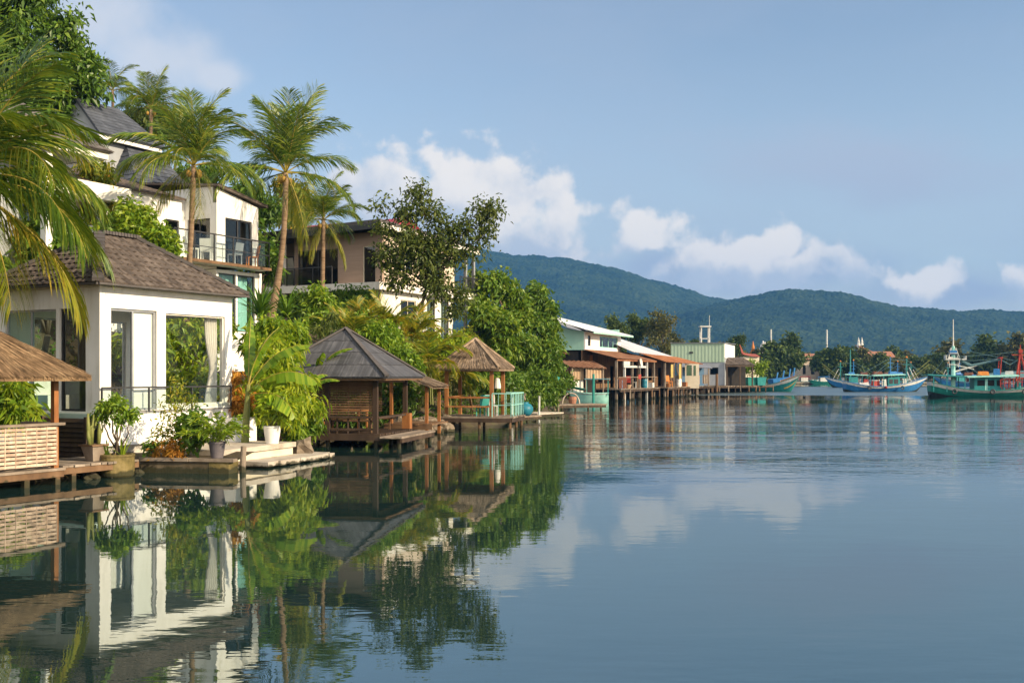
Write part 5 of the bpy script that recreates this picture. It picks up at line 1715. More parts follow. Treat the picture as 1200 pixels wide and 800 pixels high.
def tan_house():
    T = Vector((-7.3, 60.0, 0)); M = frame(T, D1)
    root = thing('tan_house', 'tan boarded two storey house with white floor slab and dark flat roof', 'house', T)
    zf, zt, zb = 7.62, 10.5, 2.5
    yL, Lx = 9.2, 7.8
    th = .22
    m = MB(M)
    m.wall('y', 0, 0, 6.3, zf, zt, th, [(.46, 1.35, zf + .02, 9.75), (3.1, 6.04, zf + .02, 9.72)])
    m.build('wall', MT['tan'], root)
    m = MB(M); m.wall('y', 1.9, 6.3, yL + 2, zf, zt, th, [(6.8, 8.6, zf + .02, 9.7)]); m.build('recessed_wall', MT['tan'], root)
    m = MB(M)
    m.wall('x', 0, th + .001, Lx, zf, zt - .2, th, [(1.6, 3.2, zf + .8, 9.8), (4.6, 6.6, zf + .02, 9.8)])
    m.wall('y', Lx - th, th + .001, 6, zf, zt - .3, th, [(.8, 2.6, zf + .02, 9.8)])
    m.build('side_wall', MT['beige'], root)
    window(root, M, 'y', 0, .46, 1.35, zf + .02, 9.75, (), (), 'cream', 'glass_dark', .05, 'balcony_door')
    window(root, M, 'y', 0, 3.1, 6.04, zf + .02, 9.72, (4.57,), (), 'metal_dark', 'glass_dark', .06, 'sliding_door')
    window(root, M, 'y', 1.9, 6.8, 8.6, zf + .02, 9.7, (7.7,), (), 'metal_dark', 'glass_dark', .06, 'sliding_door')
    window(root, M, 'x', 0, 1.6, 3.2, zf + .8, 9.8, (2.4,), (), 'cream', 'glass_dark'); window(root, M, 'x', 0, 4.6, 6.6, zf + .02, 9.8, (5.6,), (), 'cream', 'glass_dark', .06, 'sliding_door')
    window(root, M, 'y', Lx - th, .8, 2.6, zf + .02, 9.8, (1.7,), (), 'metal_dark', 'glass_dark', .06, 'sliding_door')
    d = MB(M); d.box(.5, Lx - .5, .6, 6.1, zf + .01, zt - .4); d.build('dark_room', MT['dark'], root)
    # floor slab
    s = MB(M); s.box(-.75, Lx + 3.4, -.35, yL + 2.4, zf - .42, zf); s.build('floor_slab', MT['white_dirty'], root)
    # roof: dark fascia, low pitch
    r = MB(M)
    r.panel((-.9, -.5, zt + .30), (-.9, yL + 2.4, zt - .05), (Lx + 2.2, yL + 2.4, zt - .25), (Lx + 2.2, -.5, zt - .15), 2, 2, None, .28)
    r.build('roof', MT['cap'], root)
    k = MB(M); k.beam((-.96, -.5, zt + .22), (-.96, yL + 2.4, zt - .18), .06, .30); k.build('fascia', MT['metal_dark'], root)
    k = MB(M); k.beam((-.9, -.56, zt + .24), (Lx + 2.2, -.56, zt - .26), .06, .24); k.build('side_fascia', MT['white_dirty'], root)
    for (x, y, z0, z1) in ((-.55, 6.6, 2, zt - .1), (Lx + 1.2, -.1, 2, zt - .35), (Lx + 2.2, -.1, 2, zt - .35)):
        c = MB(M); c.box(x - .09, x + .09, y - .09, y + .09, z0, zf - .421); c.box(x - .085, x + .085, y - .085, y + .085, zf + .001, z1); c.build('column', MT['white_dirty'] if x < 0 else MT['metal_grey'], root)
    railing(root, M, [(-.68, 3.0), (-.68, yL + 2)], zf, 1.0, 1.3, 'metal_dark', 'glass_dark', 0, 'balcony_railing', .03)
    railing(root, M, [(Lx + .2, -.3), (Lx + 3.3, -.3), (Lx + 3.3, 4)], zf, 1.0, 1.0, 'metal_dark', None, .13, 'terrace_railing', .025)
    # lower storey
    m = MB(M)
    m.wall('x', .1, 0, Lx, zb, zf - .421, th, [(4.75, 5.7, 4.25, 7.0), (6.35, 7.3, 4.25, 7.0), (2.0, 3.6, 4.6, 6.8)])
    m.wall('y', Lx - .3, .33, 6, zb, zf - .421, th)
    m.wall('y', 1.2, .33, yL + 2, zb, zf - .421, th, [(2, 4, 4.3, 6.9), (5, 8, 4.3, 6.9)])
    m.build('lower_wall', MT['white_dirty'], root)
    for u0, u1 in ((4.75, 5.7), (6.35, 7.3)):
        window(root, M, 'x', .1, u0, u1, 4.25, 7.0, (u0 + .3,), (), 'metal_dark', 'glass', .07, 'tall_window')
        k = MB(M); cloth(k, (u0 - .1, .5), (u1 + .1, .5), 4.1, 7.05, .05, 5); k.build('curtain', MT['teal_curtain'], root)
    window(root, M, 'x', .1, 2.0, 3.6, 4.6, 6.8, (2.8,), (), 'cream', 'glass_dark')
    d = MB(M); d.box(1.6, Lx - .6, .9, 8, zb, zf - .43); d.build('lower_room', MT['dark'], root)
    t = MB(M); t.box(-.2, Lx + 3.2, -1.2, .09, 3.9, 4.15); t.build('terrace_slab', MT['concrete'], root)
    railing(root, M, [(-.1, -1.15), (Lx + 3.1, -1.15), (Lx + 3.1, 3)], 4.15, 1.0, 1.2, 'metal_dark', None, .16, 'lower_railing', .025)
    b = MB(M); b.box(Lx + .2, Lx + 2.9, .1, 3, 1.0, 3.88); b.build('basement', MT['greywall'], root)
    # aerial and red roof house behind
    R_ = W(420, 76); M2 = frame(R_, D1)
    h = thing('red_roofed_house', 'house with red metal roof peeping over the tan house', 'house', R_)
    m = MB(M2); m.wall('y', -2, -3, 6, 5, 11.7, .2); m.wall('x', -3, -2, 5, 5, 11.7, .2); m.build('wall', MT['beige'], h)
    m = MB(M2); m.panel((-2.6, -3.4, 11.7), (-2.6, 6.4, 11.7), (1.5, 6.4, 13.55), (1.5, -3.4, 13.55), 90, 1, lambda u, v: .03 * math.sin(u * 18), .05); m.panel((5.4, -3.4, 11.7), (-2.6, -3.4, 11.7), (1.5, -3.4, 13.55), (1.5, -3.4, 13.55), 60, 1, lambda u, v: .03 * math.sin(u * 18)); m.build('roof', MT['redroof'], h)


tan_house()

# ------------------------------------------------------------------ stilt houses and jetties along the far bend of the shore
SA = Vector((.395, .9187, 0)); SB = Vector((-.9187, .395, 0)); SN = Vector((.9187, -.395, 0))


def corrug(mb, e0, e1, r1, r0, pitch=.30, amp=.035, th=.04, nv=2):
    L = (Vector(e1) - Vector(e0)).length
    mb.panel(e0, e1, r1, r0, max(6, int(L / pitch * 4)), nv, lambda u, v: amp * math.sin(u / pitch * 2 * math.pi), 0)
    d = Vector((0, 0, -th)); mb.quad(*[Vector(q) + d for q in (e0, e1, r1, r0)])


def ragged_deck(root, M, x0, x1, y0, y1, z, seed, piles=2.0, mat='wood_grey'):
    d = MB(M); planks(d, x0, x1, y0, y1, z, .07, .3, 'y', seed=seed); d.build('deck', MT[mat], root)
    f = MB(M); f.box(x0, x1, y0 + .05, y0 + .17, z - .28, z - .075); f.build('deck_beam', MT['wood_dark'], root)
    b = MB(M); b.box(x0 + .1, x1 - .1, y1 - .1, y1, -.9, z - .08); b.build('under_deck_shade', MT['dark'], root)  # dark panel added here; its colour stands in for shade beneath the deck
    rg = random.Random(seed)
    n = max(2, round((x1 - x0) / piles))
    for i in range(n + 1):
        for y in (y0 + .1, (y0 + y1) / 2, y1 - .2):
            x = min(x1 - .1, max(x0 + .1, x0 + (x1 - x0) * i / n + rg.uniform(-.6, .6)))
            if rg.random() < .2:
                continue
            p = MB(M); p.tube([(x + rg.uniform(-.28, .28), y, -1.3), (x, y, z - .08)], rg.uniform(.06, .10), 7); p.build('pile', MT[rg.choice(('wood', 'wood_dark', 'wood_grey', 'wood_dark'))], root)


def mint_house():
    c = W(686, 100); M = frame(c, SA)
    root = thing('mint_stilt_house', 'two storey mint green stilt house with white sheet roof', 'house', c)
    L, D = 11.0, 6.5
    z1, z2 = 4.75, 6.45
    m = MB(M); m.wall('x', 0, 0, L, z1, z2, .15, [(.7, 1.5, 5.15, 6.15), (4.2, 10.0, 5.05, 6.2)]); m.build('front_wall', MT['white'], root)
    m = MB(M); m.wall('y', .0, .151, D, z1, z2 - .001, .15); m.tri((.0, 0.01, z2), (.0, D, z2), (.0, D, z2 + 1.2)); m.build('mint_wall', MT['mint'], root)
    m = MB(M); m.wall('y', L - .15, .151, D, z1, z2 + .6, .15); m.build('mint_wall', MT['mint'], root)
    window(root, M, 'x', 0, .7, 1.5, 5.15, 6.15, (), (), 'metal_dark', 'glass_dark', .08)
    window(root, M, 'x', 0, 4.2, 10.0, 5.05, 6.2, (5.2, 7.1, 8.6), (), 'aqua', 'glass_teal', .1)
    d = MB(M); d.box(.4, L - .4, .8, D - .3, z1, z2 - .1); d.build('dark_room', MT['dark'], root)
    r = MB(M); corrug(r, (-.9, -1.1, 6.42), (L + .9, -1.1, 6.42), (L - .6, D + .4, 8.5), (-3.6, D + .4, 8.9), .5, .03); r.build('roof', MT['zinc_white'], root)
    f = MB(M); f.box(-.8, L + .8, -1.12, -1.06, 6.26, 6.42); f.build('eave_strip', MT['mint'], root)
    # rusty awning and verandah below
    r = MB(M); corrug(r, (-.3, -3.2, 3.95), (L + 2.4, -3.2, 3.85), (L + 2.4, .0, 4.75), (-.3, .0, 4.78), .35, .03); r.build('awning', MT['rust_brown'], root)
    r = MB(M); r.box(-.2, L + 2.3, -3.2, -3.12, 3.72, 3.84); r.build('awning_beam', MT['rust'], root)
    m = MB(M); m.wall('x', .3, 0, L + 2.2, 1.1, z1 - .02, .12, [(1.0, 2.2, 1.1, 3.3), (4.6, 6.0, 1.7, 3.2), (8.4, 9.6, 1.1, 3.3)]); m.build('lower_wall', MT['wood'], root)
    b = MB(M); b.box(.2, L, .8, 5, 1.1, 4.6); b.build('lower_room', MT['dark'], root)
    for i, x in enumerate((0.1, 2.6, 5.1, 7.6, 10.2, 12.8)):
        p = MB(M); p.box(x - .10, x + .10, -3.1, -2.9, -1.2, 3.72); p.build('post', MT['bwhite' if i in (1, 4) else 'wood_grey'], root)
    t = MB(M); t.box(2.0, 9.5, -3.16, -3.04, 3.1, 3.3); t.box(1.9, 3.9, -3.17, -3.05, 3.32, 3.7); t.build('white_board', MT['bwhite'], root)
    ragged_deck(root, M, -.4, 13.2, -3.6, .4, 1.1, 4, 1.7)
    # verandah rail hung with nets and cloths
    n = MB(M); cloth(n, (.2, -3.25), (2.4, -3.25), 1.15, 2.2, .08, 6); n.build('hung_net', MT['net_brown'], root)
    rr = MB(M); rr.box(0, 12.8, -3.3, -3.24, 2.15, 2.22); rr.build('rail', MT['wood_grey'], root)
    # white round dish lamp on the beam
    q = M @ Vector((6.6, -3.35, 3.62))
    o = thing('satellite_dish', 'white round dish fixed to the verandah post of the mint house', 'dish', q)
    m = MB(frame(q, SA)); m.M = frame(q, SN) ; b0 = m.M.copy()
    dish = MB(b0 @ Matrix.Rotation(R(80), 4, 'Y')); dish.lathe((0, 0, 0), [(.02, 0), (.18, .02), (.34, .08), (.42, .15)], 18); dish.build('reflector', MT['bwhite'], o)
    dish = MB(b0); dish.beam((0, 0, -.2), (.05, 0, -.75), .06); dish.build('bracket', MT['metal_grey'], o)
    # red cloth and chairs
    for i, (x, mt, lb) in enumerate(((5.2, 'red', 'red chair on the verandah under the mint house'), (6.9, 'bwhite', 'white chair on the verandah under the mint house'))):
        chair(lb, M @ Vector((x, -2.6, 1.1)), i * 1.3, mt, None, 1.3, 'verandah_chair')
    o = tag(MB_cloth(M, (6.2, -3.34), (7.0, -3.34), 2.0, 2.45, 'red'), 'red cloth hung over the rail of the mint house verandah', 'cloth')


def MB_cloth(M, a, b, z0, z1, mat, name='hung_cloth'):
    m = MB(M); cloth(m, a, b, z0, z1, .04, 3, 18); return m.build(name, MT[mat])


mint_house()


def shed_and_shack():
    c = W(655, 101); d = Vector((.93, .36, 0)); M = frame(c, d)
    root = thing('brown_shed', 'brown roofed shed with white and orange panels left of the mint house', 'shed', c)
    m = MB(M); m.wall('x', 0, -.8, 3.2, 1, 4.4, .12); m.build('wall', MT['wood'], root)
    for (x0, x1, mt, nm) in ((.75, 1.75, 'bwhite', 'white_panel'), (1.8, 2.7, 'bwhite', 'white_panel'), (2.74, 3.5, 'orange', 'orange_panel')):
        p = MB(M); p.box(x0, x1, -.06, -.005, 3.5, 4.3); p.build(nm, MT[mt], root)
    r = MB(M); corrug(r, (-1.6, -.6, 4.4), (3.4, -.6, 4.4), (3.0, 2.4, 5.4), (-2.4, 2.4, 5.5), .3, .03); r.build('roof', MT['rust_brown'], root)
    b = MB(M); b.box(-1.5, 2.6, .2, 2.2, 1, 4.3); b.build('dark_room', MT['dark'], root)
    c = W(668.5, 97.0); M = frame(c, d)
    root = thing('canvas_shack', 'canvas sided shack with wavy brown roof before the brown shed', 'shack', c)
    r = MB(M); corrug(r, (-.3, -.6, 3.15), (3.4, -.6, 3.0), (3.2, 2.0, 3.7), (-.3, 2.0, 3.75), .5, .05); r.build('roof', MT['rust_brown'], root)
    k = MB(M); cloth(k, (.0, -.03), (1.35, -.03), 1.95, 3.12, .02, 5); cloth(k, (1.4, -.35), (3.2, -.35), 2.0, 3.0, .03, 6); k.build('canvas_blind', MT['canvas'], root)
    m = MB(M); m.box(.0, .62, .04, .1, .8, 1.94); m.box(.66, 1.3, .04, .1, .8, 1.94); m.build('white_panel', MT['white_dirty'], root)
    m = MB(M); m.wall('y', -.1, .1, 2.0, .75, 3.2, .1); m.build('side_wall', MT['net_brown'], root)
    b = MB(M); b.box(.1, 3, .9, 2.0, .75, 3.0); b.build('dark_room', MT['dark'], root)
    for x in (.0, 1.37, 3.1):
        p = MB(M); p.box(x - .05, x + .05, -.45, -.36, -1, 3.1); p.build('post', MT['wood_grey'], root)
    ragged_deck(root, M, -.6, 3.6, -.5, 2.0, .75, 8, 1.2)


shed_and_shack()


def rust_house():
    O = W(686, 100); M0 = frame(O, SA)
    c = M0 @ Vector((13.6, -.6, 0)); M = frame(c, SA)
    root = thing('rust_awning_house', 'low stilt house with pale grey sheet roof and bright rusty awning', 'house', c)
    L = 15.5
    r = MB(M); corrug(r, (-3.5, -1.0, 4.75), (L - 1.2, -1.0, 4.35), (L - 4, 6.0, 6.9), (-5.5, 6.0, 7.9), .6, .03); r.build('roof', MT['zinc'], root)
    r = MB(M); corrug(r, (-2, 5.6, 6.9), (L + 2, 3.6, 5.5), (L + 1, 8.6, 7.4), (-2, 8.6, 8.3), .6, .03); r.build('back_roof', MT['zinc_dark'], root)
    r = MB(M); corrug(r, (-.2, -3.6, 3.75), (L + .8, -3.6, 3.65), (L - 1.0, -.9, 4.45), (-.8, -.9, 4.65), .4, .04); r.build('awning', MT['rust'], root)
    m = MB(M); m.wall('x', -.4, 0, L, 1.1, 4.5, .12, [(1.2, 2.6, 1.1, 3.2), (4.2, 5.6, 1.8, 3.1), (8, 9.6, 1.1, 3.2)]); m.build('wall', MT['wood'], root)
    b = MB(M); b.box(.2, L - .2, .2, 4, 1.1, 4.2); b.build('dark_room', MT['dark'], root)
    for x in (.2, 3.6, 7.0, 10.4, 14.0):
        p = MB(M); p.box(x - .09, x + .09, -3.4, -3.22, -1.2, 3.68); p.build('post', MT['wood_grey'], root)
    ragged_deck(root, M, -.2, L, -3.8, -.3, 1.1, 9, 1.6)
    # cream end bay with green shutters, facing along the shore towards the viewer
    w = c + SA * 9.2 + SN * 3.2
    M2 = frame(w, (.985, -.17))
    e = thing('cream_booth', 'cream booth with dark green shutters at end of rusty awning', 'booth', w)
    m = MB(M2); m.wall('x', 0, 0, 1.55, .9, 3.62, .1, [(.15, .75, 2.3, 3.5)]); m.wall('y', 0, .11, 1.6, .9, 3.62, .1); m.wall('y', 1.45, .11, 1.6, .9, 3.62, .1); m.build('wall', MT['cream'], e)
    m = MB(M2); m.box(.17, .73, .03, .07, 2.32, 3.48); m.box(.95, 1.2, -.02, -.004, 2.3, 3.45); m.build('shutter', MT['shutter'], e)
    for x in (.1, 1.4):
        for y in (.1, 1.5):
            p = MB(M2); p.tube([(x, y, -1.2), (x, y, .9)], .07, 7); p.build('pile', MT['wood_grey'], e)
    for i, (x, z0, z1, lb) in enumerate(((2.2, 2.1, 3.5, 'yellow towel hung at the left side of the rusty awning'), (5.6, 1.9, 3.6, 'long yellow towel hung in the middle of the rusty awning'))):
        tag(MB_cloth(M, (x, -3.45), (x + .8, -3.45), z0, z1, 'yellow', 'hung_towel'), lb, 'towel')
    for i, (x, mt, lb) in enumerate(((3.0, 'orange', 'orange chair on the deck under the rusty awning'), (4.6, 'wood_dark', 'dark chair on the deck under the rusty awning'), (6.8, 'bwhite', 'white chair on the deck under the rusty awning'))):
        chair(lb, M @ Vector((x, -3.0, 1.1)), .5 + i * 1.1, mt, None, 1.35, 'deck_chair')


rust_house()


def green_hall():
    c = W(849, 140); M = frame(c, (.30, .954))
    root = thing('green_sheet_hall', 'tall pale green sheet metal hall with white end wall and slate blue base', 'hall', c)
    Lw, D = 13.5, 7.05
    def ribs(mb, a, b, z0, z1, pitch=.45, amp=.014):
        a, b = Vector((*a, 0)), Vector((*b, 0)); L = (b - a).length
        mb.panel(a + Vector((0, 0, z0)), b + Vector((0, 0, z0)), b + Vector((0, 0, z1)), a + Vector((0, 0, z1)), int(L / pitch * 4), 1, lambda u, v: amp * math.sin(u / pitch * 6.283))
    m = MB(M); ribs(m, (0, D), (0, 0), 4.05, 6.52); m.build('green_cladding', MT['greensheet'], root)
    m = MB(M); ribs(m, (0, 0), (Lw, 0), 4.6, 6.5); m.build('white_cladding', MT['zinc_white'], root)
    m = MB(M); m.wall('y', .06, 0, 5.2, 1.0, 4.04, .15, [(.8, 1.9, 2.4, 3.35)]); m.wall('x', .06, .25, Lw, 1.0, 4.55, .15); m.build('base_wall', MT['greywall'], root)
    window(root, M, 'y', .06, .8, 1.9, 2.4, 3.35, (), (), 'metal_dark', 'glass_dark', .08)
    b = MB(M); b.box(.5, Lw, .4, 5, 1, 4); b.build('dark_room', MT['dark'], root)
    r = MB(M); r.panel((-.15, -.15, 6.53), (-.15, D + .1, 6.6), (Lw, D + .1, 6.8), (Lw, -.15, 6.7), 2, 2, None, .08); r.build('roof', MT['zinc_dark'], root)
    c_ = MB(M); c_.box(-.08, .04, -.08, .04, 1.0, 4.05); c_.box(Lw - .1, Lw, -.1, .04, 1, 4.6); c_.build('corner_post', MT['metal_grey'], root)
    g = MB(M); g.box(-.07, -.05, 4.1, 4.6, 5.2, 5.45); g.build('vent', MT['metal_dark'], root)
    # white frame tower on the roof
    t = W(826, 144, 6.7); tw = thing('roof_tower', 'small white open frame tower on the green hall roof', 'tower', t)
    for (x, y) in ((-.55, -.5), (.55, -.5), (.55, .5), (-.55, .5)):
        p = MB(); p.beam(t + Vector((x, y, -.1)), t + Vector((x, y, 2.1)), .13); p.build('leg', MT['bwhite'], tw)
    p = MB(); p.box(t.x - .75, t.x + .75, t.y - .7, t.y + .7, t.z + 2.101, t.z + 2.25); p.box(t.x - .5, t.x + .5, t.y - .45, t.y + .45, t.z + .5, t.z + .6); p.build('platform', MT['bwhite'], tw)
    p = MB(); p.tube([t + Vector((.6, 0, 2.25)), t + Vector((.62, 0, 3.7))], .03, 6); p.build('aerial', MT['bwhite'], tw)
    # blue shop front with grey awning, at the foot of the hall
    s = W(797, 133); M2 = frame(s, (.97, .24)); sf = thing('blue_shopfront', 'blue boarded lean-to with grey awning beneath the green hall', 'shop', s)
    m = MB(M2); m.wall('x', .0, 0, 3.2, 1.0, 3.35, .1); m.build('wall', MT['blue_dk'], sf)
    m = MB(M2); corrug(m, (-.3, -1.5, 3.35), (3.7, -1.5, 3.2), (3.4, .1, 3.75), (-.3, .1, 3.85), .3, .03); m.build('awning', MT['zinc_dark'], sf)
    for x in (1.5, 3.2):
        p = MB(M2); p.box(x - .07, x + .07, -1.45, -1.3, -1, 3.2); p.build('post', MT['wood_grey'], sf)
    ragged_deck(sf, M2, -.5, 3.8, -1.8, .3, 1.0, 21, 1.1)
    tag(MB_cloth(M2, (.9, -1.62), (1.9, -1.62), 1.2, 2.3, 'canvas', 'hung_cloth'), 'brown cloth hung before the blue boarded lean-to', 'cloth')
    tag(MB_cloth(M2, (2.3, -1.62), (3.2, -1.62), 1.3, 2.4, 'wood_grey', 'hung_cloth'), 'pale cloth hung at right post of the blue lean-to', 'cloth')


green_hall()


def shelter_and_pier():
    c = W(851, 141.5); M = frame(c, (.97, .24))
    root = thing('tiled_shelter', 'open sided shelter with low brown tiled roof beside the green hall', 'shelter', c)
    r = MB(M); r.shingles((-.3, -.5, 3.7), (3.9, -.5, 3.7), (3.4, 2.0, 4.7), (-.3, 2.0, 4.7), .4, .3, .05, .03, 2, .03, 2); r.panel((-.3, -.5, 3.66), (3.9, -.5, 3.66), (3.4, 2.0, 4.65), (-.3, 2.0, 4.65), 1, 1); r.build('roof', MT['tile'], root)
    b = MB(M); b.box(-.3, 3.8, -.5, -.4, 3.45, 3.64); b.build('beam', MT['wood_dark'], root)
    for x in (-.1, 1.8, 3.6):
        p = MB(M); p.box(x - .08, x + .08, -.45, -.3, .9, 3.45); p.build('post', MT['wood_dark'], root)
    w = MB(M); w.box(0, 3.6, 1.6, 1.7, .9, 3.7); w.build('back_wall', MT['dark'], root)
    a, b = W(800, 134), W(907, 148)
    M2 = frame(a, b - a); L = (b - a).length
    pr = thing('long_pier', 'long low timber pier running right to the painted prow', 'pier', a)
    ragged_deck(pr, M2, 3.5, L, 0, 4.0, .92, 30, 1.5)
    q = W(840, 138.5, -1); o = MB(); o.tube([q, q + Vector((0, 0, 3.5))], .17, 8); tag(o.build('mooring_pile', MT['wood']), 'brown mooring pile standing in water before the green hall', 'post')
    # planter tubs
    for i, (px, lb, mt) in enumerate(((879.5, 'teal square tub with bush at left on the pier', 'boatgreen'), (890.5, 'teal square tub with bush beside the painted prow', 'boatteal'))):
        p = W(px, 146.0, .93)
        t = thing('planter_tub', lb, 'planter', p, 'planter tubs on the pier')
        m = MB(frame(p, (.97, .24))); h = [(-.56, -.5, 0), (.56, -.5, 0), (.56, .5, 0), (-.56, .5, 0), (-.66, -.6, 1.05), (.66, -.6, 1.05), (.66, .6, 1.05), (-.66, .6, 1.05)]
        m.hexa(h); m.build('tub', MT[mt], t)
        r = MB(frame(p, (.97, .24))); r.box(-.7, .7, -.64, .64, 1.052, 1.12); r.build('rim', MT['teal'], t)
        c = MB(); crown(c, [(p + Vector((x, y, z)), rr) for x, y, z, rr in ((0, 0, 1.9, .75), (-.5, 0, 2.4, .6), (.4, 0, 2.6, .6), (.0, 0, 3.1, .55 if i == 0 else .3))], 60, 12, .34, .45, .2, 7 + i); c.build('foliage', MT['lf_bright'], t)


shelter_and_pier()


# ------------------------------------------------------------------ small jetties with jars and posts, right of the thatched gazebo
def jetties():
    for i, (px0, px1, Y, z, dep, lb) in enumerate(((596, 634, 54.0, .34, 1.6, 'dark jetty carrying the blue jar'), (630, 660, 60.0, .28, 1.8, 'low pale plank jetty with a white post beyond the blue jar'), (655, 711, 73.0, .40, 2.0, 'long brown plank jetty in front of the aqua boat'))):
        a, b = W(px0, Y), W(px1, Y + 2); M = frame(a, b - a); L = (b - a).length
        r = thing('plank_jetty', lb, 'jetty', a, 'small plank jetties')
        d = MB(M); planks(d, 0, L, 0, dep, z, .08, .22, 'x', seed=i); d.build('deck', MT[('wood_grey', 'slab', 'wood_grey')[i]], r)
        f = MB(M); f.box(.02, L - .02, .04, .14, z - .25, z - .085); f.build('beam', MT['wood_dark'], r)
        for k in range(4):
            p = MB(M); x = L * (k + .3) / 3.7; p.tube([(x, .1, -1), (x, .1, z - .09)], .07, 7); p.build('pile', MT['wood'], r)
    c = W(615, 54.6, .36)
    j = thing('water_jar', 'big glossy teal blue jar standing on the dark jetty', 'jar', c)
    m = MB(); m.lathe(c, [(.24, 0), (.36, .12), (.43, .28), (.42, .44), (.32, .58), (.18, .64), (.21, .70)], 22, cap1=True); m.build('body', MT['bluebarrel'], j, smooth=True)
    m = MB(); m.tube([c + Vector((.0, 0, .8)), c + Vector((-.05, 0, 1.0)), c + Vector((.04, 0, 1.15))], .06, 7); m.build('pipe', MT['wood_grey'], j)
    for (px, Y, z0, h, r, mt, lb) in ((600, 54, .3, 1.0, .06, 'bwhite', 'thin white post at the left end of the dark jetty'), (631.5, 58, -.4, 1.7, .06, 'bwhite', 'white post rising from water between the two near jetties'),
                                       (650, 66, -.3, 2.4, .07, 'wood_grey', 'left of the paired grey posts under the green canopy'), (654, 66.3, -.3, 2.6, .07, 'wood_grey', 'right of the paired grey posts under the green canopy'),
                                       (695.2, 92, -.4, 2.9, .11, 'boatgreen', 'tall dark green post standing before the aqua boat')):
        b = W(px, Y, z0); m = MB(); m.tube([b, b + Vector((.02, 0, h))], r, 8); tag(m.build('mooring_post', MT[mt]), lb, 'post')
    c = W(652, 66.0, 2.0); m = MB(); m.lathe(c, [(.16, 0), (.22, .3), (.24, .34)], 14); tag(m.build('teal_bucket', MT['teal']), 'teal bucket hung on the paired grey posts', 'bucket')
    c = W(671, 74.5, .42); m = MB(); m.lathe(c, [(.22, 0), (.30, .3), (.27, .5)], 14, cap1=True); tag(m.build('clay_jar', MT['terracotta']), 'clay jar on the long brown jetty', 'jar')
    c = W(664, 74.5, .42)
    h = thing('bent_pipe', 'pale bent pipe arching over the long brown jetty', 'pipe', c)
    m = MB(); m.tube([c + Vector((math.cos(t) * .6 + .3, 0, math.sin(t) * .75)) for t in np.linspace(0, math.pi, 12)], .05, 7); m.build('pipe', MT['slab'], h)
    chair('white chair inside the thatched gazebo', Vector((-.9, 47.0, .66)), .3, 'bwhite', None, 1.0, 'gazebo_chair')
    chair('dark wooden chair inside the thatched gazebo', Vector((-1.6, 47.3, .66)), 1.8, 'wood', None, 1.0, 'gazebo_chair')
    chair('teal chair inside the thatched gazebo', Vector((-1.3, 46.6, .66)), 3.6, 'teal', None, 1.0, 'gazebo_chair')


jetties()


def deck_clutter():
    M = frame(W(686, 100), SA)
    items = [(1.2, -3.0, 'barrel', 'blue_dk', 'faded blue barrel at the left end of the mint house deck'), (3.4, -3.1, 'basket', 'canvas', 'brown basket on the mint house deck near the white board post'), (9.0, -3.1, 'barrel', 'bluebarrel', 'teal blue barrel at right end of the mint house deck'),
             (11.6, -3.0, 'crate', 'bwhite', 'white crate between the mint house deck and rusty awning'), (15.2, -3.9, 'basket', 'wood_orange', 'orange basket at left under the rusty awning'), (19.6, -3.9, 'barrel', 'plastic_white', 'white barrel under the middle of the rusty awning'),
             (22.0, -3.9, 'crate', 'rust', 'rust coloured crate beside the dark chair under the awning'), (26.4, -3.9, 'crate', 'blue_dk', 'blue crate by the cream booth')]
    for x, y, k, mt, lb in items:
        c = M @ Vector((x, y, 1.1))
        m = MB()
        if k == 'crate':
            m.M = frame(c, SA); m.box(-.35, .35, -.3, .3, 0, .1); m.box(-.35, -.3, -.3, .3, .101, .5); m.box(.3, .35, -.3, .3, .101, .5); m.box(-.299, .299, -.3, -.25, .101, .5); m.box(-.299, .299, .25, .3, .101, .5)
        elif k == 'barrel':
            m.lathe(c, [(.27, 0), (.31, .2), (.29, .45), (.31, .7), (.27, .88)], 14, cap1=True)
        else:
            m.lathe(c, [(.22, 0), (.36, .35), (.38, .38), (.34, .36), (.2, .1)], 12)
        tag(m.build(k, MT[mt]), lb, k)


deck_clutter()

# ------------------------------------------------------------------ boats
def hull_pts(L, B, fb, bow, stern, n=26):
    """station lists: x, half-beam, sheer height"""
    out = []
    for i in range(n + 1):
        t = i / n
        x = (t - .5) * L
        hb = B / 2 * (1 - max(0, (t - .45) / .55) ** 2.2) * (1 - .35 * max(0, (.35 - t) / .35) ** 2)
        s = fb + bow * max(0, (t - .35) / .65) ** 2.1 + stern * max(0, (.38 - t) / .38) ** 1.8
        keel = -.45 + .75 * (bow + fb + .4) * max(0, (t - .8) / .2) ** 2.2 + .4 * max(0, (.12 - t) / .12)
        out.append((x, max(hb, .03), s, keel))
    return out


def hull_mesh(m, st, z0f, z1f, off=0.0, rake=.55):
    """skin between two height fractions of the side (0 keel, 1 gunwale)"""
    K = 7
    for sg in (-1, 1):
        b0 = len(m.v)
        for (x, hb, s, k) in st:
            for j in range(K + 1):
                f = z0f + (z1f - z0f) * j / K
                w = hb * (f ** .42 if f > 0 else 0) + off
                z = k + (s - k) * f
                xx = x + rake * max(0, x / abs(st[-1][0])) ** 3 * f
                m.pts([(xx, sg * w, z)])
        for i in range(len(st) - 1):
            for j in range(K):
                a = b0 + i * (K + 1) + j
                m.face(a, a + K + 1, a + K + 2, a + 1)
    # transom
    x, hb, s, k = st[0]
    p = [(x, sg * hb * (f ** .42 if f > 0 else 0), k + (s - k) * f) for sg in (-1, 1) for f in ((z0f, (z0f + z1f) / 2, z1f) if sg < 0 else (z1f, (z0f + z1f) / 2, z0f))]
    i = m.pts(p); m.face(*range(i, i + len(p)))


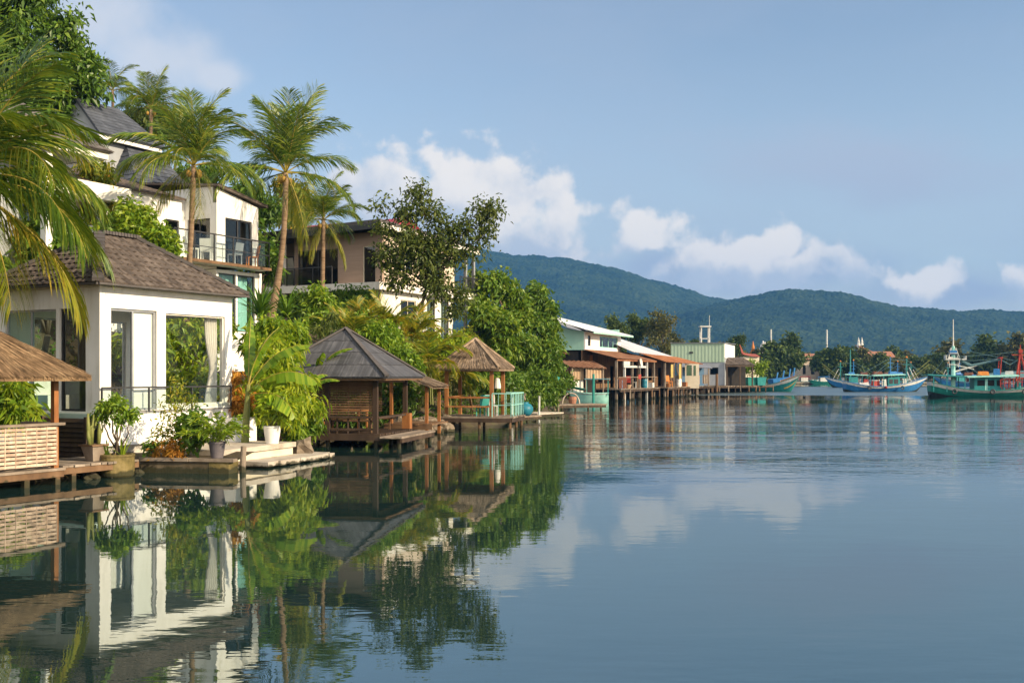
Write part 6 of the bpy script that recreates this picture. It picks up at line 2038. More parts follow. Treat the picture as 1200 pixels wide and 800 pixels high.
def boat_base(root, L, B, fb, bow, stern, c_hull, c_band, c_low='bottom', c_deck='wood', band=.80, low=.30):
    st = hull_pts(L, B, fb, bow, stern)
    m = MB(); hull_mesh(m, st, low, band); m.build('hull', MT[c_hull], root, smooth=True)
    m = MB(); hull_mesh(m, st, 0.0, low, .004); m.build('bottom', MT[c_low], root, smooth=True)
    m = MB(); hull_mesh(m, st, band, 1.0, .02)
    m.build('bulwark', MT[c_band], root, smooth=True)
    m = MB()
    for sg in (-1, 1):
        for (a, b) in zip(st[:-1], st[1:]):
            rk = lambda q: q[0] + .55 * max(0, q[0] / abs(st[-1][0])) ** 3
            m.beam((rk(a), sg * (a[1] + .03), a[2] + .03), (rk(b), sg * (b[1] + .03), b[2] + .03), .09, .07)
    m.build('gunwale', MT[c_band if c_band != 'bwhite' else c_hull], root)
    m = MB(); d = [(x, hb * .9, k + (s - k) * .72) for (x, hb, s, k) in st if x < L * .46]
    for a, b in zip(d[:-1], d[1:]):
        m.quad((a[0], -a[1], a[2]), (b[0], -b[1], b[2]), (b[0], b[1], b[2]), (a[0], a[1], a[2]))
    m.build('deck', MT[c_deck], root)
    return st


def tyre(root, x, y, z, mat='metal_dark', r=.22):
    m = MB()
    n, k = 14, 6
    for i in range(n):
        a = 2 * math.pi * i / n
        for j in range(k):
            b = 2 * math.pi * j / k
            m.pts([(x + (r + .08 * math.cos(b)) * math.cos(a), y + .08 * math.sin(b), z + (r + .08 * math.cos(b)) * math.sin(a))])
    for i in range(n):
        for j in range(k):
            m.face(i * k + j, ((i + 1) % n) * k + j, ((i + 1) % n) * k + (j + 1) % k, i * k + (j + 1) % k)
    m.build('tyre_fender', MT[mat], root, smooth=True)


def teal_trawler():
    root = thing('fishing_boat', 'big teal fishing boat with green hull, tall teal mast and red bow frame', 'fishing boat', (0, 0, 0), 'fishing boats in the bay')
    L = 15.6
    boat_base(root, L, 3.6, .62, 1.55, .95, 'boatgreen', 'bwhite', 'bottom', 'wood', .76, .34)
    hull_parts = set(root.children)
    # wheelhouse
    m = MB(); m.wall('x', -1.0, -1.6, 1.4, .45, 2.1, .06, [(-1.3, -.5, 1.15, 1.8), (-.2, .5, 1.15, 1.8), (.75, 1.2, 1.15, 1.8)]); m.wall('x', 1.0, -1.6, 1.4, .45, 2.1, .06); m.wall('y', -1.6, -.93, 1.0, .45, 2.1, .06); m.wall('y', 1.34, -.93, 1.0, .45, 2.1, .06, [(-.7, -.05, 1.15, 1.8), (.1, .75, 1.15, 1.8)])
    m.build('wheelhouse', MT['boatteal'], root)
    m = MB(); m.box(-.49, -.21, -1.02, -1.0, .5, 1.95); m.build('door', MT['aqua'], root)
    m = MB(); m.box(-1.5, 1.3, -.8, .9, .46, 2.0); m.build('dark_cabin', MT['dark'], root)
    # long canopies
    m = MB(); m.panel((-6.6, -1.5, 2.42), (-2.6, -1.6, 2.2), (-2.6, 1.6, 2.2), (-6.6, 1.5, 2.42), 6, 4, lambda u, v: .05 * math.sin(v * 2), .1); m.build('canopy', MT['boatteal'], root)
    m = MB(); m.panel((-2.5, -1.75, 2.16), (2.9, -1.7, 2.32), (2.9, 1.7, 2.32), (-2.5, 1.75, 2.16), 8, 6, lambda u, v: .12 * math.sin(v / 3.4 * 3.14), .10); m.build('canopy', MT['aqua'], root, smooth=False)
    m = MB()
    for x in (-6.0, -4.6, -2.7, 1.4, 2.8):
        for y in (-1.4, 1.4):
            m.beam((x, y, .5), (x, y, 2.25), .08)
    m.build('canopy_post', MT['boatteal'], root)
    # mast with crow platform
    m = MB(); m.tube([(-3.6, 0, .2), (-3.6, 0, 3.2), (-3.6, 0, 5.6)], [.26, .23, .17], 9); m.build('mast', MT['aqua'], root)
    m = MB(); m.tube([(-3.6, 0, 5.6), (-3.6, 0, 8.6)], [.09, .04], 7); m.build('topmast', MT['bwhite'], root)
    m = MB()
    for (x, y) in ((-4.2, -.4), (-3.0, -.4), (-3.0, .4), (-4.2, .4)):
        m.beam((x - (x + 3.6) * .6, y * .4, 5.4), (x, y, 4.2), .06)
        m.beam((x, y, 4.2), (x * 1.0 - .25 * (x + 3.6), y, 3.2), .06)
    for z, s in ((4.2, .62), (4.75, .42), (3.5, .55)):
        m.box(-3.6 - s, -3.6 + s, -.42, -.36, z, z + .08); m.box(-3.6 - s, -3.6 + s, .36, .42, z, z + .08)
        m.box(-3.6 - s, -3.6 - s + .06, -.359, .359, z, z + .08); m.box(-3.6 + s - .06, -3.6 + s, -.359, .359, z, z + .08)
    m.build('mast_ladder', MT['bwhite'], root)
    m = MB(); m.box(-4.5, -2.3, -.5, .5, 4.05, 4.17); m.box(-4.5, -4.42, -.5, .5, 4.171, 4.6); m.box(-2.38, -2.3, -.5, .5, 4.171, 4.5); m.box(-4.1, -3.7, -.2, .2, 4.171, 4.4); m.build('crow_platform', MT['bwhite'], root)
    m = MB(); m.box(-4.0, -3.25, -.3, .3, 4.68, 5.1); m.build('blue_box', MT['blue'], root)
    # booms and nets
    m = MB(); m.tube([(-3.5, 0, 2.7), (1.4, .2, 4.2)], [.10, .07], 7); m.tube([(-3.5, 0, 3.5), (-1.4, 0, 3.0)], .06, 6); m.build('boom', MT['bwhite'], root)
    m = MB(); m.tube([(-3.6, 0, 4.3), (-1.6, .1, 3.4), (1.4, .2, 4.1)], [.16, .17, .12], 7); m.build('rolled_net', MT['net'], root)
    m = MB(); m.tube([(1.4, .2, 4.1), (2.4, 0, 3.5), (3.5, 0, 4.2), (6.6, 0, 3.6)], [.07, .05, .05, .04], 5); m.build('rope', MT['net'], root)
    m = MB()
    for y in (-.45, .45):
        m.beam((1.25, y, 2.3), (1.4, y, 4.3), .10)
    m.box(1.2, 1.55, -.5, .5, 4.2, 4.35); m.build('red_gallows', MT['red'], root)
    # red frame towards the bow
    m = MB()
    for (dx, dy) in ((-.7, -.5), (.7, -.5), (0, .6)):
        m.beam((3.5 + dx, dy, 1.0), (3.5, 0, 5.0), .13)
    m.beam((2.9, -.4, 2.6), (4.1, -.4, 2.6), .09); m.beam((2.6, 0, 4.6), (4.5, 0, 4.6), .10); m.beam((3.5, 0, 4.9), (3.5, 0, 5.7), .09); m.box(3.3, 3.7, -.2, .2, 4.8, 5.2)
    m.build('red_tripod', MT['red'], root)
    m = MB()
    for x in np.arange(1.0, 5.0, .45):
        m.beam((x, -1.45 + max(0, x - 4) * .2, 1.0 + max(0, x - 2) * .09), (x, -1.45 + max(0, x - 4) * .2, 1.9 + max(0, x - 2) * .12), .07)
    for z in (.0, .45):
        m.beam((1.0, -1.45, 1.4 + z), (5.0, -1.2, 1.75 + z), .07)
    for x in np.arange(1.2, 2.2, .22):
        m.beam((x, -1.3, .75), (x, -1.25, 2.0), .06)
    m.box(1.15, 2.15, -1.33, -1.2, 1.95, 2.03)
    m.build('red_rail', MT['red'], root)
    m = MB()
    for (a, b) in (((-3.6, 0, 5.5), (-6.1, 0, 2.2)), ((-3.6, 0, 5.4), (8.6, 0, 2.9)), ((-3.6, 0, 4.4), (3.5, 0, 5.0)), ((-3.6, -.1, 5.0), (-1.0, -1.6, 2.2)), ((-3.6, .1, 5.0), (-1.2, 1.6, 2.2)), ((3.5, 0, 5.0), (8.8, 0, 2.8)), ((-3.6, 0, 4.0), (1.4, .2, 4.2))):
        a, b = Vector(a), Vector(b); m.tube([a, a.lerp(b, .5) - Vector((0, 0, .12)), b], .028, 5)
    m.build('rigging', MT['net'], root)
    # clutter
    rg = random.Random(4)
    for (x, y, z, a, b, c, mt) in ((-5.6, -.5, .55, .9, .8, .6, 'boatteal'), (-4.5, -.9, .55, .8, .5, .5, 'aqua'), (-.6, -.6, 2.32, 1.2, .8, .45, 'orange'), (.9, -.4, 2.36, .7, .7, .7, 'blue'), (2.2, -.5, 2.4, .9, .6, .4, 'bwhite'), (-2.0, .3, 2.3, .8, .8, .35, 'net_brown'), (4.0, -.4, 1.1, .9, .9, .7, 'blue'), (3.0, -.8, .8, .5, .5, .9, 'boatteal')):
        m = MB(Matrix.Translation((x, y, z)) @ Matrix.Rotation(rg.uniform(-.3, .3), 4, 'Z'))
        m.hexa([(-a / 2, -b / 2, 0), (a / 2, -b / 2, 0), (a / 2, b / 2, 0), (-a / 2, b / 2, 0), (-a * .45, -b * .42, c), (a * .42, -b * .42, c * .9), (a * .42, b * .42, c), (-a * .42, b * .42, c * .95)])
        m.build('crate' if mt != 'net_brown' else 'net_pile', MT[mt], root)
    m = MB(); m.lathe((5.0, -.2, 1.6), [(.5, 0), (.55, .2), (.3, .55), (.05, .62)], 10); m.build('net_pile', MT['net'], root)
    for x in (-5.5, -1.5, 1.8):
        tyre(root, x + 1.6, -1.86, .52)
    for ch in root.children:
        if ch not in hull_parts:
            ch.location.x -= 1.6
    return root


r_ = teal_trawler()
r_.location = W(1184, 119) + Vector((-.9, 0, .02)); r_.rotation_euler = (0, 0, R(-9))


def blue_boat(label, group, hull='blue', band='bwhite', seed=1, masts=True, L=12.7):
    rg = random.Random(seed)
    root = thing('fishing_boat', label, 'fishing boat', (0, 0, 0), group)
    boat_base(root, L, 3.2, .72, 1.25, .7, hull, band, 'bottom', 'wood', .78, .28)
    m = MB(); m.box(.3, 2.1, -.9, .9, .5, 2.0); m.build('wheelhouse', MT['boatteal'], root)
    m = MB(); m.box(.45, 1.0, -.93, -.901, 1.1, 1.75); m.box(1.2, 1.85, -.93, -.901, 1.1, 1.75); m.box(2.101, 2.13, -.6, .6, 1.15, 1.75); m.build('window', MT['metal_dark'], root)
    m = MB(); m.panel((-2.2, -1.25, 2.25), (2.9, -1.25, 2.4), (2.9, 1.25, 2.4), (-2.2, 1.25, 2.25), 8, 5, lambda u, v: .12 * math.sin(v / 2.5 * 3.14), .08); m.build('canopy', MT['aqua'] if seed % 2 else MT['blue'], root)
    m = MB()
    for x in (-2.1, -.5, 2.8):
        for y in (-1.1, 1.1):
            m.beam((x, y, .5), (x, y, 2.3), .07)
    m.build('canopy_post', MT['boatteal'], root)
    if masts:
        for (x, h, mt) in ((1.0, 4.9, 'blue'), (3.6, 4.7, 'boatteal')):
            m = MB(); m.tube([(x, 0, .4), (x, 0, h)], [.13, .07], 7); m.beam((x - .5, 0, h - .9), (x + .5, 0, h - .9), .08); m.beam((x - .35, 0, h - 1.5), (x + .35, 0, h - 1.5), .07); m.build('mast', MT[mt], root)
            m = MB(); m.lathe((x, 0, h), [(.1, 0), (.16, .12), (.05, .3)], 8); m.build('mast_lamp', MT['orange'], root)
        m = MB(); m.tube([(3.7, 0, 1.8), (7.4, .3, 4.4)], [.07, .05], 6); m.tube([(3.7, 0, 1.2), (7.0, -.4, 3.9)], [.06, .04], 6); m.build('boom', MT['stemgreen'], root)
        m = MB()
        for (a, b) in (((1.0, 0, 4.7), (-5.6, 0, 1.5)), ((3.6, 0, 4.5), (6.2, 0, 2.1)), ((1.0, 0, 4.5), (3.6, 0, 4.4)), ((1.0, 0, 4.3), (-2.1, -1.1, 2.3)), ((3.6, 0, 4.2), (2.8, -1.1, 2.4))):
            m.tube([a, b], .03, 5)
        m.build('rigging', MT['net'], root)
        m = MB(); m.tube([(4.4, -.2, 1.1), (3.6, 0, 2.9)], .07, 6); m.tube([(5.2, 0, 1.3), (4.0, 0, 3.4)], .05, 6); m.build('stay', MT['bwhite'], root)
    for (x, y, z, a, b, c, mt, nm) in ((-3.4, -.4, .5, 1.7, 1.0, .85, 'bwhite', 'covered_crate'), (-1.5, -.3, .5, 1.2, .9, 1.1, 'red', 'net_pile'), (-.4, -.9, .6, .8, .3, 1.2, 'bwhite', 'white_crate'), (3.0, -.5, .6, .7, .6, 1.3, 'bwhite', 'white_bag'), (-1.0, .2, 2.35, 1.6, .9, .5, 'net_brown', 'net_pile'), (1.4, 0, 2.42, 1.3, .8, .45, 'blue', 'crate'), (-4.6, 0, .8, .8, .7, .5, 'blue_dk', 'crate')):
        m = MB(Matrix.Translation((x, y, z)) @ Matrix.Rotation(rg.uniform(-.2, .2), 4, 'Z'))
        m.hexa([(-a / 2, -b / 2, 0), (a / 2, -b / 2, 0), (a / 2, b / 2, 0), (-a / 2, b / 2, 0), (-a * .40, -b * .38, c * .8), (a * .35, -b * .38, c), (a * .35, b * .38, c * .9), (-a * .38, b * .38, c * .95)])
        m.build(nm, MT[mt], root)
    m = MB(); m.lathe((-.4, -1.66, .62), [(.01, -.2), (.16, -.12), (.2, 0), (.16, .12), (.01, .2)], 10); m.build('red_buoy', MT['red'], root)
    for x in (-3, 2.2):
        tyre(root, x, -1.66, .55)
    return root


b_ = blue_boat('blue fishing boat with white bulwark and two short masts in mid bay', 'fishing boats in the bay', seed=1)
b_.scale = (.9, .95, 1.0)
b_.location = W(1036, 150) + Vector((0, 0, .02)); b_.rotation_euler = (0, 0, R(3))
b2 = dup(b_, W(1006, 196), R(176), 'blue fishing boat half hidden behind the stern of the two masted boat')
b3 = blue_boat('long blue working boat moored by the far trees behind others', 'fishing boats in the bay', 'blue', 'blue_dk', 2, True, 12.7)
b3.location = W(1046, 215); b3.rotation_euler = (0, 0, R(-4))
b4 = dup(b3, W(1130, 225), R(185), 'blue and grey boat behind the teal mast near far trees')
b5 = dup(b_, W(1215, 170), R(8), 'blue boat behind the red bow frame at right edge')


def net_boat():
    root = thing('net_boat', 'dark covered boat heaped with grey nets behind the red frame', 'fishing boat', (0, 0, 0))
    boat_base(root, 12, 3.2, .8, 1.3, .8, 'blue_dk', 'blue_dk')
    m = MB(); m.panel((-5, -1.6, 1.6), (4, -1.6, 2.3), (4, 1.6, 2.3), (-5, 1.6, 1.6), 10, 6, lambda u, v: .9 * math.sin(v / 3.2 * 3.14)); m.build('net_cover', MT['net'], root, smooth=True)
    root.location = W(1190, 150); root.rotation_euler = (0, 0, R(4))


net_boat()


def small_far_boat(px, Y, L, hull, label, rot=0, red=False):
    root = thing('small_boat', label, 'boat', (0, 0, 0), 'small boats along the far shore')
    boat_base(root, L, 2.0, .55, .8, .5, hull, 'bwhite' if hull != 'boatgreen' else 'boatgreen')
    m = MB(); m.box(-1.6, .2, -.6, .6, .4, 1.6); m.build('cabin', MT['bwhite'], root)
    m = MB(); m.panel((-2.2, -.8, 1.75), (.8, -.8, 1.85), (.8, .8, 1.85), (-2.2, .8, 1.75), 4, 3, lambda u, v: .08 * math.sin(v * 2), .06)
    for x in (-2.1, .7):
        m.beam((x, -.7, .4), (x, -.7, 1.75), .06); m.beam((x, .7, .4), (x, .7, 1.75), .06)
    m.build('canopy', MT['red' if red else 'blue'], root)
    m = MB(); m.box(.9, 1.7, -.5, .5, .4, 1.1); m.build('crate', MT['bwhite'], root)
    root.location = W(px, Y, .02); root.rotation_euler = (0, 0, rot)


small_far_boat(945, 268, 7.5, 'boatteal', 'teal hulled small boat with red canopy by the far shore', .1, True)
small_far_boat(938, 283, 7.0, 'blue', 'small blue boat moored behind the teal hulled one on far shore', 2.9, False)
small_far_boat(968, 262, 8.0, 'boatgreen', 'low green boat on the far shore beside the blue fleet', .05, False)


def painted_prow():
    root = thing('longtail_boat', 'beached boat with white and orange painted prow at the pier end', 'boat', (0, 0, 0))
    st = boat_base(root, 9, 2.3, .8, 1.5, .5, 'boatteal', 'bwhite', 'teal', 'wood', .78, .25)
    m = MB(); hull_mesh(m, [s for s in st if s[0] > 2.2], .985, 1.10, .035); m.build('orange_stripe', MT['orange'], root)
    m = MB(); hull_mesh(m, [s for s in st if s[0] > 2.6], .40, .52, .012); m.build('yellow_stripe', MT['yellow'], root)
    root.location = W(898.5, 152, .02); root.rotation_euler = (0, 0, R(-38))
    t = W(915, 160, 1.0)
    q = thing('blue_stern_boat', 'blue boat stern with raised frames behind the painted prow', 'boat', t)
    b = MB(frame(t, (1, .2)))
    b.hexa([(-1.4, -.8, -1.2), (1.2, -.8, -1.2), (1.2, .8, -1.2), (-1.4, .8, -1.2), (-1.7, -1, .7), (1.8, -1, 1.1), (1.8, 1, 1.1), (-1.7, 1, .7)]); b.build('hull', MT['blue'], q)
    b = MB(frame(t, (1, .2)))
    for x in (-1, 0, 1, 1.7):
        b.beam((x, -.6, .6), (x + .25, -.6, 2.0 + .25 * x), .16)
    b.build('frame', MT['blue'], q)


painted_prow()


def aqua_boat():
    root = thing('aqua_boat', 'pale aqua wooden boat with darker teal covered bow by the canvas shack', 'boat', (0, 0, 0))
    st = boat_base(root, 3.3, 1.5, .74, .18, .05, 'aqua', 'bwhite', 'aqua', 'wood', .93, .12)
    m = MB(); m.panel((.5, -.75, .95), (2.0, -.2, 1.25), (2.0, .2, 1.25), (.5, .75, .95), 6, 6, lambda u, v: .25 * math.sin(v / max(.2, 1) * 2.2)); m.build('bow_cover', MT['teal'], root)
    m = MB()
    for x in (-1.6, .3):
        for y in (-.6, .6):
            m.beam((x, y, .6), (x, y, 2.0), .06)
    m.build('canopy_post', MT['teal'], root)
    m = MB(); m.hexa([(-1.8, -.72, 2.0), (.5, -.72, 2.0), (.5, .72, 2.0), (-1.8, .72, 2.0), (-1.8, -.6, 2.1), (.5, -.6, 2.1), (.5, .6, 2.1), (-1.8, .6, 2.1)]); m.build('canopy', MT['net'], root)
    m = MB(); m.box(-1.5, -1.15, -.84, -.80, .55, .68); m.box(-.9, -.6, -.845, -.805, .55, .68); m.build('dark_patch', MT['metal_dark'], root)
    root.location = W(691.5, 95.5, .0); root.rotation_euler = (0, 0, R(176))


aqua_boat()

# ------------------------------------------------------------------ the far shore
def far_trees():
    rg = random.Random(31)
    protos = []
    for v in range(7):
        base = Vector((0, 0, 0))
        h = 1.0
        blobs = []
        for k in range(9):
            a = rg.random() * 6.28
            rr = rg.uniform(0, 3.1)
            blobs.append((Vector((math.cos(a) * rr, math.sin(a) * rr, rg.uniform(3.2, 8.4) - rr * .35)), rg.uniform(1.3, 2.3)))
        root = tree('far_tree', 'x', 'tree', base, blobs, .22, 'lf_far' if v % 3 else 'lf_far2', 420, 10, 1.0, .55, .5, 200 + v, .2, shell=.4)
        protos.append(root)
    K = 'trees along the far shore'
    named = {885: 'dark round tree on far shore just right of painted prow', 905: 'broad dark tree on far shore above the painted prow', 925: 'tall dark tree left of terracotta roof on far shore',
             972: 'dark tree right of the terracotta roof under white mast', 990: 'dense tree behind the thin white mast on far shore', 1125: 'feathery tall tree right of the teal mast',
             1160: 'wide dark tree behind the red gallows of teal boat', 1195: 'dark tree at right edge above red tripod'}
    spec = [(842, 260, .95), (858, 300, .85), (870, 270, .9), (885, 262, .95), (905, 258, 1.15), (925, 262, 1.15), (915, 300, 1.2), (946, 330, .95), (972, 275, 1.0), (990, 280, 1.1), (1003, 300, 1.05),
            (1018, 320, .9), (1034, 285, .85), (1052, 300, .85), (1066, 310, .85), (1080, 290, .8), (1096, 290, .9), (1125, 300, 1.45), (1142, 310, 1.15), (1160, 290, 1.35), (1177, 300, 1.2), (1195, 285, 1.35),
            (1215, 300, 1.2), (1235, 290, 1.2), (1262, 300, 1.15), (868, 330, .95), (895, 340, 1.0), (1010, 345, 1.0), (1060, 340, 1.0), (1110, 350, 1.1), (1290, 300, 1.2), (1320, 310, 1.2), (957, 300, .75), (1045, 330, 1.0)]
    for i, (px, Y, s) in enumerate(spec):
        p = protos[i % 7]
        o = p if i < 7 else dup(p)
        o.location = W(px, Y, .2); o.scale = (s, s, s * rg.uniform(.85, 1.05)); o.rotation_euler = (0, 0, rg.random() * 6.28)
        o['label'] = named.get(px, 'dark green tree in the row along the far shore')
        o['group'] = K
    # taller trees rising behind the stilt houses
    def t(px, py, Y, rpx, mat, lab, n=6, seed=1, h=4, tw=420):
        c = P(px, py, Y); r = rpx / F * Y; g = random.Random(seed)
        bl = [(c, r * .55)] + [(c + Vector((g.uniform(-.6, .6) * r, g.uniform(-.6, .6) * r, g.uniform(-.9, .8) * r)), r * g.uniform(.28, .5)) for _ in range(n)]
        tree('inland_tree', lab, 'tree', Vector((c.x, c.y, .5)), bl, .2, mat, tw, 8, .5, .45, .38, seed, .2, group='trees behind the stilt houses', shell=.3)
    t(722, 392, 170, 18, 'lf_far', 'dark green tree behind the white roof corner of the mint house', 9, 3)
    t(750, 386, 175, 15, 'lf_far', 'upright dark green tree between mint house roof and bare brown tree', 8, 4)
    t(776, 390, 170, 22, 'lf_far2', 'brownish thin crowned tree behind the pale grey roof', 10, 5, tw=300)
    t(705, 400, 165, 14, 'lf_far', 'low tree rising just behind the mint house roof', 7, 6)
    t(795, 404, 200, 12, 'lf_far2', 'low olive tree behind the dark grey roof', 7, 8)
    t(820, 408, 210, 10, 'lf_far', 'small tree behind the green hall roof left of its white tower', 7, 9)
    t(862, 404, 215, 10, 'lf_far', 'small tree behind the white end wall of green hall', 7, 10)


far_trees()


def far_buildings():
    def hut(px, Y, w, h, roofm, wallm, lab, rh=1.6, d=6, py=None):
        c = W(px, Y, .3); M = frame(c, (1, .05))
        r = thing('far_house', lab, 'house', c)
        m = MB(M); m.wall('x', 0, -w / 2, w / 2, 0, h, .2, [(-w * .3, -w * .15, h * .35, h * .75), (w * .1, w * .28, h * .35, h * .75)]); m.wall('y', w / 2 - .2, .201, d, 0, h, .2); m.wall('y', -w / 2, .201, d, 0, h, .2); m.build('wall', MT[wallm], r)
        m = MB(M); m.box(-w / 2 + .3, w / 2 - .3, .6, d, 0, h - .2); m.build('dark_room', MT['dark'], r)
        m = MB(M); e = .5
        m.quad((-w / 2 - e, -e, h), (w / 2 + e, -e, h), (w / 2 + e, d / 2, h + rh), (-w / 2 - e, d / 2, h + rh)); m.quad((-w / 2 - e, d + e, h), (w / 2 + e, d + e, h), (w / 2 + e, d / 2, h + rh), (-w / 2 - e, d / 2, h + rh))
        m.tri((w / 2, 0, h), (w / 2, d, h), (w / 2, d / 2, h + rh)); m.tri((-w / 2, 0, h), (-w / 2, d, h), (-w / 2, d / 2, h + rh)); m.build('roof', MT[roofm], r)
    hut(948, 282, 5.6, 6.0, 'terracotta', 'beige', 'house with terracotta roof among the far shore trees', 1.6)
    hut(1032, 320, 8, 7.2, 'terracotta', 'bwhite', 'white far house with reddish roof behind the blue fleet', 1.8)
    hut(880, 300, 5, 5.2, 'redroof', 'bwhite', 'small far house with red roof behind the tiled shelter', 1.6)
    # red pagoda-like ornament above the tiled shelter
    c = W(880, 175, .3); r = thing('red_gable_hall', 'small red gabled hall with upswept roof end over the pier bushes', 'hall', c)
    m = MB(); M = frame(c, (1, .1)); m.M = M
    m.panel((-1.6, -1, 5.0), (1.3, -1, 5.0), (1.1, 1, 5.5), (-1.4, 1, 5.5), 10, 3, lambda u, v: .06 * (u - 2.5) ** 2); m.beam((-1.3, 0, 5.3), (-1.9, 0, 7.0), .3, .4, w2=.08); m.build('roof', MT['rust_red'], r)
    m = MB(M); m.box(-1.5, 1.2, -.6, 1, 0, 5.0); m.build('wall', MT['cream'], r)
    # white ornate tower
    c = W(896, 330, .3); r = thing('white_ornate_tower', 'white ornate tower standing over the trees left of thin mast', 'tower', c)
    m = MB(frame(c, (1, 0)))
    m.box(-1.2, 1.2, -1.2, 1.2, 0, 9.5)
    m.build('shaft', MT['bwhite'], r)
    m = MB(frame(c, (1, 0)))
    for (x, z) in ((-1.2, 9.5), (1.2, 9.5), (0, 10.3), (-.6, 10.6), (.7, 10.2)):
        m.lathe((x, -.6, z), [(.7, 0), (.75, .4), (.3, .9), (.4, 1.2), (.05, 1.9)], 8)
    m.build('pinnacle', MT['bwhite'], r)
    c = W(882.5, 318, .3); r = thing('gold_pagoda', 'small golden pagoda peak among far trees left of white tower', 'pagoda', c)
    m = MB(frame(c, (1, 0))); m.lathe((0, 0, 0), [(1.2, 0), (1.1, 5), (1.3, 7), (.8, 8), (.9, 8.6), (.4, 9.6), (.45, 10), (.05, 12)], 10); m.build('spire', MT['orange'], r)
    # white temple roof with spires
    c = W(1010, 350, .3); r = thing('white_temple', 'white far temple with stepped roof and twin spires above trees', 'temple', c)
    M = frame(c, (1, 0)); m = MB(M); m.box(-1.8, 1.8, -2, 2, 0, 9.2); m.build('wall', MT['bwhite'], r)
    m = MB(M); m.panel((-1.6, -2.2, 11.4), (6.5, -2.2, 8.0), (6.5, 2, 8.4), (-1.6, 2, 11.8), 8, 2, lambda u, v: .05 * math.sin(u), .3); m.build('roof', MT['terracotta'], r)
    m = MB(M)
    for x in (-1.4, -.3):
        m.lathe((x, -1, 9.2), [(.55, 0), (.6, 2.4), (.35, 3.2), (.4, 3.5), (.05, 5.0)], 8)
    m.build('spire', MT['bwhite'], r)
    # thin white masts
    for px, Y, z, lab in ((903.5, 300, 15.0, 'tall thin white mast on the far shore above painted prow'), (969, 300, 14.9, 'tall thin white mast on far shore right of terracotta roof'), (996.5, 205, 7.2, 'thin teal mast rising over the blue fleet')):
        b = W(px, Y, .2); m = MB(); m.tube([b, Vector((b.x, b.y, z * .5)), Vector((b.x, b.y, z))], [.32, .28, .22] if z > 10 else [.16, .14, .08], 7); tag(m.build('antenna_mast', MT['bwhite' if z > 10 else 'boatteal']), lab, 'mast')
    # far quay
    a = W(918, 262, 0); m = MB(frame(a, (1, .03))); m.box(0, 62, 0, 3, -1, .5); tag(m.build('far_quay', MT['concrete']), 'low dark quay edge along the far shore', 'quay')


far_buildings()

# ------------------------------------------------------------------ palms on the slope
KP = 'coconut palms on the hillside'
palm('large coconut palm with long drooping fronds over the hut at the left edge', (-14.2, 27.2, gz(-14.2, 27.2)), P(-46, 215, 26.0), 4.2, 3,
     (('up', 3), ('high', 5), ('mid', 4), ('low', 5), ('flat', 7), ('hang', 5)), .2, (.4, 0), 5, az0=.4,
     extra=(('mid', -.2, 1.0), ('low', -.55, 1.05), ('flat', -.4, 1.0), ('flat', -.95, 1.05), ('hang', -.7, 1.0), ('high', -.35, 1.0), ('mid', -.75, 1.0), ('flat', -.1, .95), ('low', -1.1, 1.0), ('hang', -1.2, 1.0)))
palm('coconut palm with straight trunk before the white house balcony', (W(214, 38.5, 0) + Vector((0, 0, 3.2))), P(227, 194, 38), 2.85, 5, (('up', 5), ('high', 6), ('mid', 4), ('low', 4), ('flat', 3), ('hang', 2)), .135, (.1, 0), 6)
palm('tallest coconut palm with leaning trunk between the white and tan houses', (W(312, 44, 0) + Vector((0, 0, 4.0))), P(335, 203, 44), 3.45, 8, (('up', 7), ('high', 7), ('mid', 3), ('low', 3), ('flat', 3), ('hang', 1), ('dead', 1)), .16, (.45, 0), 6)
palm('shorter coconut palm standing before the tan boarded wall', (W(377, 52, 0) + Vector((0, 0, 3.8))), P(379, 258, 52), 2.35, 11, (('up', 2), ('high', 5), ('mid', 5), ('low', 4), ('flat', 3), ('hang', 1), ('dead', 2)), .15, (0, 0), 5)
palm('distant coconut palm on the hilltop beside the slate gable', (W(176, 62, 0) + Vector((0, 0, 10))), P(177, 128, 62), 2.6, 14, (('up', 2), ('high', 4), ('mid', 5), ('low', 5), ('flat', 4)), .13, (0, 0), 3)
palm('small distant palm half hidden by the dark mango crown', (W(134, 66, 0) + Vector((0, 0, 11))), P(132, 106, 66), 2.2, 17, (('high', 3), ('mid', 4), ('low', 4), ('flat', 3)), .12, (0, 0), 0)

# ------------------------------------------------------------------ large trees
tree('mango_tree', 'huge dark glossy mango tree at top left above the villa', 'tree', W(55, 47, 8), pxblobs([(20, 5, 47, 45), (65, 42, 47, 32), (5, 60, 46, 48), (92, 88, 47, 27), (55, 95, 46, 38), (106, 108, 46.5, 17), (20, 120, 46, 40), (38, -8, 48, 28), (70, 120, 46.5, 22), (85, 62, 48, 20), (-40, 40, 46, 60), (-40, 120, 46, 50), (20, 170, 46, 35), (75, 145, 46.5, 18)]),
     .4, 'lf_mango', 2100, 13, .29, .44, .22, 4, .3, fork=P(40, 130, 47))
tree('round_bush', 'rounded bright green bush tree behind the pavilion roof ridge', 'tree', W(160, 36.5, 3.5), pxblobs([(160, 266, 36, 24), (132, 274, 36.5, 20), (190, 286, 36, 22), (184, 304, 35.8, 18), (150, 250, 37, 17), (200, 300, 35.8, 13), (118, 280, 36.5, 12), (168, 290, 35.8, 20), (150, 285, 36, 18)]),
     .12, 'lf_bright', 560, 12, .20, .48, .13, 6, .25)
tree('hanging_tree', 'small yellow green tree between villa and white house wing', 'tree', W(112, 39, 5), pxblobs([(110, 205, 39, 16), (122, 222, 39, 16), (98, 225, 39, 14), (128, 240, 38.5, 10), (104, 245, 38.5, 12)]),
     .1, 'lf_areca', 220, 10, .28, .25, .16, 9, .5)
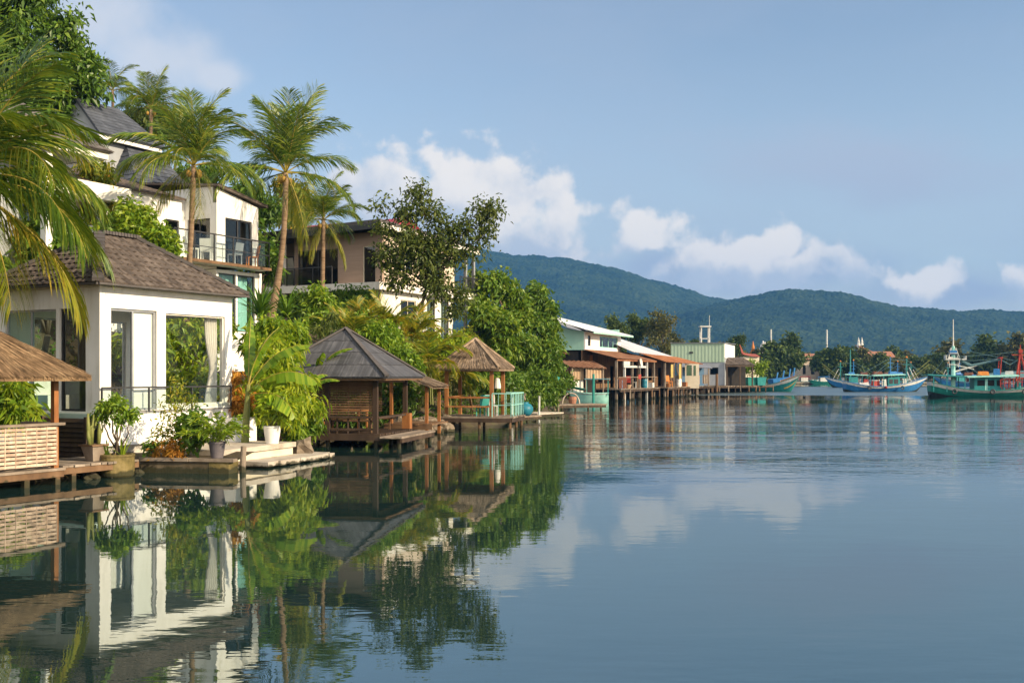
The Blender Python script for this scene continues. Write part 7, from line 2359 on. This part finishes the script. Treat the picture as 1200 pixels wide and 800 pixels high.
tree('branching_tree', 'thin crooked tree with sparse olive crown before the tan house', 'tree', W(462, 53, 3.2),
     pxblobs([(489, 226, 52, 11), (447, 240, 52, 7), (478, 250, 52, 13), (506, 250, 52, 13), (521, 276, 52, 17), (483, 283, 52, 20), (456, 300, 52, 17), (500, 302, 52, 22), (541, 268, 52, 14), (566, 248, 52, 13), (581, 246, 52, 9), (569, 274, 52, 12), (555, 292, 52, 11), (470, 326, 52, 17), (512, 334, 52, 16), (541, 345, 52, 12), (448, 268, 52, 9), (533, 362, 52, 9), (492, 240, 52, 8), (530, 300, 52, 14)]),
     .11, 'lf_olive', 1050, 9, .22, .48, .22, 10, .25, fork=P(500, 338, 52), shell=.25, sub=0)
tree('big_leafy_tree', 'large bright leafy tree right of the tan house terrace', 'tree', W(592, 70, 1.5), pxblobs([(580, 332, 69, 15), (562, 350, 69, 17), (592, 346, 70, 18), (604, 370, 70, 22), (575, 378, 68, 22), (558, 396, 68, 15), (598, 402, 68, 21), (580, 416, 67, 16), (556, 330, 71, 10), (566, 368, 67, 14), (590, 388, 67, 16)]),
     .3, 'lf_leafy', 820, 12, .36, .48, .24, 12, .25)
tree('dark_leafy_tree', 'darker pointed leafy tree nearest the mint house', 'tree', W(632, 75, 1.0), pxblobs([(629, 344, 75, 12), (636, 364, 75, 15), (641, 390, 75, 17), (627, 378, 74, 17), (634, 412, 74, 20), (648, 408, 75, 12), (618, 410, 73, 15), (645, 424, 74, 11)]),
     .25, 'lf_mid', 560, 12, .34, .48, .24, 13, .25)
shrub('waterside_bush', 'broad dense bush overhanging the water beside the small jetties', pxblobs([(612, 452, 63, 14), (634, 448, 64, 16), (650, 456, 65, 11), (602, 444, 62, 11), (628, 464, 63, 12), (645, 466, 64, 9), (612, 466, 62, 8)]), 'lf_mid', 420, 11, .24, .45, .2, 14, .3)

shrub('backing_bush', 'shaded bush under the large bright tree by the tan house', pxblobs([(568, 418, 74, 16), (590, 424, 76, 16), (552, 408, 72, 13), (610, 428, 78, 15)]), 'lf_mid', 330, 11, .32, .46, .24, 15, .3)
shrub('backing_bush', 'shaded bush low between the two big trees near the mint house', pxblobs([(628, 436, 84, 15), (648, 440, 86, 14), (612, 440, 82, 12), (662, 446, 88, 9)]), 'lf_mid', 300, 11, .34, .46, .24, 16, .3)

# ------------------------------------------------------------------ the garden between the pavilion and the dark gazebo
def banana():
    b = W(287, 30.8, .45)
    r = thing('banana_plant', 'banana plant with broad torn leaves beside the pavilion corner', 'plant', b)
    m = MB(); m.tube([b, b + Vector((.05, 0, .9)), b + Vector((.1, 0, 1.75))], [.12, .10, .06], 8); m.build('stem', MT['stemgreen'], r)
    t = b + Vector((.1, 0, 1.45))
    for i, (az, el, L, w, dr, z) in enumerate(((R(-8), R(40), 2.3, .92, R(92), .1), (R(-28), R(16), 2.0, .92, R(96), -.05), (R(60), R(72), 2.2, .44, R(50), .25), (R(95), R(84), 2.1, .42, R(22), .3), (R(16), R(62), 2.3, .85, R(74), .2), (R(-55), R(40), 1.3, .38, R(95), .0), (R(-15), R(76), 2.1, .44, R(54), .3))):
        m = MB(); arc_leaf(m, t + Vector((0, 0, z)), az, el, L, w, dr, 12, .55, i + 2); m.build('leaf', [MT['rachis'], MT['lf_banana']], r)
    for k, (px, Y, n) in enumerate(((352, 34.2, 5), (372, 36.6, 4))):
        b2 = W(px, Y, .5); r2 = thing('banana_plant', ('banana plant whose torn leaf droops over the dark gazebo roof edge', 'small banana plant rising behind the dark gazebo roof')[k], 'plant', b2)
        m = MB(); m.tube([b2, b2 + Vector((.0, 0, 1.3 + k * .9))], [.09, .05], 7); m.build('stem', MT['stemgreen'], r2)
        for i in range(n):
            m = MB(); arc_leaf(m, b2 + Vector((0, 0, 1.15 + k * .9)), R(-70 + i * 62), R(50 + 8 * (i % 3)), 1.6, .36, R(90 - 20 * k), 11, .6, i + 20 + k); m.build('leaf', [MT['rachis'], MT['lf_banana']], r2)


banana()
shrub('garden_bush', 'large lime green long leaved bush over the white pot', pxblobs([(318, 436, 32.6, 24), (338, 448, 32.8, 21), (300, 455, 32.3, 18), (348, 470, 33.0, 18), (330, 475, 32.2, 21), (312, 410, 33.4, 17), (332, 416, 33.6, 17), (356, 448, 33.8, 12), (300, 480, 32.0, 14), (343, 492, 32.2, 10), (366, 478, 33.6, 9)]),
      'lf_lime', 620, 10, .24, .24, .13, 31, .55, base=W(325, 32.6, .5), stem_r=.05)
shrub('garden_bush', 'bright broad leaved bush filling behind the banana leaves', pxblobs([(300, 402, 35.5, 14), (320, 390, 35.5, 14), (342, 394, 36, 13), (310, 418, 34.5, 14)]), 'lf_bright', 420, 10, .24, .36, .16, 32, .4, base=W(320, 35, 1.0))
shrub('croton_bush', 'orange leaved croton at the pavilion wall foot', pxblobs([(274, 442, 32.0, 8), (272, 460, 31.9, 9), (278, 474, 31.8, 9), (290, 470, 31.6, 7)]), 'lf_orange', 90, 9, .17, .4, .09, 33, .3, base=W(276, 31.9, .5))
shrub('low_bush', 'low shaded green bush at the bank between white pot and gazebo', pxblobs([(352, 508, 33.4, 12), (340, 512, 32.6, 10), (366, 500, 34.0, 12)]), 'lf_mid', 120, 9, .18, .4, .1, 34, .3, base=W(355, 33.3, .3))


def rosette(label, px, py, Y, n, L, w, mat, seed, e=(R(15), R(85)), dr=R(60), hstem=0):
    b = P(px, py, Y)
    r = thing('strap_leaf_plant', label, 'plant', b)
    m = MB(); strap_plant(m, b, n, L, w, seed, e, dr); m.build('foliage', MT[mat], r)
    m = MB(); m.tube([b - Vector((0, 0, 1.5)), b + Vector((0, 0, .05))], .06, 6); m.build('stem', MT['bark'], r)


rosette('dark spiky rosette plant under the leaning palm trunk', 305, 372, 39.0, 46, 1.45, .10, 'lf_mid', 1)
rosette('dark spiky rosette plant between leaning palm and tan house column', 335, 372, 41.0, 40, 1.35, .09, 'lf_mid', 2)
rosette('second spiky plant lower down above the banana leaves', 350, 392, 38.5, 30, 1.0, .08, 'lf_bright', 3)
shrub('upright_shrub', 'upright bright green shrub against the tan house lower storey', pxblobs([(372, 345, 46, 12), (380, 360, 46, 14), (370, 376, 45.5, 14), (385, 382, 45, 14), (366, 360, 46, 9)]), 'lf_bright', 260, 9, .24, .36, .15, 35, .3, base=W(376, 46, 3.0))
shrub('brown_shrub', 'brownish dry leaved shrub behind the gazebo roof peak', pxblobs([(388, 376, 42, 9), (378, 385, 41, 9), (396, 386, 42, 8)]), 'lf_olive', 50, 8, .22, .25, .10, 36, .5, base=W(386, 42, 2.4))


def areca(label, px, py, Y, n, L, seed, keys=('up', 'high', 'high', 'mid', 'low'), mat='lf_areca', tint=None):
    b = P(px, py, Y); rg = random.Random(seed)
    r = thing('areca_palm', label, 'palm', b, 'clumping garden palms')
    for i in range(n):
        k = rg.choice(keys)
        o = bpy.data.objects.new('frond', ARECA[(k, rg.randint(0, 1))]); COL.objects.link(o); o.parent = r
        s = L / 3.2 * rg.uniform(.8, 1.1); o.scale = (s, s, s); o.rotation_euler = (rg.uniform(-.15, .15), rg.uniform(-.1, .1), i * 2.4 + rg.uniform(-.3, .3))
        o.location = (rg.uniform(-.25, .25), rg.uniform(-.25, .25), rg.uniform(-.2, .2))
    m = MB()
    for i in range(5):
        q = Vector((rg.uniform(-.3, .3), rg.uniform(-.3, .3), 0)); m.tube([b + q - Vector((0, 0, 1.8)), b + q * .6], .035, 6)
    m.build('stem', MT['stemgreen'], r)


ARECA = {}
for key, (e_, d_, h_) in {'up': (80, 46, .15), 'high': (66, 78, .25), 'mid': (48, 96, .4), 'low': (26, 95, .6), 'hang': (-5, 70, .9)}.items():
    for v_ in range(2):
        m_ = MB(); frond_mesh(m_, 3.2, R(e_ + (6 if v_ else -4)), R(d_ + (12 if v_ else -6)), 24, .95, .10, seed=len(ARECA) * 7 + 3, hang=h_)
        o_ = m_.build('frond', [MT['rachis'], MT['lf_areca']]); ARECA[(key, v_)] = o_.data; bpy.data.objects.remove(o_)
areca('yellow green areca palm clump left of the branching tree base', 425, 390, 47, 26, 1.6, 1)
areca('areca palm clump in front of the branching tree trunk', 455, 386, 49, 26, 1.8, 2)
areca('areca palm clump nearest the tan house lower windows', 487, 396, 50, 24, 1.9, 3)
areca('areca palm with drooping fronds beside the thatched lean-to', 500, 425, 46, 24, 2.1, 4, ('high', 'mid', 'low', 'hang'))
areca('orange tinged drooping palm just left of the thatched gazebo', 528, 442, 50.5, 26, 2.4, 5, ('mid', 'low', 'hang', 'hang', 'high'))
areca('small areca palm between dark gazebo peak and tan house', 408, 400, 43, 18, 1.7, 6)
shrub('hillside_bush', 'bright green bush right of the dark gazebo roof peak', pxblobs([(442, 400, 43, 18), (462, 418, 43, 18), (430, 385, 44, 14), (480, 430, 43.5, 16), (455, 395, 45, 16)]), 'lf_bright', 460, 10, .22, .42, .16, 41, .3, base=W(455, 43.5, 1.8))
shrub('hillside_bush', 'leafy bush below the tan house terrace railing', pxblobs([(505, 400, 51, 14), (520, 415, 51, 15), (535, 400, 54, 12), (492, 412, 50, 12), (548, 408, 56, 11)]), 'lf_lime', 330, 10, .22, .4, .16, 42, .3, base=W(515, 52, 1.6))
shrub('hillside_bush', 'dark bush filling the bank behind the thatched gazebo', pxblobs([(560, 430, 54, 18), (585, 440, 56, 16), (545, 450, 52, 14), (575, 455, 54, 14), (600, 455, 57, 12)]), 'lf_mid', 420, 10, .24, .42, .18, 43, .3, base=W(570, 55, .8))
shrub('hillside_bush', 'shaded bush on the bank behind the dark gazebo screen', pxblobs([(400, 450, 42.5, 22), (435, 455, 43, 22), (470, 465, 43, 18), (380, 470, 42, 18), (415, 480, 42, 16), (455, 485, 43, 14)]), 'lf_mid', 420, 10, .24, .42, .18, 44, .3, base=W(425, 42.5, .5))
shrub('yellow_bush', 'yellow leaved bush at the terrace beside the thatched roof', pxblobs([(545, 392, 58, 7), (554, 398, 58, 6)]), 'lf_areca', 80, 8, .2, .4, .12, 45, .3, base=W(550, 58, 2.5))
shrub('hillside_bush', 'dark green bush along the foot of the tan house', pxblobs([(400, 352, 55, 14), (425, 350, 55, 14), (395, 368, 53, 14), (420, 370, 52, 14), (350, 358, 53, 12)]), 'lf_mid', 330, 10, .26, .42, .2, 46, .3, base=W(405, 54, 3.2))
shrub('hillside_bush', 'green bush behind the pavilion seen through its picture window', [(W(228, 38.6, 2.6), 1.0), (W(246, 38.8, 3.6), 1.0), (W(210, 38.4, 3.4), 1.0), (W(222, 38.9, 4.7), 1.0), (W(246, 39.0, 4.9), .8), (W(200, 38.6, 4.4), .9), (W(186, 38, 3.4), 1.0), (W(240, 38.0, 1.9), .8), (W(160, 37.6, 3.4), 1.0), (W(215, 37.8, 2.0), .8)], 'lf_lime', 760, 10, .26, .42, .18, 47, .35, base=Vector((-10.4, 37, .6)))
shrub('fern_palm', 'green ferny plant seen through the opening of the thatched hut', [(W(8, 27.4, 2.0), .5), (W(20, 27.2, 1.6), .45), (W(0, 27, 1.5), .4)], 'lf_bright', 120, 10, .32, .18, .12, 48, .5, base=W(10, 27.3, .6))


def tree_belt():
    """single trees that close the slope behind the houses"""
    spec = [(255, 290, 55, 40, 'lf_mid', 'shaded tree between the white house and the leaning palm'), (310, 250, 62, 38, 'lf_mango', 'dark tree behind the leaning palm crown'), (300, 300, 56, 26, 'lf_mid', 'dark green tree filling the gap right of the white house'),
            (345, 240, 66, 30, 'lf_areca', 'yellowish tree behind the tallest palm trunk'), (200, 150, 72, 30, 'lf_mid', 'hilltop tree between the distant palm and straight palm'), (150, 150, 70, 26, 'lf_olive', 'hilltop tree beneath the distant palm'), (230, 215, 60, 24, 'lf_mid', 'tree showing over the white house roof'),
            (30, 240, 36, 40, 'lf_mango', 'dark shaded tree behind the big palm fronds'), (60, 290, 35, 22, 'lf_mid', 'green tree just above the left end of the pavilion roof'), (-20, 330, 33, 40, 'lf_mango', 'dark tree beyond the hut at left edge')]
    for i, (px, py, Y, r, mat, lab) in enumerate(spec):
        c = P(px, py, Y); rr = r / F * Y; g = random.Random(i)
        bl = [(c, rr * .6)] + [(c + Vector((g.uniform(-.7, .7), g.uniform(-.6, .6), g.uniform(-.8, .7))) * rr, rr * g.uniform(.3, .5)) for _ in range(7)]
        tree('hillside_tree', lab, 'tree', Vector((c.x, c.y, max(.4, gz(c.x, c.y) - .1))), bl, .14, mat, 330, 10, .32, .42, .24, 300 + i, .3)


tree_belt()


def ground_cover():
    rg = np.random.default_rng(8)
    n = 26000
    X = rg.uniform(-24, 12, n); Y = rg.uniform(31, 92, n)
    d = shore_dist(X, Y)
    k = (d > .5) & ((Y > 36) | (X < -12))
    X, Y = X[k], Y[k]
    Z = ground_z(X, Y)
    n = len(X)
    C = np.stack([X, Y, Z], 1)
    idx = np.repeat(np.arange(n), 5)
    C = C[idx] + rg.normal(size=(n * 5, 3)) * .10
    m = MB(); leaves(m, C, rg.normal(size=(n * 5, 3)) * .8 + [0, 0, .7], rg.normal(size=(n * 5, 3)) + [0, 0, .6], rg.uniform(.12, .36, n * 5), rg.uniform(.04, .12, n * 5))
    o = m.build('ground_cover', MT['lf_mid'], kind='stuff')
    tag(o, 'low green ground cover over the planted slope', 'ground cover')


ground_cover()
